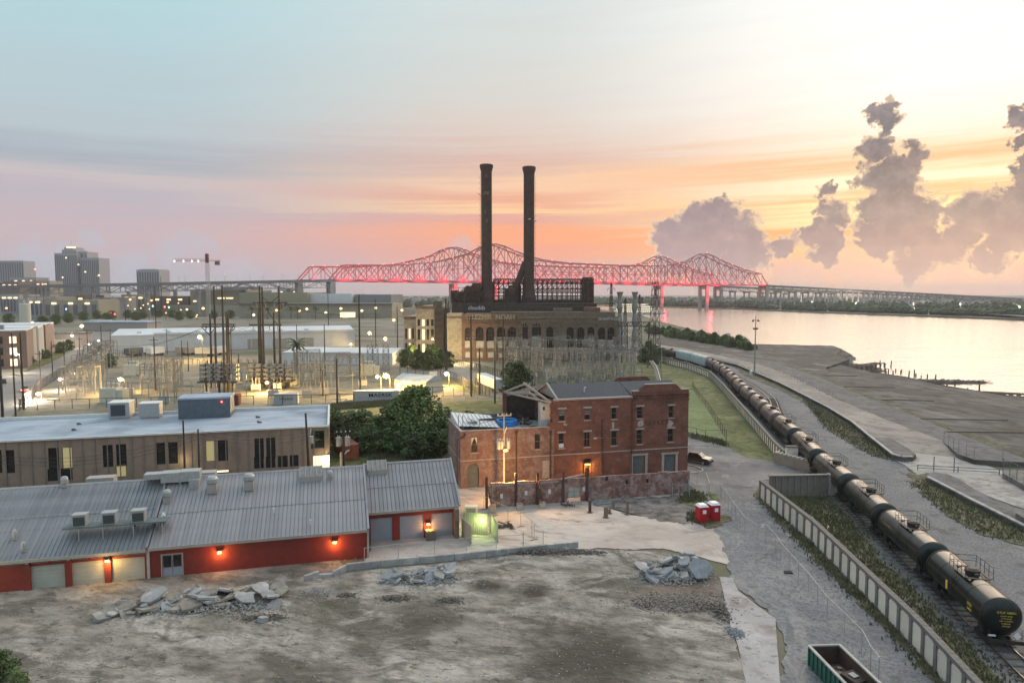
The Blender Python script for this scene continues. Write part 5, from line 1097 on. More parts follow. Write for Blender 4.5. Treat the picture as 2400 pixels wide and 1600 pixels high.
# metal pitched patch + skylight
mb = MB().add([(.35, 3.6, 8.45), (6.6, 3.6, 7.95), (6.6, 10.2, 8.7), (.35, 10.2, 9.4)], [(0, 1, 2, 3)]); mb.build('metal_roof', MT['flue_white'], BW)
for k in range(11): x = .35 + 6.25 * k / 10; z0, z1 = 8.45 - .5 * k / 10, 9.4 - .7 * k / 10; MB().beam((x, 3.6, z0 + .03), (x, 10.2, z1 + .03), .07, .08).build('seam', MT['galvanised'], BW)
MB().add([(.34, 3.6, 7.8), (.34, 10.2, 7.8), (.34, 10.2, 9.38), (.34, 3.6, 8.43)], [(0, 1, 2, 3)]).build('metal_side', MT['flue_white'], BW)
MB().box((2.9, 5.6, 8.9), (1.5, 1.4, .12), ry=.35).build('skylight', MT['roof_blue'], BW)
# main gable roof
RG_ = 14.0
b = MB(); b.add([(S1 + .6, -.1, 12.25), (S2 - .05, -.1, 12.25), (S2 - .05, D_ / 2, RG_), (S1 + .6, D_ / 2, RG_), (S1 + .6, D_ + .1, 12.2), (S2 - .05, D_ + .1, 12.2)], [(0, 1, 2, 3), (3, 2, 5, 4)]); b.build('roof', MT['shingle'], BW)
b = MB(); b.add([(S2, .35, 12.5), (S3 - .4, .35, 12.5), (S3 - .4, D_ / 2, RG_), (S2, D_ / 2, RG_), (S2, D_ - .35, 12.5), (S3 - .4, D_ - .35, 12.5)], [(0, 1, 2, 3), (3, 2, 5, 4)]); b.build('roof', MT['shingle'], BW)
MB().bx(S1, .4, 7.76, S1 + .35, 3.2, 12.1).build('gable_wall', MT['wh_brick'], BW); MB().bx(S1, 7.5, 7.76, S1 + .35, D_ - .4, 12.1).build('gable_wall', MT['wh_brick'], BW)
b = MB(); b.add([(S1 + .7, .1, 12.2), (S1 + .7, D_, 12.2), (S1 + .7, D_ / 2, RG_ - .05)], [(0, 1, 2)]); b.build('gable_boards', MT['timber'], BW)
for (p, q_) in (((S1 + .55, -.2, 12.25), (S1 + .55, D_ / 2, RG_ + .1)), ((S1 + .55, D_ + .1, 12.25), (S1 + .55, D_ / 2, RG_ + .1))): MB().beam(p, q_, .25, .3).build('barge_board', MT['limestone'], BW)
# collapsed bay: ragged edge bricks, back wall stump, plaster partition, fallen roof timbers
MB().bx(S1 - 5.2, D_ - .55, 8.0, S1, D_ - .01, 12.3).build('ruined_wall', MT['plant_dark'], BW); MB().bx(S1 - 5.4, D_ - 1.0, 7.76, S1 - 4.8, D_ - .56, 12.6).build('ruined_pier', MT['wh_brick'], BW)
for k in range(9): MB().bx(S1 - .12 - .42 * (k % 3 == 1) - .5 * max(0, (2 - k)) * .6, .01, 8.0 + k * .46, S1 - .002, .38, 8.0 + (k + 1) * .46).build('broken_edge', MT['wh_brick'], BW)
MB().bx(S1 - 1.5, 1.6, 7.76, S1 - .02, 1.75, 11.6).build('plaster_wall', MT['plaster'], BW); MB().bx(S1 - 1.2, 1.56, 10.6, S1 - .9, 1.59, 11.1).build('opening', MT['black'], BW)
MB().bx(S1 - .9, 1.76, 7.76, S1 - .5, 5, 11.3).build('plaster_wall', MT['plaster'], BW)
rnd = random.Random(2)
for (p, q_) in (((S1 - 5.2, 9.5, 12.4), (S1 - .3, .3, 11.9)), ((S1 - 5.2, 9.8, 12.3), (S1 - 2.6, 5.5, 14.2)), ((S1 - 3.2, 5.2, 14.3), (S1 - .2, .6, 11.8)), ((S1 - 4.6, 8.6, 12.4), (S1 - .3, 6.5, 12.2)), ((S1 - 2.6, 5.5, 12.0), (S1 - 2.2, 5.2, 14.1)), ((S1 - 4.2, 8.0, 12.3), (S1 - 2.6, 5.5, 12.9)), ((S1 - 1.5, 3.1, 12.0), (S1 - 2.5, 5.5, 13.0)), ((S1 - 4.8, 9.2, 11.9), (S1 + .3, 9.0, 13.0)), ((S1 - 2.2, 9.8, 12.6), (S1 + .5, 5.4, 14.0)), ((S1 - 3.2, 9.8, 12.3), (S1 - .4, 6.5, 13.4))):
 MB().beam(p, q_, .22, .28).build('timber', MT['timber'], BW)
for _ in range(14):
 x, y = S1 - rnd.uniform(.3, 4.6), rnd.uniform(3, 9.5); MB().box((x, y, rnd.uniform(7.9, 8.6)), (rnd.uniform(.4, 1.8), rnd.uniform(.2, .5), rnd.uniform(.1, .5)), rnd.uniform(0, 3), rnd.uniform(-.5, .5)).build('debris', MT['plant_dark'], BW)
# windows
def lintel(o, y=-.12, m='limestone'):
 a, c, z0, z1 = o; w = c - a; MB().bx(a - .2, y, z1 + .02, c + .25, y + .11, z1 + .26).build('lintel', MT[m], BW); MB().bx(a - .12, y - .02, z0 - .16, c + .12, y + .11, z0 - .01).build('sill', MT[m], BW)
for i, o in enumerate(up + mid + wing):
 rt = o[0] > S2; yy = -.18 if rt else -.12
 if i < 10: lintel(o, yy)
 else: MB().bx(o[0] - .1, -.14, o[2] - .16, o[1] + .12, -.01, o[2] - .01).build('sill', MT['limestone'], BW)
 w = sash(BW, *o, 0.06, rows=2 if i not in (3, 8) else 3, fm='wood_old', cols=2 if i in (6,) else 1)
 if i in (0, 1):
  for k in range(4): z = o[3] - .12 - k * .24; MB().bx(o[0] + .06, .03, z - .09, o[1] - .06, .1, z).build('louvre', MT['concrete'], w)
 if i == 5: MB().bx(o[0] + .05, .03, o[2] + .05, o[1] - .05, .09, o[2] + .65).build('screen', MT['flue_white'], w)
 if i == 10:
  for sg in (-1, 1):
   xm = (o[0] + o[1]) / 2; b = MB(); b.add([(xm, .04, o[3] - .08), (xm + sg * (o[1] - xm - .04), .04, o[3] - .08), (xm + sg * (o[1] - xm - .04), .04, o[2] + .9), (xm + sg * .35, .04, o[2] + 1.3)], [(0, 1, 2, 3)]); b.build('curtain', MT['plaster'], w)
for o in grd[:2]:
 b = MB(); n = 6
 for k in range(n): b.bx(o[0] + (o[1] - o[0]) * k / n, .12, o[2], o[0] + (o[1] - o[0]) * (k + 1) / n - .02, .2, o[3])
 b.build('sliding_door', MT['door_green'], BW); MB().bx(o[0] - .4, -.16, 0.1, o[0] - .02, -.065, o[3]).bx(o[1] + .02, -.16, .1, o[1] + .4, -.065, o[3]).bx(o[0] - .5, -.2, o[3] + .02, o[1] + .5, -.065, o[3] + .3).build('door_frame', MT['limestone'], BW)
o = grd[2]; MB().bx(o[0], .2, o[2], o[1], .3, o[3]).build('door', MT['black'], BW)
o = rct(912, 805, 967, 938); MB().bx(o[0], -.03, o[2], o[1], -.004, o[3]).build('bricked_window', MT['white_patch'], BW)
for (x0, y0, x1, y1) in ((1650, 482, 1712, 540), (1888, 478, 1945, 540), (1455, 495, 1480, 560), (1090, 510, 1110, 530), (1075, 500, 1095, 530)):
 a = rct(x0, y0, x1, y1); rr_ = random.Random(x0); mx, mz = (a[0] + a[1]) / 2, (a[2] + a[3]) / 2; hx, hz = (a[1] - a[0]) / 2, (a[3] - a[2]) / 2
 P = [(mx + hx * rr_.uniform(.55, 1.1) * math.cos(t_ * .63), mz + hz * rr_.uniform(.55, 1.1) * math.sin(t_ * .63)) for t_ in range(10)]
 yf = -.085 if x0 > 1600 else -.02; MB().extxz(P[::-1], yf, yf + .015).build('flaking_paint', MT['white_patch'], BW)
# faded painted word band
a = rct(1735, 485, 1865, 525); text('MARKET', 1.15, 'plant_dark', BW, ((a[0] + a[1]) / 2, -.075, (a[2] + a[3]) / 2), F_, sx=1.0, name='faded_lettering', ext=.004)
# downpipes
def dpipe(x, y0, y1, head=True):
 (s, zt), (_, zb) = fb(c5(x, y0)), fb(c5(x, y1)); y = -.2 if s > S2 - .5 else -.14
 MB().tube((s, y, max(zb, .1)), (s, y, zt), .1, n=8).build('downpipe', MT['iron_pipe'], BW)
 if head: MB().lathe([(.1, zt - .3), (.24, zt), (.24, zt + .25)], 8, (s, y - .05, 0)).build('rain_head', MT['iron_pipe'], BW)
dpipe(705, 580, 900); dpipe(972, 580, 940); dpipe(1612, 320, 905, False); dpipe(1378, 480, 915, False); dpipe(240, 640, 985, False)
s, z = fb(c5(240, 640)); MB().tube((s, -.14, z), (s + 1.0, -.14, z + .45), .1).tube((s + 1.0, -.14, z + .45), (s + 1.2, -.14, z + .9), .12).build('downpipe', MT['iron_pipe'], BW)
# street arm lamp on the wall
s, z = fb(c5(1380, 625)); b = MB(); P = [(s, -.2, z)] + [(s - k * .28, -.5 - k * .2, z + .45 * math.sin(k / 6 * 1.8)) for k in range(1, 7)]; b.path(P, .04); b.build('lamp_arm', MT['galvanised'], BW)
s0 = s - 1.8; MB().box((s0, -1.8, z + .42), (.5, .3, .12)).build('lamp_head', MT['flue_white'], BW)
# lamp over the door
s, z = fb(c5(1263, 822)); dl = thing('door_lamp', 'glowing orange lamp box over the side door of the brick warehouse', 'lamp', locb(s, -.02, z), GA)
MB().bx(-.5, -.35, -.05, .5, 0, .12).build('hood', MT['iron_pipe'], dl); MB().bx(-.42, -.3, -.2, .42, -.03, -.051).build('lens', MT['lamp_orange'], dl); plight('lamp_light', (0, -.6, -.5), 260, (1, .45, .08), .2, dl)
MB().bx(-.5, -.16, -2.2, -.38, -.02, -.21).bx(.38, -.16, -2.2, .5, -.02, -.21).build('bracket', MT['brick_orange'], dl)
# things on the wing roof
def rl(px, z=7.76): p = GP(*px, z); v = p - Vector((BO[0], BO[1], 0)); return (v.x * gd[0] + v.y * gd[1], v.x * gn[0] + v.y * gn[1])
s, o = rl(c5(632, 520)); pool = thing('paddling_pool', 'round blue inflatable paddling pool on the flat warehouse roof', 'pool', locb(s, o, 7.76), GA)
b = MB()
for rz_ in (.15, .42, .68):
 prof = []; n = 24; m_ = 8; R0 = 1.55 - .08 * rz_
 vs = [((R0 + .17 * math.cos(j / m_ * 6.283)) * math.cos(k / n * 6.283), (R0 + .17 * math.cos(j / m_ * 6.283)) * math.sin(k / n * 6.283), rz_ + .16 * math.sin(j / m_ * 6.283)) for k in range(n) for j in range(m_)]
 b.add(vs, [(k * m_ + j, ((k + 1) % n) * m_ + j, ((k + 1) % n) * m_ + (j + 1) % m_, k * m_ + (j + 1) % m_) for k in range(n) for j in range(m_)])
b.build('ring', MT['pool_blue'], pool, smooth=True); MB().lathe([(1.5, .02), (1.5, .05)], 24).build('floor', MT['pool_blue'], pool); MB().lathe([(1.38, .4), (1.38, .42)], 24).build('water', MT['glass_dark'], pool)
s, o = rl(c5(480, 525)); sf = thing('rooftop_sofa', 'dark upholstered bench sofa with back on the warehouse roof beside the blue pool', 'sofa', locb(s, o, 7.76), GA + .1)
MB().bx(-1.3, -.4, .1, 1.3, .5, .45).build('seat', MT['grille_dark'], sf); MB().bx(-1.3, .5, .1, 1.3, .7, .95).build('backrest', MT['grille_dark'], sf)
for x in (-1.45, 1.3): MB().bx(x, -.4, .1, x + .15, .7, .7).build('armrest', MT['grille_dark'], sf)
for i, (x, y) in enumerate(((250, 570), (285, 575), (418, 555), (757, 540), (900, 530))):
 s, o = rl(c5(x, y)); v = thing('roof_post', f'slim grey steel post on the warehouse roof edge, {ORD[i]} from the left', 'post', locb(s, max(o, .5), 7.76), GA, 'posts along the wing roof'); MB().tube((0, 0, 0), (0, 0, 1.5 if i > 1 else 2.4), .06).build('post', MT['steel_grey'], v); MB().bx(-.12, -.12, 0, .12, .12, .05).build('base', MT['steel_grey'], v)
for i, (x, y) in enumerate(((445, 555), (610, 548), (840, 540), (525, 497), (690, 488))):
 s, o = rl(c5(x, y)); v = thing('roof_mat', ['flat dark crate on the wing roof just behind its front parapet', 'flat dark box on the roof in front of the blue pool', 'flat dark mat on the roof right of the pool', 'low black bin behind the sofa on the roof', 'low black bin behind the pool on the roof'][i], 'crate', locb(s, o, 7.76), GA)
 hh = .15 if i < 3 else .55; MB().bx(-.5, -.3, 0, .5, .3, hh).build('body', MT['black'], v); MB().bx(-.53, -.33, hh + .001, .53, .33, hh + .05).build('lid', MT['grille_dark'], v)
s, o = fb(c5(1258, 275)), 0; v = thing('roof_pipe', 'white vent pipe with elbow on the dark shingle roof', 'vent pipe', locb(s[0] + .5, 2.2, 12.85), GA); MB().tube((0, 0, 0), (0, 0, .8), .09).tube((0, 0, .8), (.25, 0, .85), .1).build('pipe', MT['flue_white'], v)
# ------------------------------------------------------------------ boundary wall in front
WBP = GP(1141, 1191); wv = (GP(1565, 1160) - WBP); WA = math.atan2(wv.y, wv.x); wd = (math.cos(WA), math.sin(WA)); WLn = wv.length + 4.2
BB = thing('boundary_wall', 'low patched brick boundary wall with gate opening and dark steel posts', 'wall', (WBP.x, WBP.y, 0), WA)
def wf(p): return PL(p[0], p[1], (WBP.x, WBP.y), wd)
zt0 = wf(c5(520, 985))[1]; zt1 = wf(c5(1900, 898))[1]
ga, gb_ = wf(c5(1108, 1090))[0], wf(c5(1216, 1090))[0]; gz = wf(c5(1160, 1010))[1]
ends = wf(c5(2072, 890))[0]
wall_grid(BB, .6, ends, 0, min(zt0, zt1) - .05, [(ga, gb_, 0, gz)], 0, .35, MT['wall_brick'])
nseg = 18; st_ = MB()
for k in range(nseg):
 a, c = .6 + (ends - .6) * k / nseg, .6 + (ends - .6) * (k + 1) / nseg; z = min(zt0, zt1) - .05; h = z + random.Random(k).uniform(.04, .2); st_.bx(a, 0, z, c, .35, h)
st_.build('broken_top', MT['wall_brick'], BB)
MB().bx(.6, -.06, 2.9, wf(c5(1040, 960))[0], .4, 3.02).build('coping', MT['limestone'], BB)
for (x, yt, lean) in ((470, 930, .1), (702, 900, 0), (872, 895, .35), (1073, 888, 0), (1262, 860, 0)):
 s, zt = wf(c5(x, yt)); MB().beam((s, -.12, 0), (s, -.12, zt), .3, .28).build('steel_post', MT['iron_pipe'], BB)
 if lean: MB().beam((s + .55, -1.5, 0), (s + .1, -.3, zt * .75), .16).build('prop', MT['iron_pipe'], BB)
for (x, y) in ((590, 1082), (783, 1057), (967, 1045), (1238, 1026)): s, z = wf(c5(x, y)); MB().bx(s - .18, -.03, z - .3, s + .18, -.004, z + .3).build('notice', MT['flue_white'], BB)
for (x, y) in ((1417, 945), (1575, 970), (1738, 962)): s, z = wf(c5(x, y)); MB().bx(s - .18, -.015, z - .28, s + .18, -.003, z + .28).build('socket_hole', MT['black'], BB)
g_ = MB().bx(ga + .05, .12, .6, gb_ - .1, .16, gz - .15); g_.build('gate', MT['concrete'], BB)
for k in range(3): MB().bx(ga + .05, .08, .65 + k * .75, gb_ - .1, .115, .72 + k * .75).build('gate_rail', MT['steel_grey'], BB)
for k in range(3): x = ga + .1 + (gb_ - ga - .3) * k / 2; MB().bx(x, .06, .6, x + .07, .079, gz - .15).build('gate_stile', MT['steel_grey'], BB)
MB().beam((ga - .9, -.1, wf(c5(1090, 935))[1] - .2), (gb_ + .3, -.1, wf(c5(1215, 915))[1] + .1), .25, .12).build('lintel_beam', MT['limestone'], BB)
s, z = wf(c5(515, 985)); MB().bx(s - .05, -.1, 0, s + .05, -.01, 3.0).build('pale_post', MT['limestone'], BB)
MB().bx(0.0, -.1, 0, .15, .1, 3.0).build('pale_post', MT['limestone'], BB)
# ------------------------------------------------------------------ the railway
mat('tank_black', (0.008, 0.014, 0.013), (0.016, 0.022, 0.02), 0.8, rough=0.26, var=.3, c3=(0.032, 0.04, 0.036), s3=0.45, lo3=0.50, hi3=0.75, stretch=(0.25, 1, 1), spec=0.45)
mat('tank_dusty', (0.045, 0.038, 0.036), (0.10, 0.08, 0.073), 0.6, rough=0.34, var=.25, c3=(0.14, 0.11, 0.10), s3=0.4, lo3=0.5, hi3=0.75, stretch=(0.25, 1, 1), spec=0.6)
mat('car_dark', (0.016, 0.016, 0.017), (0.03, 0.028, 0.027), 3, rough=0.6)
mat('yellow_print', (0.75, 0.55, 0.08), rough=0.6); mat('white_print', (0.7, 0.7, 0.7), rough=0.6)
mat('hopper_blue', (0.36, 0.46, 0.47), (0.44, 0.53, 0.53), 0.5, rough=0.6, c3=(0.30, 0.33, 0.33), s3=0.4)
mat('rail', (0.16, 0.13, 0.11), (0.22, 0.19, 0.17), 2, rough=0.35, metal=0.7)
mat('sleeper', (0.075, 0.062, 0.055), (0.12, 0.10, 0.09), 3, rough=0.9)
AX = [(2262, 945, 2), (1825, 560, 2), (1525, 310, 2), (1305, 1155, 1), (1105, 990, 1), (965, 850, 1), (850, 750, 1), (775, 680, 1), (705, 615, 1), (640, 562, 1), (595, 517, 1), (550, 470, 1), (515, 437, 1), (470, 410, 1), (425, 390, 1), (330, 362, 1), (240, 342, 1), (150, 320, 1), (105, 311, 1)]
AP = []
for x, y, w in AX:
 p = GP(*(r2 if w == 2 else r1)(x, y), 2.6); AP.append(Vector((p.x, p.y, 0)))
AP[14] = GP(*r1(425, 390), 2.6); AP[14].z = 0
AP = [AP[0] + (AP[0] - AP[1]) * .0] + AP[1:]
front = [AP[0] + (AP[0] - AP[2]).normalized() * d for d in (40, 25, 12)]
tail = [AP[-1] + Vector((-3.5, 14, 0)), AP[-1] + Vector((-9, 30, 0)), AP[-1] + Vector((-24, 60, 0)), AP[-1] + Vector((-60, 110, 0))]
def crom(P, step=1.0):
 out = []
 for i in range(1, len(P) - 2):
  a, b_, c, d = P[i - 1:i + 3]; n = max(2, int((c - b_).length / step))
  for k in range(n):
   t_ = k / n; out.append(0.5 * ((2 * b_) + (c - a) * t_ + (2 * a - 5 * b_ + 4 * c - d) * t_ * t_ + (3 * b_ - a - 3 * c + d) * t_ ** 3))
 return out
ctrl = front + [AP[0], AP[1], AP[2], AP[3], AP[4], AP[5], AP[6], AP[7], AP[8], AP[9], AP[10], AP[12], AP[14], AP[15], AP[16], AP[17], AP[18]] + tail
TR = crom(ctrl, 0.5)
def track(name, pts, label, sl_from, sl_to):
 tk = thing(name, label, 'railway track')
 seg = [i for i in range(0, len(pts), 3)]
 off = []
 for i in seg:
  a, c = pts[max(0, i - 3)], pts[min(len(pts) - 1, i + 3)]; d = (c - a).normalized(); off.append(Vector((-d.y, d.x, 0)))
 for sgn in (-1, 1):
  b = MB()
  for j in range(len(seg) - 1): b.beam(pts[seg[j]] + off[j] * .75 * sgn + Vector((0, 0, .26)), pts[seg[j + 1]] + off[j + 1] * .75 * sgn + Vector((0, 0, .26)), .08, .15)
  b.build('rail', MT['rail'], tk)
 me = MB().bx(-.13, -1.3, 0.03, .13, 1.3, .19).mesh('sleeper'); me.materials.append(MT['sleeper'])
 acc = 0; cnt = 0; rnd = random.Random(5)
 for a, c in zip(pts, pts[1:]):
  acc += (c - a).length
  if acc > .62 and sl_from < a.y < sl_to and cnt < 290:
   acc = 0; cnt += 1; d = c - a; link('sleeper', me, tk, (a.x, a.y, 0), math.atan2(d.y, d.x) + rnd.uniform(-.03, .03))
 return tk
track('railway_track', TR, 'main railway track on dark ballast beneath the long train of tank cars', 30, 200)
# ballast bed
def ribbon(name, pts, w, z, m, cat=None):
 b = MB(); n = 0; rnd = random.Random(8)
 for i in range(0, len(pts), 3):
  a, c = pts[max(0, i - 3)], pts[min(len(pts) - 1, i + 3)]; d = (c - a).normalized(); o = Vector((-d.y, d.x, 0))
  for u in (-w - rnd.uniform(0, .9), -w * .6, w * .6, w + rnd.uniform(0, .9)): b.v.append(tuple(pts[i] + o * u + Vector((0, 0, z if abs(u) < w * .7 else .055))));
  n += 1
 for i in range(n - 1):
  for k in range(3): b.f.append((i * 4 + k, i * 4 + k + 1, (i + 1) * 4 + k + 1, (i + 1) * 4 + k))
 tag(b.build(name, MT[m]), kind='structure')
ribbon('ballast_bed', TR, 2.6, .13, 'ballast')
sid = [GP(*r1(x, y), .1) for x, y in ((420, 395), (470, 410), (560, 455), (640, 500), (720, 545), (780, 590), (815, 630), (828, 670), (850, 720), (900, 800))]
sid = [Vector((p.x, p.y, 0)) for p in sid]; SI = crom([sid[0]] + sid + [sid[-1]], 0.5)
ribbon('siding_ballast', SI, 1.8, .11, 'ballast'); track('siding_track', SI, 'curved rusty siding merging behind the tank cars', 40, 180)
# old rail pieces beside the near wall and gravel
for i, (p, q_) in enumerate(((r2(1040, 275), r2(1130, 375)), (r2(1140, 375), r2(1160, 340)))):
 v = thing('loose_rail', ['long bent rail lying in the grass behind the near panel wall', 'short scrap rail beside the long bent one'][i], 'rail'); MB().beam(GP(*p, .12), GP(*q_, .12), .09, .14).build('rail', MT['rail'], v)
# tank car
def tank_car(style):
 L, r, cz = 12.9, 1.5, 2.62
 t_ = thing('tank_car', 'x', 'tank car', group='tank cars of the freight train')
 prof = [(.05, -L / 2)] + [(r * math.sin(k / 7 * math.pi / 2), -L / 2 + .55 * (1 - math.cos(k / 7 * math.pi / 2))) for k in range(1, 8)]
 prof += [(r, -L / 2 + .9)] + [(r, -L / 2 + 1 + (L - 2) * k / 6) for k in range(7)]
 prof += [(r, L / 2 - .9)] + [(r * math.sin(k / 7 * math.pi / 2), L / 2 - .55 * (1 - math.cos(k / 7 * math.pi / 2))) for k in range(7, 0, -1)] + [(.05, L / 2)]
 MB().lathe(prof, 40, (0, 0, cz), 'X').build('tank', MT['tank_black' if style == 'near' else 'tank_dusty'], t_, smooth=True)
 for x in (-L / 2 + .62, L / 2 - .62): MB().lathe([(r + .005, x - .06), (r + .03, x - .06), (r + .03, x + .06), (r + .005, x + .06)], 40, (0, 0, cz), 'X').build('band', MT['car_dark'], t_)
 for x in (-2.9, 2.9): MB().lathe([(r + .004, x - .03), (r + .014, x - .03), (r + .014, x + .03), (r + .004, x + .03)], 40, (0, 0, cz), 'X').build('weld_seam', MT['tank_black' if style == 'near' else 'tank_dusty'], t_)
 top = cz + r
 pl = MB()
 for y in (-.9, .9): pl.beam((-1.6, y, top + .02), (1.6, y, top + .02), .35, .05)
 pl.beam((-1.6, -.9, top), (-1.6, .9, top), .3, .05); pl.beam((1.6, -.9, top), (1.6, .9, top), .3, .05); pl.build('walkway', MT['car_dark'], t_)
 MB().lathe([(.55, top - .15), (.55, top + .2), (.62, top + .22), (.62, top + .35), (.3, top + .5), (.1, top + .52)], 16, (.35, 0, 0)).build('dome', MT['car_dark'], t_)
 MB().lathe([(.26, top - .1), (.26, top + .3), (.1, top + .36)], 10, (-.6, 0, 0)).build('hatch', MT['car_dark'], t_)
 MB().box((1.15, 0, top + .12), (.3, .3, .25)).build('valve', MT['car_dark'], t_)
 if style == 'near':
  for y in (-1.05, 1.05):
   b = MB()
   for k in range(5): b.tube((-1.7 + .85 * k, y, top), (-1.7 + .85 * k, y, top + 1.0), .025, n=5)
   for z in (.5, 1.0): b.tube((-1.7, y, top + z), (1.7, y, top + z), .025, n=5)
   b.build('railing', MT['car_dark'], t_)
  for x in (-1.7,):
   b = MB().tube((x, -1.05, top + 1), (x, 1.05, top + 1), .025, n=5).tube((x, -1.05, top + .5), (x, 1.05, top + .5), .025, n=5); b.build('railing', MT['car_dark'], t_)
  for y in (-1, 1):
   b = MB()
   for x in (-.25, .25):
    b.path([(x, y * (r * math.sin(a) + .12), cz + r * math.cos(a) + .08) for a in (.75, 1.0, 1.3, 1.57)] + [(x, y * (r + .12), cz - 1.6)], .022, 4)
   for k in range(6): b.tube((-.25, y * (r + .12), cz - 1.5 + k * .33), (.25, y * (r + .12), cz - 1.5 + k * .33), .018, n=4)
   b.build('ladder', MT['car_dark'], t_)
 MB().beam((-L / 2 - .55, 0, 1.0), (L / 2 + .55, 0, 1.0), .35, .35).build('sill', MT['car_dark'], t_)
 for s in (-1, 1):
  x = s * (L / 2 - 1.6)
  MB().bx(x - .5, -1.0, .95, x + .5, 1.0, 1.5).build('saddle', MT['car_dark'], t_)
  MB().bx(s * (L / 2 + .45) - .12, -1.35, .85, s * (L / 2 + .45) + .12, 1.35, 1.15).build('end_sill', MT['car_dark'], t_)
  MB().beam((s * (L / 2 + .5), 0, .85), (s * (L / 2 + .85), 0, .85), .2, .25).build('coupler', MT['car_dark'], t_)
  bg = MB().bx(x - 1.25, -.98, .42, x + 1.25, -.86, .78).bx(x - 1.25, .86, .42, x + 1.25, .98, .78).bx(x - .2, -.86, .45, x + .2, .86, .75).build('bogie', MT['car_dark'], t_)
  for wx_ in (-.88, .88):
   for y in (-.72, .72): MB().tube((x + wx_, y - .06, .62), (x + wx_, y + .06, .62), .42, n=16).build('wheel', MT['steel_dark'], bg)
   MB().tube((x + wx_, -.66, .62), (x + wx_, .66, .62), .08, n=6).build('axle', MT['steel_dark'], bg)
  for y in (-1.15, 1.15):
   b = MB()
   for z in (.9, 1.3, 1.7): b.tube((s * (L / 2 + .35), y, z), (s * (L / 2 + .05), y, z), .02, n=4)
   b.tube((s * (L / 2 + .35), y, .85), (s * (L / 2 + .35), y, 2.0), .02, n=4); b.build('grab_rail', MT['car_dark'], t_)
 return t_
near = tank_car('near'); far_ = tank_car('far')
names = []
first_near, first_far = True, True
for i in range(14):
 a, c = AP[i], AP[i + 1]; m_ = (a + c) / 2; d = a - c; Lr = d.length; ang = math.atan2(d.y, d.x)
 k = max(.86, min(1.16, (Lr - 1.35) / 13.4));
 nearish = i < 6
 lab = f'{"glossy black" if i < 3 else "dusty dark"} tank car, {ORD[i]} from the near end of the train' if i < 5 else f'dusty tank car, {ORD[i]} from the near end of the train, its top catching pink light'
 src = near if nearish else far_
 if (nearish and first_near) or (not nearish and first_far):
  src.location = m_; src.rotation_euler = (0, 0, ang); src.scale = (k, 1, 1); src['label'] = lab
  if nearish: first_near = False
  else: first_far = False
 else: dup(src, m_, ang, lab, scale=(k, 1, 1))
for i, lab in ((17, 'dark tank car just beyond the pale hopper cars'),):
 a, c = AP[16], AP[17]; d = a - c; dup(far_, (a + c) / 2, math.atan2(d.y, d.x), lab, scale=(1.15, 1, 1)); a, c = AP[17], AP[17] + Vector((-3.0, 14, 0)); d = a - c
 dup(far_, (a + c) / 2, math.atan2(d.y, d.x), 'last dark tank car in sight, beyond the hopper cars near the lattice tower')
# end plate lettering on the first car
m_ = (AP[0] + AP[1]) / 2; d = AP[0] - AP[1]; Lr = d.length; k0 = max(.86, min(1.16, (Lr - 1.35) / 13.4)); xe = 12.9 / 2
for j, (tx, sz) in enumerate((('GTLX 168031', .24), ('LD LMT 197900', .13), ('LT WT 65100', .13), ('DOT 117R100W1', .13), ('29 580 GAL', .13), ('INSP 2026', .13))):
 o = text(tx, sz, 'yellow_print', near, (xe - .07 - .02 * 0 + .0, .15, 2.62 + .52 - j * .2 - (.08 if j else 0)), (R(90), 0, R(90)), name='lettering', ext=.005); o.location.x = xe + .01
pl_ = MB().box((xe + .53, .75, 1.55), (.03, .42, .42), rx=R(45)); pl_.build('placard', MT['white_print'], near)
for y in (-1.2,): MB().box((xe + .6, -1.05, 1.5), (.12, .5, .1)).build('step', MT['flue_white'], near)
for x0, z in ((-4.2, 2.3), (1.9, 2.0)):
 for k, (w, h) in enumerate(((.5, .16), (.42, .12), (.5, .12), (.3, .12))):
  a = 1.57 - .0; MB().box((x0, r_ * 0 - 1.512, 0), (0.01, 0.01, 0.01)) if 0 else None
t2 = text('1075', .3, 'yellow_print', near, (-.4, 1.53, 2.55), (R(90), 0, R(180)), name='lettering', ext=.01)
t3 = text('GTLX', .34, 'yellow_print', near, (3.9, -1.53, 2.7), (R(90), 0, 0), name='lettering', ext=.01); t4 = text('168031', .3, 'yellow_print', near, (3.9, -1.53, 2.3), (R(90), 0, 0), name='lettering', ext=.01)
MB().box((-.9, -1.52, 2.6), (.35, .05, .75)).build('data_panel', MT['yellow_print'], near)
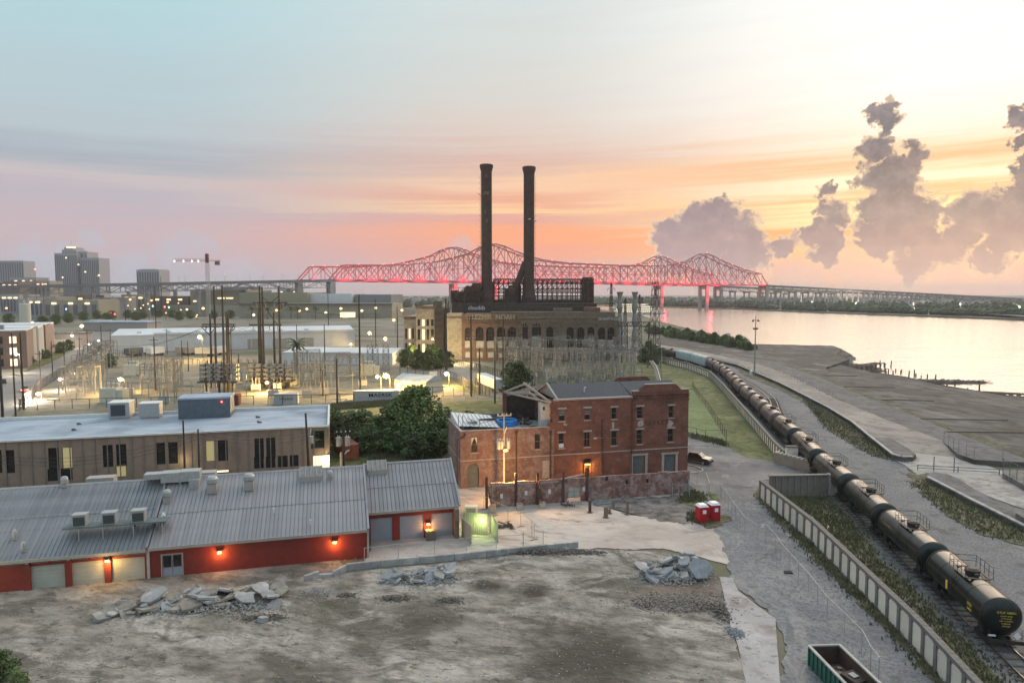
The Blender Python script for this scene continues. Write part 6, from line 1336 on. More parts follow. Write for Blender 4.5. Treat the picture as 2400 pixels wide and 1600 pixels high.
# pale hopper cars
def hopper(a, c, lab):
 m_ = (a + c) / 2; d = a - c; L = d.length - 1.0; h = thing('hopper_car', lab, 'hopper car', m_, math.atan2(d.y, d.x), 'pale hopper cars')
 b = MB(); P = [(-1.5, 1.4), (1.5, 1.4), (1.6, 3.2), (1.5, 4.2), (.9, 4.6), (-.9, 4.6), (-1.5, 4.2), (-1.6, 3.2)]
 b.add([(-L / 2, y, z) for y, z in P] + [(L / 2, y, z) for y, z in P], [tuple(range(8)), tuple(range(15, 7, -1))] + [(k, 8 + k, 8 + (k + 1) % 8, (k + 1) % 8) for k in range(8)]); b.build('body', MT['hopper_blue'], h)
 for k in range(9): x = -L / 2 + L * k / 8; MB().bx(x - .06, -1.68, 1.2, x + .06, -1.55, 4.1).bx(x - .06, 1.55, 1.2, x + .06, 1.68, 4.1).build('rib', MT['hopper_blue'], h)
 MB().bx(-L / 2, -.35, 4.62, L / 2, .35, 4.7).build('roof_walk', MT['galvanised'], h)
 for s in (-1, 1): MB().bx(s * (L / 2 - 2) - 1.3, -1, .2, s * (L / 2 - 2) + 1.3, 1, 1.1).build('bogie', MT['car_dark'], h)
 for k in (-1, 0, 1): b = MB(); x = k * L / 4; b.add([(x - L / 9, -1.3, 1.38), (x + L / 9, -1.3, 1.38), (x + L / 9, 1.3, 1.38), (x - L / 9, 1.3, 1.38), (x - .3, -.4, .6), (x + .3, -.4, .6), (x + .3, .4, .6), (x - .3, .4, .6)], [(0, 1, 5, 4), (1, 2, 6, 5), (2, 3, 7, 6), (3, 0, 4, 7), (4, 5, 6, 7)]); b.build('chute', MT['hopper_blue'], h)
hopper(AP[14], AP[15], 'pale blue covered hopper car coupled behind the last pink lit tank car'); hopper(AP[15], AP[16], 'pale blue covered hopper car, the farther of two')
# ------------------------------------------------------------------ panelled walls along the line
def panel_wall(pts, label, H=2.5, pitch=2.05, hw=.12, far=False):
 w = thing('panel_wall', label, 'wall', group='panelled concrete walls along the railway')
 P = [Vector((x, y, 0)) for x, y in pts]; segs = []; acc = [0]
 for a, c in zip(P, P[1:]): acc.append(acc[-1] + (c - a).length)
 def at(s):
  for i in range(len(P) - 1):
   if s <= acc[i + 1]: return P[i] + (P[i + 1] - P[i]) * ((s - acc[i]) / (acc[i + 1] - acc[i]))
  return P[-1].copy()
 n = int(acc[-1] / pitch); Wp = pitch - .42
 pan = MB(); pz = H - .38
 q_ = [(-Wp / 2, .12), (Wp / 2, .12), (Wp / 2, pz - .35), (Wp / 2 - .15, pz - .13), (Wp / 4, pz - .02), (0, pz), (-Wp / 4, pz - .02), (-Wp / 2 + .15, pz - .13), (-Wp / 2, pz - .35)]
 pan.extxz(q_, -hw + .03, hw - .03); pme = pan.mesh('panel'); pme.materials.append(MT['cream_panel'])
 spn = MB(); spn.extxz([(-Wp / 2 - .02, pz - .36), (-Wp / 2 - .02, H - .3), (Wp / 2 + .02, H - .3), (Wp / 2 + .02, pz - .36), (Wp / 2 - .15, pz - .14), (Wp / 4, pz - .03), (0, pz - .01), (-Wp / 4, pz - .03), (-Wp / 2 + .15, pz - .14)], -hw - .01, hw + .01); sme = spn.mesh('spandrel'); sme.materials.append(MT['concrete_dark'])
 pst = MB().bx(-.21, -hw - .08, -.05, .21, hw + .08, H - .301).mesh('post'); pst.materials.append(MT['concrete_dark'])
 bsm = MB().bx(-Wp / 2, -hw - .03, -.05, Wp / 2, hw + .03, .115).mesh('plinth'); bsm.materials.append(MT['concrete_dark'])
 cp_ = MB().bx(-pitch / 2 - .02, -hw - .14, H - .3, pitch / 2 + .02, hw + .14, H).mesh('coping'); cp_.materials.append(MT['concrete_dark'])
 for k in range(n):
  a, c = at(k * pitch), at((k + 1) * pitch); m_ = (a + c) / 2; d = c - a; ang = math.atan2(d.y, d.x)
  link('panel', pme, w, m_, ang); link('post', pst, w, a, ang); link('spandrel', sme, w, m_, ang)
  if not far: link('plinth', bsm, w, m_, ang)
  link('coping', cp_, w, m_, ang)
 link('post', pst, w, at(n * pitch), 0)
 return w
panel_wall([(34.0, 91.6), (33.9, 75), (33.0, 64.5), (31.9, 52), (30.6, 43), (28.5, 32)], 'near stretch of dark concrete wall with cream arched panels', 2.6)
panel_wall([tuple(GP(*p)[:2]) for p in (r1(885, 1012), r1(820, 950), r1(700, 800), r1(600, 680), r1(500, 560), r1(425, 482), r1(300, 432), r1(180, 402), r1(120, 385))], 'far stretch of panelled wall curving away beside the tank cars', 2.3, 2.0, far=True)
a = GP(*r1(890, 1010)); MB()
g = thing('wall_end_block', 'pale concrete block ending the far panelled wall', 'block', (a.x + .6, a.y - 1.0, 0)); MB().bx(-.9, -.3, 0, .9, .5, 3.0).build('body', MT['cream_panel'], g); MB().bx(-1, -.4, 3.001, 1, .6, 3.2).build('cap', MT['concrete_dark'], g)
# flood gate
ga0, ga1 = GP(*r1(905, 1195)), GP(*r1(1030, 1185))
a = GP(*r1(770, 1150), 0); fg = thing('flood_gate', 'brown grey ribbed steel flood gate leaf standing behind the near panelled wall', 'gate', (35.4, 92.3, 0), R(4))
gl = 8.2
MB().bx(0, 0, .15, gl, .18, 3.0).build('leaf', MT['tan_rib'], fg)
for k in range(10): x = gl * k / 9; MB().bx(x - .09, -.22, .1, x + .09, -.005, 3.05).build('rib', MT['tan_rib'], fg)
for z in (.1, 2.95): MB().bx(-.1, -.3, z, gl + .1, .3, z + .14).build('rail', MT['tan_rib'], fg)
MB().bx(gl + .2, -.4, 0, gl + .9, .5, 3.1).build('pier', MT['concrete'], fg)
f2 = thing('flood_gate', 'second flood gate of pale steel ribs folded beside the tank cars', 'gate', (47.6, 105.0, 0), R(118))
MB().bx(0, 0, .1, 7.5, .9, 1.8).build('leaf', MT['tan_rib'], f2)
for k in range(9): MB().bx(.2 + k * .85, -.02, 1.805, .55 + k * .85, .92, 1.95).build('rib', MT['cream_panel'], f2)
cb = thing('signal_cabinets', 'group of small pale trackside cabinets by the flood gate', 'cabinet', (44.6, 97.5, 0), R(5))
for x, h in ((0, 1.6), (.9, 2.0), (1.7, 1.4)): MB().bx(x, 0, 0, x + .6, .5, h).build('cabinet', MT['galvanised'], cb)
# kerb rail line across the asphalt
b = MB(); b.beam(GP(*r1(395, 970), .03), GP(*r1(735, 1100), .03), .14, .06); v = b.build('kerb_line', MT['concrete']); tag(v, kind='structure')
b = MB(); b.beam(GP(*r1(520, 970), .03), GP(*r1(740, 1050), .03), .07, .05); tag(b.build('street_rail', MT['concrete']), kind='structure')
# ------------------------------------------------------------------ lamps and poles
def lamp(px, py, Y, name_, col='warm', e=2500, size=.38, arm=0.0):
 p = AT(px, py, Y); h = p.z
 l = thing('street_lamp', name_, 'lamp', (p.x, p.y, 0), group='lamps of the yards and streets')
 MB().tube((arm, .1, 0), (arm, .1, h + .2), .13, .09, n=6).build('pole', MT['wood_pole'], l)
 if arm: MB().tube((arm, .1, h + .1), (0, 0, h + .15), .05, n=5).build('arm', MT['galvanised'], l)
 MB().lathe([(.02, h - size), (size, h - size * .3), (size, h + size * .3), (.02, h + size)], 10).build('lamp_head', MT['lamp_' + col], l)
 if e:
  e *= 4.6 if Y < 300 else 1.8
  q = plight('lamp_light', (0, -.8, h - .3), e, {'warm': (1, .64, .2), 'white': (1, .8, .6), 'orange': (1, .42, .1)}[col], .3, l)
for px, py, Y, nm, col, e, sz, arm in (
 (905, 880, 186, 'brightest yellow yard lamp, at the left end of the pale gabled hut', 'warm', 7000, .8, 1), (884, 882, 187, 'smaller yellow lamp just left of the brightest lamp by the hut', 'warm', 1500, .45, 1),
 (935, 902, 184, 'yellow lamp low on the hut front above the long grey container', 'warm', 1200, .45, 1), (1046, 875, 204, 'round yellow lamp on a pole at the right corner of the sandy yard', 'warm', 4500, .65, .8),
 (626, 896, 190, 'yellow lamp under the right pole platform in the substation', 'warm', 3000, .5, .5), (283, 888, 190, 'white yellow lamp above the cream transformer cabinet', 'warm', 3000, .6, .8),
 (141, 888, 196, 'pinkish lamp at the near end of the bus rack', 'white', 1200, .45, .8), (90, 922, 178, 'pinkish lamp on the street fence behind the parked car', 'white', 1500, .5, .8), (68, 937, 172, 'lowest pinkish lamp at the corner of the street fence', 'white', 700, .35, .8),
 (468, 789, 285, 'big warm lamp shining on the long white warehouse wall', 'warm', 9000, .9, 1), (192, 764, 360, 'big orange white lamp above the street by the pale building', 'warm', 9000, 1.0, 1),
 (76, 757, 330, 'white lamp on the roof edge of the striped apartment row', 'white', 4000, .8, 1), (209, 807, 300, 'small pinkish lamp along the street, nearer one of a pair', 'white', 1500, .5, 1), (231, 798, 325, 'small pinkish lamp along the street, farther one of a pair', 'white', 1500, .5, 1),
 (169, 786, 345, 'white lamp beside the little pale stone building', 'white', 2500, .6, 1), (39, 830, 235, 'pinkish lamp before the lit windows of the brown apartment front', 'white', 1500, .45, 1),
 (866, 780, 330, 'sodium lamp on a pole right of the white warehouse', 'warm', 8000, .9, 1), (903, 793, 318, 'sodium lamp nearer the brick power plant than its neighbour', 'orange', 7000, .9, 1), (923, 750, 470, 'sodium lamp standing above the road left of the power plant', 'orange', 8000, 1.1, 1),
 (648, 727, 560, 'sodium lamp seen beside the tall wooden pole group', 'orange', 8000, 1.1, 1), (823, 806, 352, 'floodlight on the right gable of the long white warehouse', 'warm', 1500, .5, .5)):
 lamp(px, py, Y, nm, col, e, sz, arm)
for i, (px, py, col) in enumerate(((476, 722.6, 'warm'), (594.6, 738, 'white'), (702, 728, 'warm'), (719, 724, 'warm'), (763.6, 732.6, 'warm'), (799, 723, 'warm'), (848, 728, 'warm'), (880.6, 721.6, 'warm'), (942, 727, 'warm'))):
 lamp(px, py, 745, f'lamp before the long tan exhibition hall, {ORD[i]} from the left', col, 30000, 1.5, 1)
for i, (px, py, col) in enumerate(((717, 737, 'white'), (777, 736, 'white'), (896, 735, 'white'), (438, 725, 'white'), (273, 721.6, 'white'), (156, 706, 'orange'), (102, 706, 'orange'), (15, 722, 'orange'), (232, 708, 'orange'), (305, 702, 'orange'), (355, 704, 'orange'), (393, 708, 'orange'), (205, 716, 'orange'), (252, 705, 'orange'))):
 lamp(px, py, 780, f'small distant lamp in the streets beneath the approach bridge, {ORD[i]} of the scattered ones', col, 9000 if i % 2 else 0, 1.2, 0)
# pole maker
def pole(px, yt, yb=None, Y=None, lab='', r=.19, arms=(), m='wood_pole', name='utility_pole'):
 base = GP(px, yb) if Y is None else None
 if Y is None: Y = base.y; x = base.x
 else: x = AT(px, (yt + (yb or yt)) / 2, Y).x
 top = AT(px, yt, Y).z; p = thing(name, lab, 'pole', (x, Y, 0), GA, 'wooden poles')
 MB().tube((0, 0, -.1), (0, 0, top), r * 1.25, r * .75, 7).build('pole', MT[m], p)
 for dz, w in arms:
  z = top - dz; MB().bx(-w / 2, -.3, z - .08, w / 2, -.2, z + .08).build('crossarm', MT[m], p)
  for k in (-.46, -.16, .16, .46): MB().lathe([(.05, z + .08), (.1, z + .14), (.05, z + .2), (.1, z + .26), (.03, z + .33)], 6, (k * w, -.25, 0)).build('insulator', MT['flue_white'], p)
 return p, top
p_, t_ = pole(429, 985, Y=92, lab='dark wooden pole in front of the office block, left of the shorter one', r=.14)
pole(464, 1005, Y=94, lab='short wooden pole before the office block by the strip light', r=.13);
tp, tt = pole(723, 968, Y=93.5, lab='leaning dark pole before the right end of the office block', r=.17); tp.rotation_euler = (0, R(-2.0), 0)
MB().tube((.6, 0, tt - 4.2), (.6, 0, tt - 3.2), .28, n=12).build('transformer', MT['galvanised'], tp); MB().tube((.5, 0, tt - 2.9), (.6, 0, tt - 2.2), .07).build('cutout', MT['flue_white'], tp)
def can(par, x, z, h=1.15, r=.36):
 c = MB().lathe([(.1, z), (r, z + .03), (r, z + h), (r + .03, z + h), (r + .03, z + h + .07), (.1, z + h + .1)], 14, (x, 0, 0)).build('transformer', MT['galvanised'], par)
 MB().tube((x - .1, 0, z + h + .08), (x - .15, 0, z + h + .45), .05).tube((x + .12, 0, z + h + .08), (x + .18, 0, z + h + .4), .05).build('bushing', MT['flue_white'], c)
P2, t2_ = pole(804, 978, Y=108, lab='wooden pole with two grey transformer cans by the rusty container', r=.17, arms=((2.4, 2.2),))
for x in (-.75, .62): can(P2, x, t2_ - 4.6, 1.35, .42)
MB().path([(.1, 0, 2.2), (.4, 0, 2.6), (.9, 0, 2.9)], .09).build('conduit_elbow', MT['flue_white'], P2); MB().tube((-.4, -.2, 0), (-.4, -.2, 2.6), .2).build('conduit', MT['limestone'], P2)
P3, t3_ = pole(1181, 968, Y=93.2, lab='pale pole with three transformer cans and an orange lamp before the brick warehouse', r=.13, arms=((.3, 2.0),), m='concrete', name='lamp_pole')
for x in (-.75, -.3, .62): can(P3, x, t3_ - 5.0, 1.05, .3)
MB().beam((0, -.1, t3_ - 2.8), (.3, -.4, t3_ - 1.9), .14).build('arrester', MT['flue_white'], P3)
q = AT(1183, 1056, 92.6); MB().lathe([(.02, -.16), (.36, -.05), (.3, .12), (.02, .26)], 12, (.1, -.6, q.z)).build('lamp_head', MT['lamp_orange'], P3); plight('lamp_light', (.1, -4.2, q.z - 2.0), 2600, (1, .5, .12), .3, P3); MB().tube((0, 0, q.z + .2), (.1, -.6, q.z + .2), .04).build('arm', MT['galvanised'], P3)
# poles in the yards: x, top, base
PLS = [(8, 655, 1010, .3), (37, 780, 975, .2), (56, 780, 960, .25), (97, 822, 915, .2), (124, 800, 885, .18), (152, 798, 870, .18), (188, 790, 850, .22), (206, 772, 830, .18), (239, 762, 830, .22), (260, 770, 825, .22), (295, 710, 770, .3), (366, 672, 775, .35), (380, 648, 740, .5), (308, 818, 845, .2),
       (365, 790, 915, .25), (427, 797, 860, .2), (442, 800, 870, .2), (392, 770, 830, .18), (543, 768, 865, .2), (560, 830, 868, .3), (697, 760, 858, .2), (762, 760, 880, .22), (770, 675, 770, .35), (845, 690, 935, .32), (881, 700, 820, .3), (791, 840, 950, .3), (932, 717, 830, .3), (753, 860, 925, .22), (757, 866, 928, .22),
       (1046, 700, 880, .45), (1104, 742, 925, .35), (1124, 815, 925, .3), (1160, 822, 945, .25), (1179, 742, 890, .28), (977, 760, 830, .25), (987, 795, 828, .22), (955, 800, 830, .2)]
for i, (px, a, c, r) in enumerate(sorted(PLS)): pole(px, a, c, lab=f'wooden utility pole, {ORD[i]} from the left among the single poles of the yards', r=r * .8, arms=((.8, 2.4),) if i % 3 == 0 else ())
pole(1104, 742, Y=184, lab='tall pole with twin pale lamp arms before the arcade of the plant', r=.2, arms=((.1, 2.6), (6, 2.6)))
# tall wooden pole clusters carrying the high lines
def cluster(px_list, Y, lab, arms, plat):
 cx = AT(sum(p[0] for p in px_list) / len(px_list), 800, Y).x; g = thing('transmission_structure', lab, 'pylon', (cx, Y, 0), group='tall timber line structures')
 for i, (px, yt, dy) in enumerate(px_list):
  p = AT(px, yt, Y + dy); MB().tube((p.x - cx, dy, 0), (p.x - cx, dy, p.z), .42, .22, 8).build('pole', MT['wood_pole'], g)
 for (a, c, y, dy) in arms:
  p, q_ = AT(a, y, Y + dy), AT(c, y, Y + dy); MB().beam((p.x - cx, dy - .4, p.z), (q_.x - cx, dy - .4, p.z), .3, .35).build('crossarm', MT['wood_pole'], g)
  for k in range(4): x = p.x - cx + (q_.x - p.x) * (k + .5) / 4; MB().tube((x, dy - .4, p.z - 1.6), (x, dy - .4, p.z - .2), .11, n=6).build('insulator', MT['steel_grey'], g)
 for (a, ya, c, yc, dy) in plat['braces']:
  p, q_ = AT(a, ya, Y + dy), AT(c, yc, Y + dy); MB().beam((p.x - cx, dy - .3, p.z), (q_.x - cx, dy - .3, q_.z), .2).build('brace', MT['wood_pole'], g)
 a, c, y = plat['deck']; p, q_ = AT(a, y, Y), AT(c, y, Y)
 MB().bx(p.x - cx, -2.5, p.z - .2, q_.x - cx, 4, p.z + .15).build('platform', MT['steel_dark'], g)
 n = plat['n']; w = (q_.x - p.x)
 for k in range(n):
  x = p.x - cx + w * (k + .5) / n
  for z in range(4): MB().bx(x - w / n * .3, -2 + .1 * z, p.z + .4 + z * 1.25, x + w / n * .3, .5, p.z + 1.2 + z * 1.25).build('capacitor', MT['steel_grey'], g)
  for sg in (-1, 1): MB().beam((x + sg * w / n * .36, -1, p.z + .16), (x + sg * w / n * .36, -1, p.z + 6.2), .14).build('post', MT['steel_dark'], g)
 for k in range(3): x = p.x - cx + w * (k + .5) / 3; MB().beam((x, -1, 0), (x, -1, p.z - .2), .4).build('leg', MT['steel_dark'], g)
cluster([(492, 735, 0), (501, 671, 6), (520, 668, -2), (530, 730, 2), (534, 736, 5)], 190, 'left cluster of tall dark timber poles above a capacitor platform', [(473, 553, 765, 0), (475, 553, 760, 5)], dict(braces=[(475, 768, 493, 785, 0), (552, 768, 534, 785, 0), (492, 785, 508, 765, 0), (550, 760, 535, 788, 3)], deck=(471, 564, 893), n=5))
cluster([(605, 728, 3), (608, 670, 6), (614, 672, 0), (641, 733, 5), (653, 671, 0)], 202, 'right cluster of tall dark timber poles joined by a high crossarm', [(593, 675, 709, 0), (585, 661, 761, 4)], dict(braces=[(614, 695, 636, 712, 0), (653, 695, 632, 712, 0), (594, 710, 612, 727, 0), (673, 710, 655, 727, 0), (617, 712, 650, 760, 2)], deck=(584, 690, 891), n=6))
# high wires
def wires(name, lab, spans, r=.035):
 w = thing(name, lab, 'power line', group='overhead lines')
 for (a, c, sag) in spans:
  a, c = Vector(a), Vector(c); n = 14; P = [a + (c - a) * k / n - Vector((0, 0, sag * 4 * (k / n) * (1 - k / n))) for k in range(n + 1)]
  MB().path(P, r, 4).build('wire', MT['steel_dark'], w)
wires('overhead_line', 'wires strung between the two tall pole clusters and on past the plant', [(AT(480 + k * 24, 766, 190), AT(592 + k * 24, 762, 204), 1.5) for k in range(4)] + [(AT(600 + k * 25, 711, 202), AT(1046, 704 + 6 * k, 240), 4) for k in range(3)])
wires('overhead_line', 'wires running from the tall poles to the street poles on the left', [(AT(475, 768, 190), AT(188, 792 + k * 6, 250), 4) for k in range(3)])
wires('overhead_line', 'wires from the canned transformer pole across the shed roofs to the left', [(AT(804, 990 + 8 * k, 108), AT(464, 1008 + 9 * k, 94), 1.5) for k in range(3)] + [(AT(464, 1010 + 9 * k, 94), AT(-60, 1060 + 9 * k, 86), 2) for k in range(3)], .02)
wires('overhead_line', 'wires from the orange lamp pole down to the garage', [(AT(1181, 975 + 10 * k, 93), AT(804, 992 + 8 * k, 108), 2) for k in range(2)] + [(AT(1181, 1020, 93), AT(1078, 1115, 84), 1.0)], .02)
wires('overhead_line', 'wires in front of the plant arcade towards the lattice tower', [(AT(1104, 745 + 14 * k, 184), AT(1525, 760 + 12 * k, 235), 5) for k in range(4)], .035)
wires('overhead_line', 'pale cables slanting over the dense substation before the plant arcade', [(AT(*Z4(*a), 215), AT(*Z4(*c), 222), .5) for a, c in (((620, 680), (1010, 820)), ((615, 745), (1000, 828)), ((980, 498), (1430, 568)), ((975, 510), (1425, 580)), ((1240, 575), (1915, 650)), ((1470, 600), (1915, 660)), ((1240, 720), (1720, 800)), ((900, 690), (1400, 790)), ((530, 665), (900, 760)), ((1000, 740), (1500, 770)))], .09)
# ------------------------------------------------------------------ substation equipment
mat('porcelain', (0.22, 0.19, 0.17), (0.34, 0.31, 0.29), 5, rough=0.4)
mat('bus_steel', (0.30, 0.29, 0.26), (0.17, 0.17, 0.16), 3, rough=0.5)
mat('cream_box', (0.55, 0.53, 0.42), (0.62, 0.60, 0.50), 1.0, rough=0.6)
def insul(b, x, y, z, h, r=.13):
 prof = []; n = 4
 for k in range(n): prof += [(r, z + h * k / n), (r * .5, z + h * (k + .6) / n)]
 return b.lathe(prof + [(r, z + h)], 6, (x, y, 0))
def switch_stand():
 t_ = thing('switch_stand', 'x', 'switchgear');
 for x in (-2, 2): MB().beam((x, 0, 0), (x, 0, 4.4), .2).build('leg', MT['bus_steel'], t_)
 MB().beam((-2.6, 0, 4.4), (2.6, 0, 4.4), .28, .25).build('beam', MT['bus_steel'], t_)
 for x in (-2, 0, 2):
  b = MB(); insul(b, x, -.5, 4.5, 1.3); insul(b, x, .5, 4.5, 1.3); b.build('insulator', MT['porcelain'], t_)
  MB().beam((x, -.5, 5.85), (x, .6, 5.85 + (.9 if x == 0 else .1)), .07).build('blade', MT['bus_steel'], t_)
 return t_
def bus_frame(w=9, h=8.5, bays=2):
 t_ = thing('bus_frame', 'x', 'switchgear')
 for i in range(bays + 1):
  x = -w / 2 + w * i / bays
  for y in (0, 5): MB().beam((x, y, 0), (x, y, h), .25).build('column', MT['bus_steel'], t_)
  MB().beam((x, 0, h), (x, 5, h), .2).build('beam', MT['bus_steel'], t_)
 for y in (0, 5):
  b = MB().beam((-w / 2, y, h), (w / 2, y, h), .18).beam((-w / 2, y, h - .9), (w / 2, y, h - .9), .14); n = 10
  for k in range(n): b.beam((-w / 2 + w * k / n, y, h - (.9 if k % 2 else 0)), (-w / 2 + w * (k + 1) / n, y, h - (0 if k % 2 else .9)), .08)
  b.build('truss', MT['bus_steel'], t_)
 for k in range(6):
  x = -w / 2 + w * (k + .5) / 6; b = MB(); insul(b, x, 1.2, h - 2.6, 1.5); insul(b, x, 3.6, h - 2.6, 1.5); b.build('insulator', MT['porcelain'], t_)
  MB().beam((x, -.5, h - 2.7), (x, 5.5, h - 2.7), .07).build('bus_bar', MT['bus_steel'], t_)
 return t_
def breaker():
 t_ = thing('circuit_breaker', 'x', 'switchgear'); MB().bx(-1.3, -.6, .3, 1.3, .6, 1.9).build('cabinet', MT['galvanised'], t_)
 for x in (-.9, 0, .9):
  b = MB(); insul(b, x, -.4, 1.9, 1.9, .16); b.build('bushing', MT['porcelain'], t_); b = MB(); insul(b, x, .4, 1.9, 1.9, .16); b.build('bushing', MT['porcelain'], t_)
 for x in (-1.1, 1.1): MB().bx(x - .1, -.5, 0, x + .1, .5, .3).build('foot', MT['concrete'], t_)
 return t_
def transformer():
 t_ = thing('power_transformer', 'x', 'transformer'); MB().bx(-2.2, -1.6, .3, 2.2, 1.6, 3.8).build('tank', MT['cream_box'], t_); MB().bx(-2.5, -1.9, 0, 4.2, 1.9, .29).build('plinth', MT['concrete'], t_)
 for k in range(6): MB().bx(2.3, -1.5 + k * .5, .6, 3.8, -1.3 + k * .5, 3.4).build('radiator', MT['cream_box'], t_)
 for x in (-1.2, 0, 1.2): b = MB(); insul(b, x, 0, 3.8, 2.0, .2); b.build('bushing', MT['porcelain'], t_)
 MB().tube((-2, 1.1, 4.6), (1.5, 1.1, 4.6), .45, n=12).build('conservator', MT['cream_box'], t_); return t_
def lattice(h, w, m='steel_dark', arms=(), top=.25):
 t_ = thing('lattice_tower', 'x', 'pylon'); n = max(4, int(h / (w * 1.1)))
 for sx in (-1, 1):
  for sy in (-1, 1): MB().beam((sx * w / 2, sy * w / 2, 0), (sx * w / 2 * top, sy * w / 2 * top, h), .16).build('leg', MT[m], t_)
 f = lambda z: w / 2 * (1 - (1 - top) * z / h)
 for k in range(n):
  z0, z1 = h * k / n, h * (k + 1) / n; a, c = f(z0), f(z1); b = MB()
  for (p, q_, r_1, r_2) in (((-a, -a), (a, -a), (-c, -c), (c, -c)), ((-a, a), (a, a), (-c, c), (c, c)), ((-a, -a), (-a, a), (-c, -c), (-c, c)), ((a, -a), (a, a), (c, -c), (c, c))):
   b.beam((*p, z0), (*r_2, z1), .09).beam((*q_, z0), (*r_1, z1), .09).beam((*r_1, z1), (*r_2, z1), .09)
  b.build('bracing', MT[m], t_)
 for z, l in arms:
  MB().beam((-l, 0, z), (l, 0, z), .14).beam((-l, 0, z), (0, 0, z + 1.2), .1).beam((l, 0, z), (0, 0, z + 1.2), .1).build('arm', MT[m], t_)
  for x in (-l, l): MB().tube((x, 0, z - 1.3), (x, 0, z), .12, n=6).build('insulator', MT['porcelain'], t_)
 return t_
def scatter(maker, lst, labf, group, rz=GA, jit=0.0):
 if group != 'transformers': lst = sorted(lst)
 src = maker(); rnd = random.Random(group)
 for i, (px, py) in enumerate(lst):
  g = GP(px, py); o = src if i == 0 else dup(src, g); o.location = g; o.rotation_euler = (0, 0, rz + rnd.uniform(-jit, jit)); o['label'] = labf(i); o['group'] = group
NB = 'left sandy substation'
scatter(switch_stand, [(330, 935), (352, 925), (395, 935), (345, 900), (372, 895), (408, 900), (735, 925), (775, 905), (800, 890), (742, 890), (715, 905), (810, 915), (700, 880), (770, 875), (580, 880), (560, 930), (430, 945), (165, 915), (182, 930), (160, 940), (200, 905), (215, 890), (228, 878)], lambda i: f'switch stand with three insulator pairs in the sandy yard, {ORD[i]} counting rightward', 'switch stands of the sandy yard')
scatter(lambda: bus_frame(9, 7.5), [(370, 912), (195, 905), (205, 885), (217, 868), (228, 853), (240, 840), (181, 925), (740, 908), (790, 880), (720, 870), (820, 885)], lambda i: f'pale steel bus frame over switchgear in the sandy yard, {ORD[i]} from the left', 'bus frames of the sandy yard')
scatter(breaker, [(300, 925), (385, 945), (480, 935), (500, 925), (600, 915), (650, 912), (720, 930), (760, 925), (640, 930), (310, 870), (540, 912), (560, 900), (690, 900), (850, 905)], lambda i: f'grey circuit breaker with six bushings in the sandy yard, {ORD[i]} from the left', 'breakers of the sandy yard')
scatter(transformer, [(262, 943), (310, 880), (670, 905), (862, 880)], lambda i: ['cream power transformer with fins behind the office roof', 'pale grey transformer behind the bus frames', 'cream transformer beneath the right pole cluster', 'cream transformer cabinet left of the brightest lamp'][i], 'transformers', 0.0)
scatter(lambda: lattice(9.5, 2.2, 'bus_steel', (), .9), [(398, 915), (418, 918), (703, 895), (736, 900), (868, 870), (905, 868), (940 - 60, 868)], lambda i: f'pale square lattice stand in the sandy yard, {ORD[i]} from the left', 'lattice stands', .2)
scatter(switch_stand, [(1180 + 22 * k + (k % 3) * 7, 852 + (k * 17) % 62) for k in range(12)] + [(1455, 860), (1475, 885), (1490, 905), (1340, 905), (1385, 895), (1250, 905), (1420, 905), (1440, 850)], lambda i: f'grey switch stand in the dense substation before the plant arcade, {ORD[i]} from the left', 'switch stands before the plant')
scatter(lambda: bus_frame(11, 10, 3), [(1190, 850), (1240, 858), (1290, 850), (1340, 858), (1225, 885), (1285, 890), (1400, 862), (1450, 880), (1350, 890), (1470, 850)], lambda i: f'grey steel bus frame before the plant arcade, {ORD[i]} from the left', 'bus frames before the plant', GA - .35)
scatter(lambda: lattice(11, 3.2, 'steel_grey', ((10.6, 3),), .4), [(1215, 905), (1262, 905), (1305, 912), (1345, 900), (1375, 912), (1408, 903), (1440, 905), (1475, 910), (1255, 860), (1320, 850), (1385, 850)], lambda i: f'grey splayed lattice frame before the plant, {ORD[i]} from the left', 'lattice frames before the plant', .3)
scatter(breaker, [(1200 + 23 * k, 880 + (k * 13) % 35) for k in range(12)], lambda i: f'breaker with bushings before the plant arcade, {ORD[i]} from the left', 'breakers before the plant')
def tower(px, yt, yb, w, lab, arms, m='steel_dark', top=.2, Y=None):
 g = GP(px, yb) if Y is None else Vector((AT(px, yb, Y).x, Y, 0)); h = AT(px, yt, g.y).z; t_ = lattice(h, w, m, [(h - a, l) for a, l in arms], top); t_.location = g; t_.rotation_euler = (0, 0, .4); t_['label'] = lab; t_['group'] = 'lattice towers'
tower(1533, 660, 862, 3.6, 'tall dark lattice tower at the river end of the plant substation', ((6, 4.5), (12, 5.5), (18, 4.5)), 'steel_dark', .45)
tower(1431, 662, 850, 2.6, 'slim lattice mast rising behind the right corner of the plant', ((3, 2.0),), Y=330); tower(1464, 700, 850, 2.4, 'short lattice mast with curved top behind the plant corner', ((2, 2.5),), Y=330); tower(1497, 690, 850, 2.4, 'lattice mast seen just left of the tall river end tower', ((2, 2.2),), Y=330)
for px, lab in ((1453, 'stubby ribbed insulator column behind the plant corner, left one'), (1488, 'stubby ribbed insulator column behind the plant corner, right one')):
 g = AT(px, 700, 330); v = thing('insulator_column', lab, 'insulator', (g.x, 330, 0)); b = MB(); insul(b, 0, 0, 0, AT(px, 686, 330).z, 1.5); b.build('column', MT['steel_grey'], v); MB().bx(-1.6, -.1, AT(px, 686, 330).z, 1.6, .1, AT(px, 684, 330).z).build('cap', MT['steel_dark'], v)
g = GP(1465, 850); pf = thing('portal_frame', 'dark steel portal frame with latticed beam right of the plant', 'portal frame', g)
def pz(y): return AT(1465, y, g.y).z
xa_, xb_ = AT(1457, 800, g.y).x - g.x, AT(1520, 800, g.y).x - g.x; zt_ = pz(755)
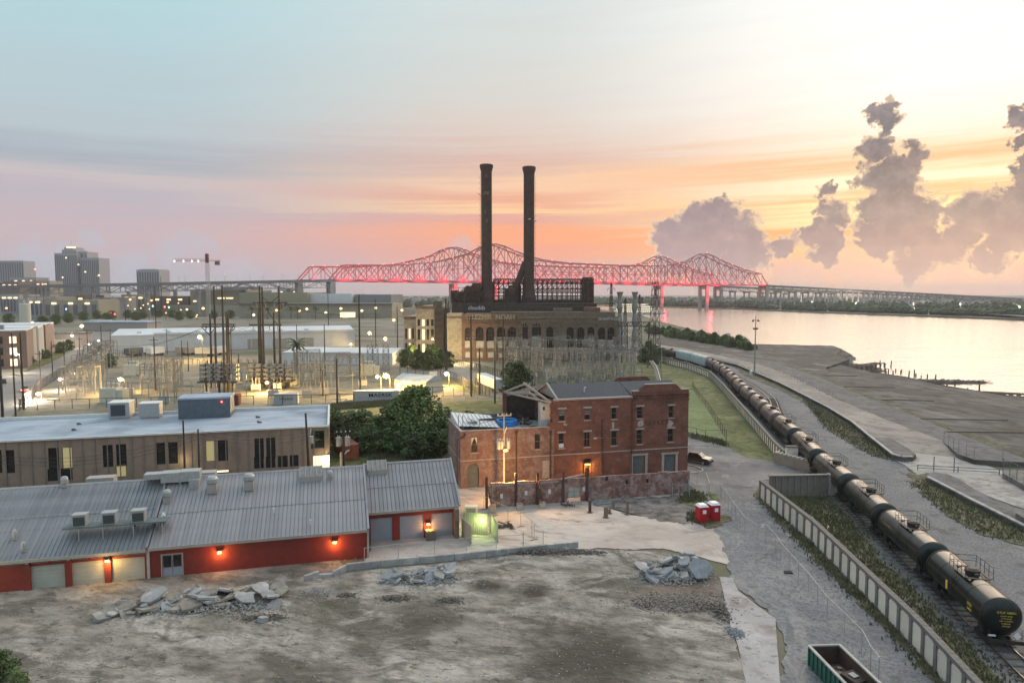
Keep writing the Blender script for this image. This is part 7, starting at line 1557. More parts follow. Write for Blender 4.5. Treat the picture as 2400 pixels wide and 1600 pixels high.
for x in (xa_, xb_ * .0 + xa_ + 2.2, xb_): MB().beam((x, 0, 0), (x, 0, zt_), .4).build('leg', MT['steel_dark'], pf)
b = MB().beam((xa_ - 2, 0, zt_), (xb_ + .5, 0, zt_), .3).beam((xa_ - 2, 0, zt_ - 1.6), (xb_ + .5, 0, zt_ - 1.6), .3)
for k in range(12): x, x2 = xa_ - 2 + (xb_ - xa_ + 2.5) * k / 12, xa_ - 2 + (xb_ - xa_ + 2.5) * (k + 1) / 12; b.beam((x, 0, zt_ - (1.6 if k % 2 else 0)), (x2, 0, zt_ - (0 if k % 2 else 1.6)), .18)
b.build('beam', MT['steel_dark'], pf)
# ------------------------------------------------------------------ warehouses, containers, hut
mat('white_metal', (0.56, 0.58, 0.60), (0.64, 0.65, 0.66), 0.3, rough=0.5); mat('white_roof', (0.66, 0.68, 0.70), (0.56, 0.58, 0.60), 0.1, rough=0.5)
def gabled(name, lab, A_, B_, depth, h, rise, wm='white_metal', rm='white_roof', cat='warehouse', ov=.3):
 d = B_ - A_; L = d.length; o = thing(name, lab, cat, A_, math.atan2(d.y, d.x))
 MB().bx(0, 0, 0, L, depth, h).build('walls', MT[wm], o)
 b = MB(); b.add([(-ov, -ov, h + .02), (L + ov, -ov, h + .02), (L + ov, depth / 2, h + rise), (-ov, depth / 2, h + rise), (L + ov, depth + ov, h + .02), (-ov, depth + ov, h + .02)], [(0, 1, 2, 3), (3, 2, 4, 5), (0, 3, 5), (1, 4, 2)]); b.build('roof', MT[rm], o); return o, L
o, L = gabled('long_warehouse', 'long white metal warehouse with low roof behind the sandy yard', GP(262, 826), GP(831, 811), 42, 8.0, 2.2)
for k in range(26): MB().bx(L * k / 26 + 1, -.12, 0, L * k / 26 + 1.25, -.005, 8).build('rib', MT['white_metal'], o)
for x in (60, 72, 84): MB().bx(x, -.1, 0, x + 8, -.006, 5).build('door', MT['trim_tan'], o)
for k in range(7): MB().bx(10 + k * 13, 6, 8.7, 12 + k * 13, 8, 9.4).build('roof_vent', MT['white_roof'], o)
MB().bx(18, -.6, 8.0, L, -.31, 8.9).build('gutter', MT['white_roof'], o)
o, L = gabled('white_shed', 'lower white shed nearer the substation, right of the pole clusters', GP(664, 852), GP(920, 855), 26, 4.6, 1.0)
for k in range(12): MB().bx(L * k / 12 + 1, -.1, 0, L * k / 12 + 1.2, -.005, 4.6).build('rib', MT['white_metal'], o)
o, L = gabled('gabled_hut', 'small hut with pale blue gabled roof beside the brightest lamp', GP(925, 915), GP(997, 922), 8, 3.1, 1.6, 'cream_box', 'roof_blue', 'hut'); MB().bx(7, -.08, 0, 8.2, -.005, 2.2).build('door', MT['white_metal'], o)
def container(lab, P, rz, L, m, group='shipping containers'):
 c = thing('shipping_container', lab, 'container', P, rz, group); H = 2.6
 MB().bx(0, 0, .1, L, 2.4, H).build('body', MT[m], c); n = int(L / .45)
 r_b = MB().bx(0, -.05, .2, .16, -.003, H - .15).mesh('rib'); r_b.materials.append(MT[m])
 for k in range(n): link('rib', r_b, c, (.15 + k * (L - .3) / n, 0, 0))
 MB().bx(-.03, -.08, H - .14, L + .03, 2.48, H + .04).build('top_rail', MT[m], c); MB().bx(-.03, -.08, 0, L + .03, -.004, .19).build('bottom_rail', MT[m], c); return c
mat('cont_grey', (0.42, 0.43, 0.44), (0.50, 0.50, 0.50), 0.6, rough=0.6, c3=(0.33, 0.27, 0.22), s3=0.8, lo3=.55, hi3=.75); mat('cont_red', (0.20, 0.035, 0.03), (0.15, 0.03, 0.028), 1, rough=0.6); mat('cont_rust', (0.17, 0.05, 0.032), (0.24, 0.08, 0.05), 2, rough=0.8)
a, c_ = GP(827, 940), GP(935, 938); cc = container('long grey container with dark lettering beside the green trees', a, math.atan2(c_.y - a.y, c_.x - a.x), (c_ - a).length, 'cont_grey'); text('MAERSK', 1.35, 'black', cc, ((c_ - a).length * .6, -.07, 1.45), F_, sx=1.25, name='lettering', bold=.02)
a, c_ = GP(641, 948), GP(697, 947); cc = container('short pale container with rust streaks and faded lettering behind the office roof', a, math.atan2(c_.y - a.y, c_.x - a.x), (c_ - a).length, 'cont_grey'); text('MAERSK', .8, 'steel_dark', cc, ((c_ - a).length * .55, -.07, 1.4), F_, sx=1.2, name='lettering')
a = GP(448, 951); container('dark red container partly hidden behind the plant room', a, .05, 11.5, 'cont_red')
rc_ = GP(841, 1077); rc = container('rusty red container standing on the grass with its end facing the shed', rc_ + Vector((0, 0, 0)), R(117), 7.5, 'cont_rust'); rc.location = (rc_.x, rc_.y, 0)
bx_ = GP(1015, 886); v = thing('white_cabinet', 'white equipment box in the corner of the yard near the round lamp', 'cabinet', bx_); MB().bx(-1.2, 0, 0, 1.2, 1.5, 2.1).build('body', MT['white_paint'], v)
for k in range(5): MB().bx(-1 + k * .4, .1, 2.1, -.9 + k * .4, .2, 2.5).build('fitting', MT['steel_grey'], v)
# trailers
def trailer(lab, P, rz, L=12.5, m='white_metal', cab=False):
 t_ = thing('semi_trailer', lab, 'trailer', P, rz, 'box trailers'); MB().bx(0, -1.25, 1.2, L, 1.25, 3.9).build('box', MT[m], t_); MB().bx(.3, -.5, .9, L - .3, .5, 1.19).build('chassis', MT['car_dark'], t_)
 MB().bx(L + .01, -1.15, 1.3, L + .06, 1.15, 3.8).build('rear_doors', MT['galvanised'], t_)
 for x in (L - 1.2, L - 2.4):
  for y in (-1.1, 1.1): MB().tube((x, y - .15, .5), (x, y + .15, .5), .5, n=14).build('wheel', MT['rubber'], t_)
 for y in (-.6, .6): MB().beam((2.2, y, 0), (2.2, y, .9), .12).build('landing_leg', MT['steel_grey'], t_)
 if cab:
  MB().bx(-3.2, -1.15, .9, -.9, 1.15, 3.1).build('cab', MT['steel_dark'], t_); MB().bx(-3.26, -1.0, 2.0, -3.21, 1.0, 2.9).build('windscreen', MT['glass_dark'], t_)
  for x in (-2.8, -.3):
   for y in (-1.1, 1.1): MB().tube((x, y - .15, .5), (x, y + .15, .5), .5, n=14).build('wheel', MT['rubber'], t_)
a, c_ = GP(*Z3(1640, 580)), GP(*Z3(1800, 650)); trailer('long cream box trailer with tractor parked on the street before the plant substation', a, math.atan2(c_.y - a.y, c_.x - a.x), (c_ - a).length + 2.5, cab=True)
for i, (x, y) in enumerate(((1722, 800), (1868, 775), (2022, 790))): trailer(['green framed trailer at the left end of the trailer row', 'white trailer in the middle of the left trailer row', 'white trailer right in the left trailer row'][i], GP(*Z1(x, y)), R(80), 9, ('door_green', 'white_metal', 'white_metal')[i])
for i, (x, y) in enumerate(((85, 930), (185, 930), (300, 935), (515, 930))): trailer(['dark fronted trailer beneath the lit warehouse wall', 'dark fronted trailer, second beneath the lit wall', 'cream trailer side on beneath the lit wall', 'lone trailer behind the left pole cluster'][i], GP(*Z2(x, y)), R(80) if i != 2 else .1, 8, ('steel_grey', 'steel_grey', 'cream_box', 'white_metal')[i])
# ------------------------------------------------------------------ apartment row on the street
brickmat('apt_brown', (0.17, 0.115, 0.095), (0.21, 0.14, 0.115), (0.2, 0.17, 0.15), (0.12, 0.09, 0.08), (0.22, 0.17, 0.15), 2.0); mat('apt_grey', (0.22, 0.225, 0.235)); mat('apt_white', (0.55, 0.54, 0.52)); mat('apt_pink', (0.42, 0.33, 0.28))
q0, q1 = GP(*Z1(378, 940)), GP(*Z1(748, 700)); dv_ = (q1 - q0); aw = thing('apartment_row', 'row of brown, grey and white striped apartment blocks with lit windows along the left street', 'building', (q0.x, q0.y, 0), math.atan2(dv_.y, dv_.x)); L = dv_.length
for k, (m, f0, f1, h, o_) in enumerate((('apt_brown', 0, .2, 14, 0), ('apt_grey', .2, .36, 14.2, .8), ('apt_white', .36, .55, 14, 0), ('apt_grey', .55, .62, 14.2, .8), ('apt_brown', .62, .82, 13.8, 0), ('apt_pink', .82, 1, 13.6, 0))):
 MB().bx(L * f0 + .01, o_, 0, L * f1 - .01, 30, h).build('block', MT[m], aw); MB().bx(L * f0 + .01, o_ + .01, h, L * f1 - .01, 30, h + .3).build('roof', MT['white_roof'], aw)
 n = max(2, int(L * (f1 - f0) / 2.2))
 for j in range(n): x = L * f0 + .3 + L * (f1 - f0) * j / n; MB().bx(x, o_ - .25, .2, x + .9, o_ - .01, h - .5).build('fin', MT['apt_white' if k in (1, 2) else 'apt_pink'], aw)
MB().bx(-.01, 0, 0, -.3, 60, 14).build('front', MT['apt_brown'], aw)
for j in range(12):
 for z in (1, 5.2, 9.4): w = MB().bx(-.42, 3 + j * 4.2, z, -.31, 5.2 + j * 4.2, z + 2.6).build('window', MT['window_warm'] if (j * 3 + int(z)) % 4 else MT['glass_dark'], aw); MB().bx(-.46, 4.05 + j * 4.2, z, -.43, 4.15 + j * 4.2, z + 2.6).build('mullion', MT['apt_brown'], w)
for (x, y) in ((8, 8), (14, 18)): MB().bx(x, y, 14.3, x + 2.5, y + 2.5, 16).build('roof_unit', MT['apt_grey'], aw)
v = thing('silo_tower', 'tall cream old tower with broken top behind the apartment roofs', 'tower', AT(60, 758, 470) * 1.0); v.location.z = 0; zt = AT(60, 712, 470).z
MB().lathe([(3.4, 0), (3.4, zt), (2.9, zt + .3)], 18).build('shaft', MT['cream_box'], v); MB().box((-1.6, 0, zt + 1.2), (2.2, 2, 2.2)).box((2, .5, zt + 2.2), (1.2, 1.5, 4)).build('broken_top', MT['limestone'], v)
v = thing('stone_house', 'little old pale house with ruined porch near the end of the apartment row', 'house', GP(*Z1(860, 660))); MB().bx(-9, 0, 0, 9, 10, 7).build('walls', MT['limestone'], v); MB().bx(-4, -3, 0, 4, -.01, 4).build('porch', MT['cream_box'], v); MB().bx(-9.4, -.4, 7.01, 9.4, 10.4, 7.5).build('roof', MT['concrete_dark'], v)
v = thing('blue_roof_shed', 'low pale building with grey blue roof beyond the apartment row', 'building', GP(*Z1(760, 470)) + Vector((0, 30, 0))); MB().bx(0, 0, 0, 48, 22, 6).build('walls', MT['limestone'], v); MB().bx(-.5, -.5, 6.01, 48.5, 22.5, 6.8).build('roof', MT['roof_blue'], v)
v = thing('site_trailer', 'long white site trailer with three dark windows on the vacant lot', 'trailer', GP(*Z1(1220, 345)));
MB().bx(0, 0, .5, 19, 3, 4).build('body', MT['white_paint'], v)
for x in (2, 10, 16): MB().bx(x, -.06, 1.6, x + 1, -.005, 2.9).build('window', MT['glass_dark'], v)
# ------------------------------------------------------------------ exhibition hall and city
mat('hall_tan', (0.30, 0.27, 0.20), (0.34, 0.31, 0.24), 0.05, rough=0.8); mat('hall_olive', (0.27, 0.255, 0.17), rough=0.8); mat('hotel', (0.33, 0.335, 0.36), rough=0.8); mat('hotel_dark', (0.12, 0.125, 0.15), rough=0.6)
def blockpx(name, par, x0, x1, yt, Y, dep, m, z0=0.0):
 a, c = AT(x0, 700, Y), AT(x1, 700, Y); return MB().bx(a.x, Y, z0, c.x, Y + dep, ZT(yt, Y)).build(name, MT[m], par)
eh = thing('exhibition_hall', 'very long low tan exhibition hall beneath the bridge approach', 'building')
blockpx('upper_block', eh, 446, 560, 679, 880, 120, 'hall_tan'); blockpx('upper_block', eh, 560.5, 721, 685, 850, 120, 'hall_olive'); blockpx('front_block', eh, 560, 918, 712, 772, 77, 'hall_tan'); blockpx('white_block', eh, 722, 824, 688, 860, 80, 'white_metal'); blockpx('dark_block', eh, 832, 917, 690, 870, 90, 'apt_grey'); blockpx('side_block', eh, 380, 560, 716, 850, 60, 'hall_tan')
b = MB(); a, c = AT(555, 700, 770), AT(920, 700, 770); b.bx(a.x, 769, ZT(713, 770), c.x, 771.9, ZT(710.5, 770)); b.build('cornice', MT['concrete_dark'], eh)
for i in range(9): x = AT(575 + i * 38, 740, 771.5).x; MB().bx(x, 771.6, .5, x + 6, 771.98, 5).build('lit_door' if i % 2 else 'door', MT['window_warm'] if i in (6,) else MT['hall_olive'], eh)
x = AT(797, 740, 771).x; MB().bx(x, 771.4, 1, x + 17, 771.59, 6.5).build('lit_front', MT['window_lit'], eh)
for x in (453, 510, 530): a = AT(x, 700, 879.9); MB().bx(a.x, 879.5, ZT(707 if x < 500 else 700, 880), a.x + 9, 879.98, ZT(704 if x < 500 else 697, 880)).build('lit_window', MT['window_lit'], eh)
def city(name, lab, parts, Y, m='hotel'):
 o = thing(name, lab, 'building')
 for (x0, x1, yt, dy, ribs) in parts:
  bb = blockpx('tower_block', o, x0, x1, yt, Y + dy, 40, m); a, c = AT(x0, 700, Y + dy), AT(x1, 700, Y + dy); zt = ZT(yt, Y + dy)
  for k in range(ribs): x = a.x + (c.x - a.x) * (k + .5) / ribs; MB().bx(x - (c.x - a.x) / ribs * .22, Y + dy - .6, 4, x + (c.x - a.x) / ribs * .22, Y + dy - .01, zt - 5).build('window_band', MT['hotel_dark'], o)
 return o
h_ = city('hotel_tower', 'tallest grey hotel tower with stepped crown and spire on the left skyline', [(132, 184, 593, 0, 12), (184.5, 209, 590, 15, 3), (192, 235, 604, -10, 10), (150, 184, 585, 8, 5), (156, 176, 579, 10, 3)], 1500)
p = AT(166, 560, 1515); MB().tube((p.x, p.y, ZT(579, 1515)), p, .9, .3).build('spire', MT['white_paint'], h_); MB().bx(AT(156, 600, 1508).x, 1508, ZT(581, 1508), AT(177, 600, 1508).x, 1509.5, ZT(578, 1508)).build('lit_crown', MT['window_lit'], h_)
for px, py in ((155, 604), (147, 650), (200, 637), (232, 645), (184, 620)): p = AT(px, py, 1489); MB().bx(p.x - 1.5, 1488.5, p.z - 1.5, p.x + 1.5, 1489, p.z + 1.5).build('lit_window', MT['window_lit'], h_)
city('office_tower', 'pale tower at the far left edge of the skyline', [(-30, 59, 611, 0, 16)], 1650); city('office_tower', 'squat grey tower between the hotel and the crane', [(322, 375, 632, 0, 9), (330, 370, 630.5, 6, 3)], 1300)
for i, (x0, x1, yt, Y) in enumerate(((25, 85, 650, 1400), (60, 118, 658, 1350), (0, 45, 660, 1300), (0, 45, 690, 900), (60, 130, 694, 820), (140, 200, 692, 860), (215, 275, 697, 800), (285, 340, 690, 900), (350, 440, 694, 880), (40, 100, 700, 760), (100, 230, 703, 740), (520, 600, 672, 1700), (650, 700, 676, 1600))):
 o = city('city_building', f'low city building beneath or beyond the bridge approach, {ORD[i]} of the small blocks', [(x0, x1, yt, 0, 6)], Y, ('hotel', 'hall_tan', 'apt_brown')[i % 3])
 for k in range(3): p = AT(x0 + (x1 - x0) * (.2 + .3 * k), yt + 8, Y - 1); MB().bx(p.x - 2.5, Y - 1.1, p.z - 1, p.x + 2.5, Y - .7, p.z + 1).build('lit_window', MT['window_lit'], o)
# street glitter: signal and sign lights
for i, (px, py, c) in enumerate(((155, 724, 'blue_light'), (358, 717, 'green_light'), (396, 720, 'green_light'), (386, 719, 'red_light'), (260, 733, 'red_light'), (269, 736, 'red_light'), (389, 733, 'lamp_orange'), (347, 712, 'lamp_orange'), (336, 715, 'lamp_orange'), (330, 722, 'lamp_warm'), (350, 724, 'lamp_warm'), (418, 710, 'lamp_warm'), (424, 726, 'lamp_warm'), (100, 666, 'red_light'), (82, 631, 'red_light'), (316, 724, 'lamp_warm'), (412, 735, 'lamp_warm'), (460, 742, 'lamp_orange'), (462, 738, 'lamp_warm'), (300, 716, 'lamp_warm'))):
 p = AT(px, py, 720); v = thing('traffic_signal', f'tiny coloured street light in the distant junctions, {ORD[i]} of these', 'traffic light', (p.x, p.y, 0), group='distant street lights'); MB().lathe([(.05, p.z - .8), (.8, p.z), (.05, p.z + .8)], 6).build('light', MT[c], v); MB().tube((0, .3, 0), (0, .3, p.z), .15, n=5).build('pole', MT['steel_dark'], v)
# tower crane
p = AT(490, 760, 520); cr = thing('tower_crane', 'tower crane with lit jib standing above the exhibition hall', 'crane', (p.x, 520, 0)); zt = AT(490, 618, 520).z
for x in (-1, 1):
 for y in (-1, 1): MB().beam((x, y, 0), (x, y, zt), .22).build('mast_leg', MT['galvanised'], cr)
b = MB(); n = 30
for k in range(n): z0, z1 = zt * k / n, zt * (k + 1) / n; b.beam((-1, -1, z0), (1, -1, z1), .12).beam((1, 1, z0), (-1, 1, z1), .12).beam((1, -1, z0), (1, 1, z1), .12).beam((-1, -1, z1), (1, -1, z1), .12)
b.build('mast_bracing', MT['galvanised'], cr); xl, xr = AT(406, 618, 520).x - p.x, AT(517, 618, 520).x - p.x
b = MB().beam((xl, -.6, zt + 2), (xr, -.6, zt + 2), .3).beam((xl, .6, zt + 2), (xr, .6, zt + 2), .3).beam((xl + 1, 0, zt + 3.4), (xr - 8, 0, zt + 3.4), .3)
for k in range(24): x = xl + (xr - xl) * k / 24; b.beam((x, -.6, zt + 2), (x + .8, 0, zt + 3.4), .14).beam((x + .8, 0, zt + 3.4), (x + 1.5, -.6, zt + 2), .14)
b.build('jib', MT['galvanised'], cr); MB().box((0, 0, zt + 4), (2, 2, 7)).build('tower_head', MT['cont_red'], cr); MB().box((xr - 2.5, 0, zt + .5), (3, 2, 3)).build('counterweight', MT['concrete_dark'], cr)
for px in (409, 430, 450, 465): x = AT(px, 616, 520).x - p.x; MB().lathe([(.05, zt + 1.0), (.9, zt + 2), (.05, zt + 3)], 6, (x, 0, 0)).build('lamp', MT['lamp_white'], cr)
# ------------------------------------------------------------------ trees and shrubs
T1 = make_tree('broadleaf_tree', 'tall bushy green tree rising beside the long grey container', 'tree', 10.6, 4.9, 62, 150, .42, 1, 'leaf', .12)
T1.location = GP(975, 1052); T1.scale = (1.12,) * 3
T2 = make_tree('broadleaf_tree', 'round dark tree left of the ruined warehouse gable', 'tree', 9.6, 3.6, 44, 150, .40, 2, 'leaf_dark', .10); T2.location = GP(1215, 958); T2.scale = (1.3,) * 3
for i, (px, Y) in enumerate(sorted([(100, 560), (130, 600), (60, 640), (160, 640), (195, 700), (228, 740), (262, 720), (300, 760), (335, 745), (372, 780), (405, 760), (445, 740), (500, 745), (540, 750), (20, 620), (250, 640), (318, 690), (420, 700)])):
 dup(T1, Vector((AT(px, 740, Y).x, Y, 0)), i * 1.3, f'dark broadleaf tree in the streets beneath the approach bridge, {ORD[i]} from the left', 'street trees', (1.15, 1.15, .95))
S1_ = make_tree('shrub', 'x', 'shrub', 5.2, 3.0, 26, 130, .36, 3, 'leaf_dark', .05); S2_ = make_tree('shrub', 'x', 'shrub', 6.8, 3.2, 30, 130, .38, 4, 'leaf_dark', .05); S3_ = make_tree('shrub', 'x', 'shrub', 5.0, 2.6, 22, 110, .34, 5, 'leaf_pale', .05)
first = {1: True, 2: True, 3: True}
def shrub(k, P, s, lab, grp, rz):
 src = {1: S1_, 2: S2_, 3: S3_}[k]
 if first[k]: first[k] = False; src.location = P; src.scale = (s, s, s); src['label'] = lab; src['group'] = grp; src.rotation_euler = (0, 0, rz)
 else: dup(src, P, rz, lab, grp, (s, s, s))
rnd = random.Random(12)
for i, (px, py, k, s) in enumerate(sorted(((765, 1035, 1, .9), (800, 1045, 2, .95), (838, 1050, 2, 1.1), (868, 1062, 1, 1.0), (895, 1052, 1, 1.15), (925, 1062, 1, 1.05), (950, 1068, 1, 1.0), (1000, 1068, 1, 1.1), (1022, 1060, 2, 1.0), (1040, 1062, 1, 1.2), (910, 1030, 2, 1.0), (1040, 1035, 2, 1.0), (975, 1078, 1, .9), (855, 1032, 2, .9), (785, 1018, 2, .8), (740, 1020, 1, .8)))):
 shrub(k, GP(px, py), s, f'dark green shrub between office block and brick warehouse, {ORD[i]} from the left', 'shrubs of the thicket', rnd.uniform(0, 6))
for i, (px, s) in enumerate(((1072, .95), (1098, 1.1), (1118, 1.0), (1140, .9), (1160, .85), (1182, .95), (1205, 1.15), (1232, 1.2), (1252, 1.1))):
 shrub(3 if i > 5 else 2, Vector((AT(px, 900, 113).x, 113 + (i % 3), 0)), s * 1.15, f'leafy shrub behind the flat roofed warehouse wing, {ORD[i]} from the left', 'shrubs behind the wing', rnd.uniform(0, 6))
for i, (px, py, s) in enumerate(sorted(((952, 858, 1.1), (978, 864, 1.2), (1005, 866, 1.2), (1030, 862, 1.2), (1050, 860, 1.0), (965, 850, 1.2), (1015, 852, 1.3)))):
 shrub(1, GP(px, py), s * 1.15, f'dark shrub before the lit side of the power plant, {ORD[i]} from the left', 'shrubs before the plant', rnd.uniform(0, 6))
i = 0
for row in range(3):
 for k in range(17):
  f = k / 16.0; x, y = r1(60 + 630 * f, 205 + 108 * f + row * 8); i += 1
  shrub(3 if (k + row) % 3 else 1, GP(x, y, -1.0) + Vector((rnd.uniform(-2, 2), rnd.uniform(-3, 3), 0)), rnd.uniform(.95, 1.45) * (1.0 if f < .9 else .7), f'green willow shrub on the river bank, {ORD[min(i - 1, 68)]} of the bank shrubs', 'willow shrubs on the bank', rnd.uniform(0, 6))
for i, (px, py, s) in enumerate(((1510, 848, 1.1), (1530, 852, 1.2), (1522, 838, 1.4), (1545, 842, .9))): shrub(1, GP(px, py), s, f'vine choked shrub at the foot of the tall lattice tower, {ORD[i]} of four', 'shrubs at the lattice tower', rnd.uniform(0, 6))
for i, (x, y, s) in enumerate(((930, 700, 1), (820, 740, 1.0), (560, 820, .8), (1960, 660, 1.2), (1500, 930, 1.0), (400, 900, .8), (640, 810, .7), (1180, 600, .9), (1050, 640, .9))): shrub(1, GP(*Z1(x, y)), s, f'dark bush along the left street and yard fence, {ORD[i]} of these', 'bushes by the left street', rnd.uniform(0, 6))
for i, (px, py, s) in enumerate(((2, 1592, .42), (42, 1612, .32))): shrub(3 if i else 1, GP(px, py), s, ['small leafy bush cut by the left edge at the bottom corner', 'little green bush at the bottom edge beside the corner one'][i], 'bushes in the bottom corner', 1)
# palms before the hall
pm_ = thing('palm_tree', 'x', 'tree', group='palms before the exhibition hall'); MB().tube((0, 0, 0), (0, 0, 8), .3, .22).build('trunk', MT['bark'], pm_); b = MB()
for k in range(22):
 a = k * .9; e = (k % 4) * .35 - .2; L_ = 3.4
 for j in range(4):
  r0, r1_ = L_ * j / 4, L_ * (j + 1) / 4; z0, z1 = 8.2 + r0 * e - r0 * r0 * .11, 8.2 + r1_ * e - r1_ * r1_ * .11; w = .45
  b.add([(r0 * math.cos(a) - w * math.sin(a), r0 * math.sin(a) + w * math.cos(a), z0 - .2), (r0 * math.cos(a), r0 * math.sin(a), z0), (r1_ * math.cos(a), r1_ * math.sin(a), z1), (r1_ * math.cos(a) - w * math.sin(a), r1_ * math.sin(a) + w * math.cos(a), z1 - .2), (r0 * math.cos(a) + w * math.sin(a), r0 * math.sin(a) - w * math.cos(a), z0 - .2), (r1_ * math.cos(a) + w * math.sin(a), r1_ * math.sin(a) - w * math.cos(a), z1 - .2)], [(0, 1, 2, 3), (1, 4, 5, 2)])
b.build('crown', MT['leaf_dark'], pm_)
for i, px in enumerate((590, 606, 628, 682, 698, 740)):
 o = pm_ if i == 0 else dup(pm_, (0, 0, 0)); o.location = (AT(px, 745, 735).x, 735, 0); o.scale = (1.5,) * 3; o['label'] = f'palm tree before the long tan hall, {ORD[i]} from the left'
o = dup(pm_, GP(*Z2(1500, 1100)), 0, 'lone palm tree behind the right part of the sandy substation', scale=(1, 1, 1.2))
# grass tufts near the rails and on lawns
def tufts(name, regions, n, m, h, seed):
 rnd = random.Random(seed); b = MB(); k = 0
 tris = []
 for poly, wgt in regions:
  P = [GP(*p)[:2] for p in poly]
  for i in range(1, len(P) - 1):
   a, c, d = P[0], P[i], P[i + 1]; ar = abs((c[0] - a[0]) * (d[1] - a[1]) - (d[0] - a[0]) * (c[1] - a[1])) / 2; tris.append((a, c, d, ar * wgt))
 tot = sum(t_[3] for t_ in tris)
 for a, c, d, w in tris:
  for _ in range(int(n * w / tot)):
   u, v = rnd.random(), rnd.random()
   if u + v > 1: u, v = 1 - u, 1 - v
   x, y = a[0] + u * (c[0] - a[0]) + v * (d[0] - a[0]) + rnd.gauss(0, .45), a[1] + u * (c[1] - a[1]) + v * (d[1] - a[1]) + rnd.gauss(0, .45); s = rnd.uniform(.5, 1.4) * h
   for j in range(3): an = rnd.uniform(0, 6.28); wx_ = s * .22; b.add([(x - wx_ * math.cos(an), y - wx_ * math.sin(an), .02), (x + wx_ * math.cos(an), y + wx_ * math.sin(an), .02), (x + rnd.uniform(-.3, .3) * s, y + rnd.uniform(-.3, .3) * s, s)], [(0, 1, 2)])
 tag(b.build(name, MT[m]), kind='stuff')
mat('weed', (0.12, 0.125, 0.055), (0.20, 0.185, 0.11), 0.6, rough=0.9, c3=(0.08, 0.09, 0.045), s3=.4)
tufts('weeds', [([r2(880, 150), r2(1060, 400), r2(1380, 450), r2(1420, 420), r2(1230, 220), r2(1060, 60)], 1.3), ([r2(1080, 430), r2(1320, 660), r2(1640, 700), r2(1480, 560), r2(1330, 420)], 1), ([r2(1320, 660), r2(1620, 950), r2(1900, 940), r2(1640, 700)], 1), ([r2(1620, 950), r2(2150, 1400), r2(2330, 1290), r2(1900, 940)], 1),
    ([r2(760, 200), r2(700, 150), r2(900, 380), r2(1060, 540), r2(1080, 480)], 1.5), ([r2(1060, 470), r2(1060, 540), r2(1280, 760), r2(1560, 1040), r2(1800, 1307), r2(1900, 1280), r2(1600, 1000)], 1.5),
    ([r1(1000, 610), r1(1300, 790), r1(1640, 1010), r1(1420, 960), r1(1150, 800), r1(1080, 680)], .7), ([r1(1760, 1100), r1(2030, 1250), r1(2352, 1410), r1(2352, 1500), r1(2100, 1450), r1(1850, 1300), r1(1660, 1130)], .7)], 17000, 'weed', .30, 21)
tufts('long_grass', [([Z3(0, 790), Z3(700, 745), Z3(700, 800), Z3(0, 850)], 2), ([Z3(350, 1280), Z3(1200, 1260), Z3(1200, 1400), Z3(350, 1440)], .5), ([Z7(1090, 600), Z7(1450, 690), Z7(1440, 640), Z7(1090, 560)], 1.0), ([c5(1960, 1130), c5(2080, 1050), c5(2180, 1070), c5(2170, 1140)], 1.5), ([c5(2060, 1270), c5(2100, 1215), c5(2180, 1230), c5(2190, 1320)], 2)], 9000, 'weed', .45, 22)
# ------------------------------------------------------------------ broken concrete
mat('slab_grey', (0.36, 0.355, 0.35), (0.25, 0.245, 0.235), 1.5, var=.22, rough=0.9, c3=(0.50, 0.49, 0.48), s3=0.8, bump=.02); mat('slab_blue', (0.30, 0.315, 0.335), (0.21, 0.22, 0.24), 1.5, var=.2, rough=0.9, bump=.02); mat('slab_tan', (0.33, 0.295, 0.25), (0.22, 0.195, 0.16), 1.5, var=.2, rough=0.95, bump=.02)
def chunk(P, L, Wd, T, rot, name, lab, grp, m, rnd):
 n = rnd.choice((5, 6, 7)); pts = []
 for k in range(n): a = 6.283 * (k + rnd.uniform(-.3, .3)) / n; r = rnd.uniform(.72, 1.1); pts.append((L / 2 * r * math.cos(a), Wd / 2 * r * math.sin(a)))
 b = MB(); b.ext(pts, -T / 2, T / 2)
 b.v = [(x + rnd.uniform(-.03, .03), y + rnd.uniform(-.03, .03), z * rnd.uniform(.85, 1.15)) for x, y, z in b.v]
 o = b.build(name, MT[m]); o.location = P; o.rotation_euler = rot; tag(o, lab, 'concrete slab', grp); return o
SZ = ('small', 'medium', 'large')
def pile(name, pts_fn, n, seed, where, mats, hmax, rng):
 rnd = random.Random(seed)
 Q = sorted((pts_fn(rnd) for _ in range(n)), key=lambda e: e[0][0])
 for i, ((x, y), hh) in enumerate(Q):
  s = rng[0] + (rng[1] - rng[0]) * rnd.random() ** 1.8
  z = hh * rnd.uniform(.15, 1.0) + .1; t_ = rnd.uniform(.6, 1) ; k = 2 if s > rng[1] * .66 else 1 if s > rng[1] * .42 else 0
  tilt = rnd.uniform(.05, .75)
  chunk((x, y, z), s, s * rnd.uniform(.5, .85), rnd.uniform(.14, .26), (rnd.uniform(-tilt, tilt), rnd.uniform(-tilt, tilt), rnd.uniform(0, 6.28)), 'concrete_chunk', f'{SZ[k]} slab in {where}, {ORD[i]} from its left end', 'slabs of ' + where, rnd.choice(mats), rnd)
def along(pxs, wid, hh):
 P = [GP(*p) for p in pxs]
 def f(rnd):
  t_ = rnd.random() * (len(P) - 1); i = int(t_); p = P[i] + (P[min(i + 1, len(P) - 1)] - P[i]) * (t_ - i); u = rnd.uniform(-1, 1)
  return (p.x + rnd.uniform(-.4, .4), p.y + u * wid), hh * (1 - abs(u) ** 1.5) * (1 - .6 * abs(t_ / (len(P) - 1) - .5))
 return f
pile('a', along([b3(680, 470), b3(1000, 430), b3(1250, 410), b3(1500, 400), b3(1720, 400)], 2.0, 1.1), 88, 31, 'the long pile before the red wall', ('slab_grey', 'slab_tan', 'slab_grey'), 1, (.7, 3.0))
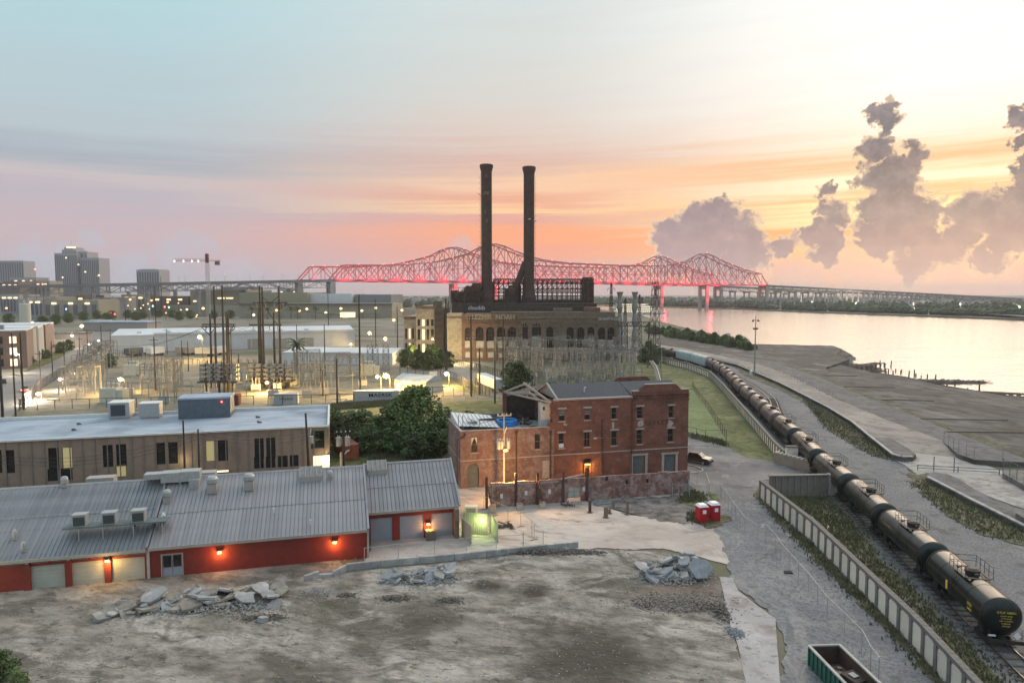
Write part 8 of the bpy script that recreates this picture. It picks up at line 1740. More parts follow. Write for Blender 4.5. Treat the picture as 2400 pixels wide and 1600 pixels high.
pile('b', along([b4(440, 335), b4(560, 330), b4(680, 325), b4(770, 310)], 1.2, 1.2), 46, 32, 'the pile against the kerb wall', ('slab_grey', 'slab_grey', 'slab_blue'), 1, (.6, 2.4))
pile('c', along([b4(1740, 315), b4(1850, 300), b4(1950, 290), b4(2020, 310)], 1.9, 1.9), 75, 33, 'the tall heap by the concrete strip', ('slab_grey', 'slab_blue', 'slab_grey'), 1, (.6, 2.5))
rnd = random.Random(44); g = GP(*b4(2000, 330))
chunk((g.x, g.y - .4, 1.25), 3.0, 2.3, .2, (.95, .1, .2), 'concrete_chunk', 'biggest flat grey slab leaning on the front of the tall heap', 'leaning slabs', 'slab_blue', rnd); g = GP(*b3(740, 478))
chunk((g.x, g.y - .3, .5), 3.6, 1.7, .25, (.35, -.05, .1), 'concrete_chunk', 'widest slab at the left end of the long rubble pile', 'leaning slabs', 'slab_tan', rnd); g = GP(*b4(470, 345)); chunk((g.x, g.y, .6), 2.6, 1.5, .2, (.8, 0, .1), 'concrete_chunk', 'broad slab tilted at the left end of the kerb pile', 'leaning slabs', 'slab_grey', rnd)
g = GP(*b3(1615, 545)); chunk((g.x, g.y, .3), 1.0, .6, .45, (0, .1, .1), 'concrete_block', 'single pale block lying alone in front of the long pile', 'lone blocks', 'slab_grey', rnd)
def crumbs(name, P, rad, n, seed, m, hh, sz=(.05, .22)):
 rnd = random.Random(seed); b = MB()
 for _ in range(n):
  x, y = rnd.gauss(0, .5), rnd.gauss(0, .5); r = min(1, math.hypot(x, y)); x *= rad[0]; y *= rad[1]; s = rnd.uniform(*sz)
  b.box((P.x + x, P.y + y, hh * (1 - r * r) * rnd.uniform(.75, 1) + s * .2), (s, s * rnd.uniform(.5, 1), s * rnd.uniform(.3, .8)), rnd.uniform(0, 3), rnd.uniform(-.6, .6), rnd.uniform(-.6, .6))
 tag(b.build(name, MT[m]), kind='stuff')
mat('crushed', (0.30, 0.255, 0.22), (0.17, 0.14, 0.12), 6, rough=.95)
gp_ = GP(*b4(1900, 455)); prof = MB(); rnd = random.Random(6); nr, na = 8, 28
for j in range(nr + 1):
 for k in range(na):
  r = j / nr; a = 6.283 * k / na; w = 1 + .12 * math.sin(3 * a + 1) + rnd.uniform(-.04, .04); prof.v.append((gp_.x + 4.3 * r * w * math.cos(a), gp_.y + 1.9 * r * w * math.sin(a), max(-.05, .62 * (1 - r ** 1.8) + (rnd.uniform(-.05, .05) if j < nr else -.06))))
prof.f = [(j * na + k, j * na + (k + 1) % na, (j + 1) * na + (k + 1) % na, (j + 1) * na + k) for j in range(nr) for k in range(na)]
tag(prof.build('gravel_mound', MT['crushed']), kind='stuff'); crumbs('gravel', gp_, (4.5, 2.0), 2600, 51, 'crushed', .62)
mat('crumb_grey', (.34, .33, .32), (.2, .19, .18), 5, rough=.95); mat('crumb_dark', (.16, .14, .12), (.09, .08, .07), 4)
for nm, p, rad, n, m, hh in (('rubble', b3(1200, 450), (9, 2.2), 1500, 'crumb_grey', .25), ('rubble', b4(620, 345), (4.5, 1.4), 600, 'crumb_grey', .2), ('rubble', b4(1880, 330), (4.2, 2.2), 1300, 'crumb_grey', .3), ('dirt', b4(1250, 205), (7, .8), 900, 'crumb_dark', .35), ('rubble', b4(2190, 610), (.8, 1.0), 220, 'slab_blue', .15), ('rubble', b4(100, 400), (1.5, .6), 250, 'crumb_grey', .1),
 ('debris', b4(490, 435), (1.6, .8), 200, 'crumb_dark', .2), ('debris', b4(760, 445), (1.4, .7), 160, 'crumb_dark', .15), ('debris', b4(240, 420), (1.1, .6), 120, 'crumb_dark', .12), ('debris', b3(1620, 520), (2.2, .8), 250, 'crumb_dark', .2), ('debris', b4(2100, 480), (1.0, 3.0), 350, 'crumb_dark', .2), ('rubble', c5(1385, 1130), (1.8, .9), 500, 'crumb_grey', .15)): crumbs(nm, GP(*p), rad, n, hash(p[0]) % 997, m, hh)
rnd = random.Random(77); b = MB()
for _ in range(3000): x, y = rnd.uniform(-45, 20), rnd.uniform(47, 72); s = rnd.uniform(.04, .15); b.box((x, y, .06), (s, s * .7, s * .6), rnd.uniform(0, 3), rnd.uniform(-.5, .5));
for _ in range(700): f = rnd.random(); y = 48 + 45 * f; x = rnd.uniform(25, 33); s = rnd.uniform(.04, .12); b.box((x, y, .1), (s, s * .7, s * .6), rnd.uniform(0, 3))
tag(b.build('scattered_stones', MT['crumb_grey']), kind='stuff')
# low kerb wall across the site
kp = [b4(240, 290), b4(420, 270), b4(600, 254), b4(780, 238), b4(940, 222), b4(1110, 205), b4(1245, 190), b4(1400, 176)]
kb = thing('kerb_wall', 'low cast concrete kerb wall separating the dirt lot from the paved yard', 'wall')
for a, c in zip(kp, kp[1:]): p, q_ = GP(*a), GP(*c); d = (q_ - p).normalized() * .03; MB().beam(p + d + Vector((0, 0, .3)), q_ - d + Vector((0, 0, .3)), .35, .75).build('wall_section', MT['slab_grey'], kb)
for i, (a, c) in enumerate(((b4(30, 350), b4(100, 325)), (b4(95, 325), b4(180, 322)), (b4(175, 325), b4(235, 295)))): p, q_ = GP(*a), GP(*c); MB().beam(p + Vector((0, 0, .35 if i != 1 else .15)), q_ + Vector((0, 0, .35 if i != 1 else .2)), .3, .6 if i != 1 else .3).build('broken_section', MT['slab_grey'], kb)
# stumps and small stuff on the pad
for i, (x, y, h, m) in enumerate(((1285, 1215, 1.7, 'iron_pipe'), (1410, 1255, 1.4, 'wood_old'), (1438, 1222, .6, 'wood_old'), (1468, 1182, 1.2, 'concrete_dark'), (1580, 1230, 1.8, 'wood_old'), (520, 1215, 1.0, 'brick_orange'), (733, 1195, .9, 'brick_orange'), (912, 1180, .8, 'brick_orange'))):
 v = thing('bollard', f'{"rusty steel" if i == 0 else "weathered" if i < 5 else "orange lit concrete"} bollard stump before the boundary wall, {ORD[i if i < 5 else i - 5]} of its row', 'bollard', GP(*c5(x, y)))
 if i < 5: MB().tube((0, 0, 0), (0, 0, h), .2 if i != 1 else .27, n=10).build('post', MT[m], v); MB().tube((0, 0, 0), (0, 0, .12), .4, n=10).build('base', MT['concrete_dark'], v)
 else: MB().box((0, 0, h / 2), (.8, .6, h), .2).build('post', MT['limestone'], v); MB().box((0, 0, h + .04), (.7, .5, .08), .2).build('cap', MT['wall_brick'], v)
for i, (x, y) in enumerate(((1100, 1165), (620, 1335))):
 v = thing('scrap_heap', ['tangle of scrap frames near the gate of the boundary wall', 'torn tarpaulin and boards glowing orange in the fenced corner'][i], 'scrap', GP(*c5(x, y))); rr_ = random.Random(i)
 for k in range(9): MB().beam((rr_.uniform(-1.4, 1.4), rr_.uniform(-.6, .6), rr_.uniform(.03, .2)), (rr_.uniform(-1.4, 1.4), rr_.uniform(-.6, .6), rr_.uniform(.1, .7)), .1 if i == 0 else .35, .08).build('piece', MT['wood_old' if k % 2 else 'iron_pipe'], v)
mat('cardboard', (0.42, 0.30, 0.17))
v = thing('pallet_stack', 'stack of wooden pallets beneath the orange lamp between garage doors', 'pallet', loc3(sh(*b4(655, 138), E3)[0] - .5, E3 - 1.3, 0), GA)
for k in range(7):
 z = .02 + k * .17
 for j in range(3): MB().bx(0, j * .45, z, 1.1, j * .45 + .12, z + .09).build('bearer', MT['wood_old'], v)
 for j in range(5): MB().bx(j * .24, 0, z + .092, j * .24 + .14, 1.0, z + .115).build('board', MT['cardboard'], v)
# fenced service corner with greenish light
mat('fence_board', (0.30, 0.30, 0.24), (0.38, 0.375, 0.30), 3, rough=.8)
def board_fence(lab, a, c, h=2.2):
 a, c = GP(*a), GP(*c); d = c - a; v = thing('board_fence', lab, 'fence', a, math.atan2(d.y, d.x)); n = int(d.length / .25)
 me = MB().bx(0, 0, 0, .22, .05, h).mesh('board'); me.materials.append(MT['fence_board'])
 for k in range(n): link('board', me, v, (k * d.length / n, 0, 0))
 MB().bx(0, .051, h - .35, d.length, .12, h - .25).bx(0, .051, .3, d.length, .12, .4).build('rail', MT['fence_board'], v)
board_fence('slatted fence panel right of the garage pier', c5(275, 1400), c5(350, 1470)); board_fence('slatted fence at the back of the green lit corner', c5(290, 1380), c5(480, 1395), 2.6); board_fence('slatted fence on the right side of the green lit corner', c5(495, 1370), c5(560, 1460), 2.4)
plight('work_light', GP(*c5(330, 1330)) + Vector((0, 0, 2.6)), 200, (.85, 1, .25), .2); plight('work_light', GP(*c5(420, 1430)) + Vector((0, 1, 1.8)), 140, (.75, 1, .3), .2)
v = thing('utility_box', 'pale air unit glowing green behind the slatted fence', 'air conditioner', GP(*c5(350, 1235))); MB().bx(-.8, -.5, 0, .8, .5, 1.3).build('cabinet', MT['white_metal'], v); MB().bx(-.6, -.53, .2, .6, -.505, 1.1).build('grille', MT['steel_grey'], v)
# portable toilets
mat('toilet_red', (0.45, 0.012, 0.02), (0.38, 0.01, 0.018), 2, rough=.45); mat('toilet_white', (.78, .78, .8), rough=.5)
for i, x in enumerate((1640, 1668)):
 g = GP(x + 10, 1228 - i * 5); v = thing('portable_toilet', ['left' , 'right'][i] + ' of two red portable toilets with white roofs', 'portable toilet', (g.x, g.y, 0), R(12), 'red portable toilets')
 MB().bx(-.58, 0, .1, .58, 1.15, 2.1).build('body', MT['toilet_red'], v); MB().bx(-.62, -.04, 0, .62, 1.2, .099).build('base', MT['black'], v)
 b = MB().add([(-.64, -.06, 2.101), (.64, -.06, 2.101), (.64, 1.21, 2.101), (-.64, 1.21, 2.101), (-.4, .1, 2.36), (.4, .1, 2.36), (.4, 1.05, 2.36), (-.4, 1.05, 2.36)], [(0, 3, 2, 1), (4, 5, 6, 7), (0, 1, 5, 4), (1, 2, 6, 5), (2, 3, 7, 6), (3, 0, 4, 7)]); b.build('roof', MT['toilet_white'], v)
 d_ = MB().bx(-.45, -.04, .15, .45, -.003, 1.95).build('door', MT['toilet_red'], v); MB().bx(-.2, -.06, 1.3, .25, -.041, 1.75).build('sign', MT['toilet_white'], d_); MB().bx(.3, -.08, .95, .4, -.041, 1.1).build('handle', MT['black'], d_)
 for z in (.5, .9): MB().bx(.582, .15, z, .6, 1.0, z + .25).build('vent', MT['toilet_red'], v)
# pickup
mat('car_paint', (0.035, 0.02, 0.018), (0.05, 0.03, 0.026), 1, rough=.25, spec=.8)
def pickup(P, rz):
 v = thing('pickup_truck', 'dark brown crew cab pickup parked beside the brick warehouse', 'pickup', P, rz); W2 = .92
 prof = [(-2.6, .45), (2.6, .45), (2.62, .95), (2.45, 1.1), (1.45, 1.18), (-2.6, 1.15)]
 MB().extxz([(x, z) for x, z in prof], -W2, W2).build('body', MT['car_paint'], v)
 cab = [(-1.05, 1.16), (1.42, 1.16), (.75, 1.75), (-.85, 1.78)]; MB().extxz(cab, -W2 + .1, W2 - .1).build('cab', MT['car_paint'], v)
 b = MB(); b.add([(1.40, -.72, 1.22), (1.40, .72, 1.22), (.80, .66, 1.72), (.80, -.66, 1.72)], [(0, 1, 2, 3)]); b.v = [(x + .03, y, z + .02) for x, y, z in b.v]; b.build('windscreen', MT['glass_dark'], v)
 for s in (-1, 1):
  for a, c in ((-.9, .0), (.1, 1.0)): MB().extxz([(a, 1.24), (c, 1.24), (min(c, .65), 1.66), (a + .05, 1.68)], s * (W2 - .1) - .012 + s * .02, s * (W2 - .1) + .012 + s * .02).build('side_window', MT['glass_dark'], v)
  for x in (-1.65, 1.65):
   w = MB().tube((x, s * .72, .38), (x, s * .96, .38), .39, n=18).build('wheel', MT['rubber'], v); MB().tube((x, s * .961, .38), (x, s * .975, .38), .22, n=12).build('rim', MT['galvanised'], w)
  MB().bx(2.48, s * .62 - .2, .82, 2.64, s * .62 + .2, 1.02).build('headlight', MT['white_paint'], v); MB().bx(.9, s * 1.0 - .1, 1.2, 1.1, s * 1.0 + .1, 1.38).build('mirror', MT['car_paint'], v)
 MB().bx(2.6, -.35, .7, 2.66, .35, 1.0).build('grille', MT['galvanised'], v); MB().bx(2.6, -.9, .42, 2.78, .9, .64).build('bumper', MT['car_dark'], v); MB().bx(-2.5, -.75, 1.152, -1.15, .75, 1.17).build('bed', MT['black'], v); MB().bx(-.8, -.7, 1.79, .7, .7, 1.81).build('roof_panel', MT['tan_rib'], v)
pickup(GP(1630, 1084), R(-38))
# red-lit car on the left street, and distant traffic
def car(P, rz, lab, m='limestone', lights=True):
 v = thing('car', lab, 'car', P, rz, 'cars on the left street'); MB().extxz([(-2.2, .35), (2.2, .35), (2.2, .8), (1.2, .92), (-2.2, .95)], -.88, .88).build('body', MT[m], v); MB().extxz([(-1.7, .95), (1.1, .93), (.4, 1.4), (-1.2, 1.42)], -.75, .75).build('cabin', MT['glass_dark'], v)
 for x in (-1.35, 1.35):
  for s in (-.8, .8): MB().tube((x, s - .1, .33), (x, s + .1, .33), .33, n=12).build('wheel', MT['rubber'], v)
 if lights:
  for s in (-.65, .65): MB().bx(-2.26, s - .2, .6, -2.21, s + .2, .85).build('tail_light', MT['red_light'], v)
g = GP(*Z1(340, 1262)); car(g, R(125), 'pale car with glowing red tail lights driving up the left street'); plight('tail_glow', (g.x + 2, g.y - 2.6, .7), 60, (1, .1, .05), .2)
car(GP(*Z1(40, 1150)), R(125), 'dark car parked by the brown apartment front', 'car_paint', False)
# dumpster
mat('dump_green', (0.02, 0.10, 0.075), (0.03, 0.13, 0.095), 2, rough=.5, c3=(.10, .06, .04), s3=1.5, lo3=.62, hi3=.75)
a, c, e = GP(*r2(1145, 1345)), GP(*r2(1035, 1080), 1.6), GP(*r2(1218, 1072), 1.6);
u = (e - c); u.z = 0; wid = u.length; d2 = GP(*r2(1165, 1300), 1.6) - c; d2.z = 0; rzz = math.atan2(-d2.y, -d2.x) - math.pi / 2
DV = thing('dumpster', 'open green roll off dumpster holding dark debris at the bottom edge', 'dumpster', (c.x, c.y, 0), math.atan2(u.y, u.x) - .02); LD = 6.2; H_ = 1.6
MB().bx(0, -LD, .15, .08, 0, H_).bx(wid - .08, -LD, .15, wid, 0, H_).bx(.08, -.08, .15, wid - .08, 0, H_).bx(.08, -LD, .15, wid - .08, -LD + .08, H_).build('walls', MT['dump_green'], DV); MB().bx(.08, -LD + .08, .15, wid - .08, -.08, .25).build('floor', MT['rust_iron'], DV)
MB().bx(.081, -LD + .081, .26, .1, -.081, H_ - .05).bx(wid - .1, -LD + .081, .26, wid - .081, -.081, H_ - .05).bx(.1, -.1, .26, wid - .1, -.081, H_ - .05).build('rust_lining', MT['rust_iron'], DV)
for k in range(11): y = -LD + .1 + k * (LD - .2) / 10; MB().bx(-.1, y - .06, .15, -.003, y + .06, H_ - .02).build('rib', MT['dump_green'], DV); MB().bx(wid + .003, y - .06, .15, wid + .1, y + .06, H_ - .02).build('rib', MT['dump_green'], DV)
MB().bx(-.12, -LD - .06, H_, .1, .06, H_ + .1).bx(wid - .1, -LD - .06, H_, wid + .12, .06, H_ + .1).bx(.1, -.1, H_, wid - .1, .06, H_ + .1).bx(.1, -LD - .06, H_, wid - .1, -LD + .1, H_ + .1).build('rim', MT['concrete'], DV)
for x in (.4, wid - .5): MB().bx(x, -LD, 0, x + .12, 0, .149).build('skid', MT['car_dark'], DV)
for i, (x, y, sx, sy, h) in enumerate(((.9, -2.6, 1.3, .9, .6), (1.5, -3.4, 1.5, 1.2, .9), (.8, -4.3, 1.6, .7, .4), (1.5, -1.6, 1.0, .8, .4), (1.0, -5.2, 1.5, .6, .4))):
 v = thing('debris_piece', ['dark broken cabinet', 'black appliance with pale label', 'splintered board', 'crumpled dark sheet', 'bent pale board'][i] + ' inside the green dumpster', 'debris', Vector((c.x, c.y, 0)) + Matrix.Rotation(DV.rotation_euler[2], 3, 'Z') @ Vector((x, y, .25)), DV.rotation_euler[2] + i * .5)
 MB().box((0, 0, h / 2 + .05), (sx, sy, h), 0, .15 * (i % 3), .1).build('body', MT['plant_dark' if i != 2 else 'wood_old'], v); MB().box((0, 0, h + .12), (sx * .4, sy * .4, .05), 0, .15 * (i % 3), .1).build('panel', MT['slab_grey' if i == 1 else 'wood_old'], v)
v = thing('tow_hook_bar', 'pale blue steel bar and block leaning at the right end of the dumpster', 'bar', GP(*r2(1345, 1290))); MB().beam((0, 0, .1), (-.5, 1.6, 1.5), .25, .2).build('bar', MT['roof_blue'], v); MB().box((.2, -.1, .25), (.6, .6, .5)).build('block', MT['concrete'], v)
# fences ---------------------------------------------------------------
m = bpy.data.materials.new('wire_mesh'); m.use_nodes = True; k = NT(m.node_tree); pb = k.n['Principled BSDF']; pb.inputs['Base Color'].default_value = (.38, .39, .39, 1); pb.inputs['Alpha'].default_value = .08; pb.inputs['Roughness'].default_value = .6; MT['wire_mesh'] = m
def fence(name, lab, pts, h, step, m='galvanised', r=.035, mesh=True, top=True, feet=False, z0=0.0, px=True, grp='fences'):
 P = [GP(*p, z0) for p in pts] if px else [Vector(p) for p in pts]; v = thing(name, lab, 'fence', group=grp); cnt = 0
 for a, c in zip(P, P[1:]):
  L = (c - a).length; n = max(1, round(L / step)); d = c - a; ang = math.atan2(d.y, d.x)
  me = MB().tube((0, 0, 0), (0, 0, h), r, n=6).mesh('post'); me.materials.append(MT[m])
  for k in range(n + 1 if c == P[-1] else n): link('post', me, v, a + d * k / n)
  for k in range(n):
   p, q_ = a + d * k / n, a + d * (k + 1) / n
   if top: MB().tube(p + Vector((0, 0, h - .04)), q_ + Vector((0, 0, h - .04)), r * .8, n=5).build('rail', MT[m], v)
   if feet: MB().box(p, (.9, .22, .14), ang + 1.57).build('foot', MT['rubber'], v)
   if mesh: b = MB(); b.quad(p + Vector((0, 0, .1)), q_ + Vector((0, 0, .1)), q_ + Vector((0, 0, h - .06)), p + Vector((0, 0, h - .06))); b.build('mesh_panel', MT['wire_mesh'], v)
   cnt += 1
 return v
fence('site_fence', 'long run of temporary mesh fence down the middle of the gravel road', [r2(770, 440), r2(830, 505), r2(860, 560), r2(1030, 760), r2(1145, 915), r2(1250, 1020), r2(1355, 1130), r2(1410, 1240), r2(1460, 1310)], 2.0, 2.6, feet=True)
fence('site_fence', 'temporary mesh fence from the red toilets towards the pickup', [r2(720, 445), r2(640, 390), r2(560, 280), r2(520, 210), r2(490, 175)], 2.0, 2.4, feet=True)
fence('site_fence', 'mesh fence panels standing beside the grass at the warehouse corner', [c5(2130, 990), c5(2200, 1010), c5(2225, 1090), c5(2320, 1130)], 2.0, 2.2, feet=True)
fence('site_fence', 'temporary fence along the low kerb wall before the garage', [b4(330, 262), b4(500, 240), b4(680, 225), b4(840, 208), b4(990, 198), b4(1125, 190)], 1.8, 3.0)
fence('site_fence', 'two mesh panels folded together on the paved yard', [b4(1125, 190), b4(1180, 140), b4(1225, 180)], 2.0, 2.6, feet=True); fence('site_fence', 'temporary fence crossing the orange lit part of the paved yard', [c5(450, 1190), c5(540, 1240), c5(640, 1285), c5(740, 1325), c5(830, 1400)], 1.9, 2.4, feet=True)
fence('chain_cage', 'small chain link cage against the right end of the boundary wall', [c5(1935, 1100), c5(1985, 1115), c5(2070, 1105), c5(2060, 1065)], 2.1, 1.2)
fence('lawn_fence', 'chain link fence around the lighter lit lawn beside the warehouse', [r1(320, 545), r1(350, 600), r1(420, 690), r1(528, 865), r1(400, 868), r1(290, 842)], 2.0, 3.0, 'wood_pole', .05)
fence('yard_fence', 'dark steel fence along the near edge of the sandy substation', [(46, 962), (250, 955), (560, 950), (830, 944)], 2.4, 3.6, 'steel_dark', .09); fence('yard_fence', 'dark fence between the street and the bus frames', [(46, 962), Z1(560, 1230), Z1(850, 1040), Z1(1200, 830), Z1(1370, 700)], 2.8, 2.2, 'steel_dark', .11)
fence('yard_fence', 'dark fence across the sandy yard beneath the round lamp', [Z3(1030, 700), Z3(1100, 700), Z3(1560, 690)], 2.6, 3.2, 'steel_dark', .09); fence('yard_fence', 'dark fence on the yard side of the plant street', [Z3(1190, 480), Z3(1330, 520), Z3(1540, 640), Z3(1725, 695)], 2.6, 2.4, 'steel_dark', .1)
fence('yard_fence', 'dark fence between plant street and plant substation', [Z3(1380, 360), Z3(1560, 410), Z3(1760, 470), Z3(1900, 510), Z3(2200, 600)], 2.6, 2.2, 'steel_dark', .1); fence('yard_fence', 'dark fence from the shrubs to the white cabinet', [Z3(740, 450), Z3(1000, 470), Z3(1190, 480)], 2.4, 3, 'steel_dark', .1)
fence('yard_fence', 'thin fence along the far side of the middle lawn', [Z3(0, 800), Z3(700, 752), Z3(1200, 765), Z3(1850, 735)], 1.6, 3.5, 'steel_grey', .05); fence('yard_fence', 'fence behind the sandy yard along the trailers', [Z1(1480, 760), (430, 852), (560, 868), (660, 872)], 2.4, 3.5, 'steel_dark', .08)
fence('wharf_fence', 'chain link fence along the upper edge of the wharf deck', [r1(1860, 880), r1(1950, 940), r1(2045, 985), r1(2220, 1000), r1(2352, 1010)], 2.2, 2.6, 'steel_grey', .05, z0=WH); fence('wharf_fence', 'green grey fence on the loading dock at the right edge', [r1(2222, 1062), r1(2352, 1130), r1(2480, 1195)], 2.2, 2.4, 'platform_green', .05, z0=.9)
fence('wharf_fence', 'low fence between path and asphalt on the wharf', [r1(880, 470), r1(1080, 555), r1(1200, 610)], 1.4, 3.0, 'steel_grey', .03, z0=WH)
v = thing('gate_barrier', 'low pipe gate across the pale ramp by the platform tip', 'gate'); p, q_ = GP(*r1(1700, 1052)), GP(*r1(2200, 1080)); MB().tube(p + Vector((0, 0, .9)), q_ + Vector((0, 0, .9)), .06).build('bar', MT['platform_green'], v); MB().tube(p + Vector((0, 0, .45)), q_ + Vector((0, 0, .45)), .05).build('bar', MT['platform_green'], v)
for f in (0, .2, .45, .5, 1): c = p + (q_ - p) * f; MB().tube(c, c + Vector((0, 0, 2.4 if f in (.2, .45) else 1)), .07).build('post', MT['platform_green'], v)
# tall pole by the river path
g = GP(1768, 880, 0); v = thing('floodlight_mast', 'single tall slim floodlight pole standing between the tracks and the river path', 'mast', g); h = AT(1768, 740, g.y).z
MB().tube((0, 0, 0), (0, 0, h), .28, .14, 10).build('mast', MT['steel_grey'], v)
for z, w in ((h - 1.5, .9), (h - 4.2, .5)):
 MB().bx(-w, -.1, z - .08, w, .1, z + .08).build('crossarm', MT['steel_grey'], v)
 for s in (-1, 1): MB().lathe([(.1, z - .5), (.38, z - .4), (.3, z + .1), (.1, z + .2)], 10, (s * w, 0, 0)).build('floodlight', MT['steel_dark'], v)
MB().bx(-1.6, -.4, 0, -.8, .4, 1.7).build('cabinet', MT['white_metal'], v); MB().bx(-2, -.5, 0, 2.2, .6, .06).build('base', MT['concrete'], v)
g = GP(*r1(130, 500)); v = thing('steel_post', 'slim grey post standing on the lawn behind the warehouse parapet', 'post', g); MB().tube((0, 0, 0), (0, 0, AT(1550, 820, g.y).z), .16, .1).build('post', MT['steel_grey'], v); MB().box((0, 0, .1), (.5, .5, .2)).build('base', MT['concrete'], v)
# conveyor-like white-edged chute at the lawn
v = thing('chute', 'dark curved belt with pale edge leaning down behind the warehouse roof', 'conveyor'); P = [GP(*Z4(2230, 780), 4), GP(*Z4(2270, 830), 3.2), GP(*Z4(2295, 900), 2.0), GP(*Z4(2320, 1000), .8)]
for a, c in zip(P, P[1:]): MB().beam(a, c, 1.2, .3).build('belt', MT['steel_dark'], v); MB().beam(a + Vector((.7, 0, .2)), c + Vector((.7, 0, .2)), .15, .2).build('edge', MT['white_paint'], v)
# pilings and rotting pier in the river
rnd = random.Random(66); i = 0
for (x, y) in ((1285, 455), (1310, 460), (1330, 465), (1390, 440), (1395, 465), (1410, 455), (1425, 462), (1450, 458), (1470, 400), (1495, 405), (1536, 408), (1500, 440), (1505, 470), (1550, 480), (1566, 440), (1598, 450), (1600, 440), (1645, 480), (1680, 465), (1690, 470), (1725, 470), (1760, 480), (1810, 490), (1850, 500), (1640, 535), (1660, 545), (1690, 545), (1720, 550), (1780, 560), (1800, 555), (1880, 545), (1945, 575), (2008, 555), (2078, 568), (1460, 470), (1430, 430), (1360, 450), (1520, 455), (1875, 580), (1930, 520)):
 g = GP(*r1(x, y + 8), WZ); v = thing('timber_piling', f'old timber piling poking from the river off the ruined wharf, {ORD[i]} in order outward', 'piling', (g.x, g.y, WZ - .5), group='pilings in the river'); i += 1
 hh = rnd.uniform(1.0, 3.6); MB().tube((0, 0, 0), (rnd.uniform(-.25, .25), 0, hh), .28, .22, 8).build('post', MT['wood_old'], v)
def pier(lab, a, c, wid, n, seed):
 v = thing('ruined_pier', lab, 'pier'); rnd = random.Random(seed); p, q_ = GP(*a, WZ), GP(*c, WZ); d = (q_ - p).normalized(); o = Vector((-d.y, d.x, 0)); L = (q_ - p).length
 for k in range(n):
  c_ = p + d * L * k / (n - 1)
  for s in (-1, 1): MB().tube(c_ + o * s * wid + Vector((0, 0, -.4)), c_ + o * s * wid + Vector((0, 0, 2.6)), .22, n=7).build('pile', MT['wood_old'], v)
  MB().beam(c_ - o * wid * 1.2 + Vector((0, 0, 2.6)), c_ + o * wid * 1.2 + Vector((0, 0, 2.6)), .3).build('cap_beam', MT['wood_old'], v)
 for s in (-1, 0, 1): MB().beam(p + o * s * wid + Vector((0, 0, 2.9)), q_ + o * s * wid * rnd.uniform(.7, 1) + Vector((0, 0, 2.9)), .3).build('stringer', MT['wood_old'], v)
pier('rotting timber pier frame at the right edge of the river bank', r1(1950, 622), r1(2460, 650), 1.6, 12, 1); pier('second stub of rotting pier frame nearer the bank at the right', r1(2180, 655), r1(2440, 668), 1.2, 6, 2); pier('low collapsed pier frame beside the broken wharf corner', r1(1300, 460), r1(1470, 432), 2.0, 7, 3)
def drift(P, rad, n, seed, z=0.2):
 rnd = random.Random(seed); b = MB()
 for _ in range(n):
  a, r = rnd.uniform(0, 6.28), math.sqrt(rnd.random()); x, y = P.x + r * math.cos(a) * rad[0], P.y + r * math.sin(a) * rad[1]; l = rnd.uniform(.8, 4.5); an = rnd.uniform(-.6, .9); zz = P.z + rnd.uniform(0, .8) * (1 - r)
  b.beam((x, y, zz), (x + l * math.cos(an), y + l * math.sin(an), zz + rnd.uniform(-.2, .6)), rnd.uniform(.1, .3))
 tag(b.build('driftwood_debris', MT['wood_old']), kind='stuff')
drift(GP(*r1(1300, 420), WZ + .4), (9, 16), 260, 1); drift(GP(*r1(1700, 510), WZ + .2), (24, 4), 500, 2); drift(GP(*r1(1800, 580), WZ + .4), (14, 6), 360, 3); drift(GP(*r1(2250, 690), WZ + .6), (14, 9), 360, 4)
b = MB(); P0_ = GP(*r1(1430, 498), WZ); P1_ = GP(*r1(1950, 515), WZ); b.beam(P0_, P1_, 6, 1.2); tag(b.build('mud_bar', MT['riprap']), kind='structure')
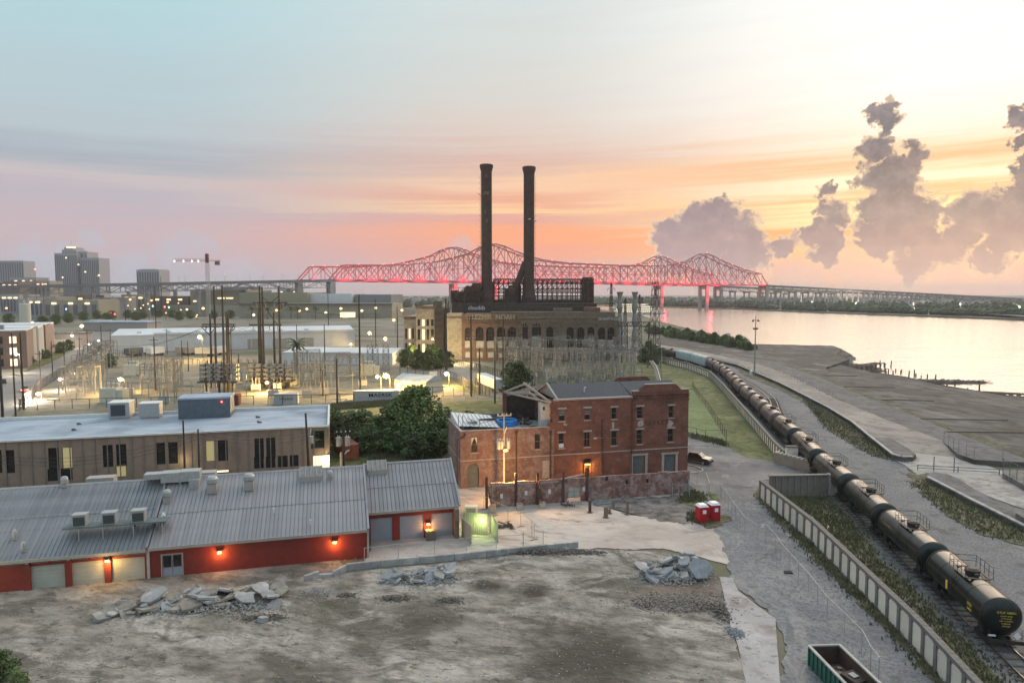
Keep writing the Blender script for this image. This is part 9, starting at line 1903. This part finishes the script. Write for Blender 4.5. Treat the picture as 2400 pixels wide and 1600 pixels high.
# cross timbers on old deck, pallets of planks by the platform
for i, (a, c) in enumerate((((1250, 540), (1560, 545)), ((1480, 620), (1800, 625)), ((1720, 735), (2250, 745)), ((1870, 815), (2352, 820)), ((1120, 470), (1330, 475)))):
 p, q_ = GP(*r1(*a), WH), GP(*r1(*c), WH); v = thing('deck_kerb', f'low timber kerb across the old wharf deck, {ORD[i]} from the path end', 'kerb', group='timber kerbs on the wharf'); MB().beam(p + Vector((0, 0, .08)), q_ + Vector((0, 0, .08)), .4, .25).build('timber', MT['wood_old'], v)
g = GP(*r1(1265, 845)); v = thing('plank_crossing', 'small stack of weathered planks lying beside the dark platform', 'planks', g, R(-20))
for k in range(6): MB().bx(0, k * .75, .02 + (k % 2) * .06, 3.6, k * .75 + .5, .16 + (k % 2) * .06).build('plank', MT['wood_old'], v)
# buried kerb around the small island by the pickup
v = thing('round_kerb', 'pale curved kerb of the small dark pit beside the pickup', 'kerb'); P = [GP(*c5(x, y), .1) for x, y in ((2050, 838), (2110, 850), (2170, 872), (2175, 885), (2140, 898), (2080, 905))]
for a, c in zip(P, P[1:]): MB().beam(a, c, .22, .25).build('kerb_piece', MT['limestone'], v)
for nm, x, y in (('sign_board', 1, 1),):
 g = GP(*r2(748, 410)); v = thing('fence_sign', 'small white notice hung on the temporary fence of the gravel road', 'sign', (g.x, g.y - .1, 1.1)); MB().bx(-.2, 0, 0, .2, .02, .45).build('panel', MT['white_paint'], v)
 g = GP(*r2(910, 640)); v = thing('fence_block', 'dark rubber weight blocks lying in the gravel left of the fence', 'block', g); MB().bx(-.4, -.1, 0, .4, .15, .2).bx(-.3, .3, 0, .45, .5, .18).build('block', MT['rubber'], v)
g = GP(*r1(960, 1010)); v = thing('yellow_machine', 'small yellow machine parked at the foot of the lit power plant wall', 'machine', AT(952, 830, 300).x and Vector((AT(952, 830, 281).x, 281, 0))); mat('machine_yellow', (.6, .42, .03), rough=.5); MB().bx(-1.4, -1, .6, 1.4, 1, 3.0).build('body', MT['machine_yellow'], v); MB().bx(-1.2, -1.01, 1.9, .4, -1.0, 2.8).build('window', MT['glass_dark'], v)
for x in (-.9, .9): MB().tube((x, -1.1, .5), (x, 1.1, .5), .5, n=12).build('wheel', MT['rubber'], v)
# light on the lit flank of the plant
plight('yard_light', (AT(1064, 800, 268).x, 266, 6), 8000, (1, .76, .36), .5); plight('yard_light', (AT(985, 800, 272).x, 270, 6), 8000, (1, .68, .3), .5); plight('yard_light', (AT(1090, 800, 272).x, 272, 3), 2500, (1, .76, .4), .5)
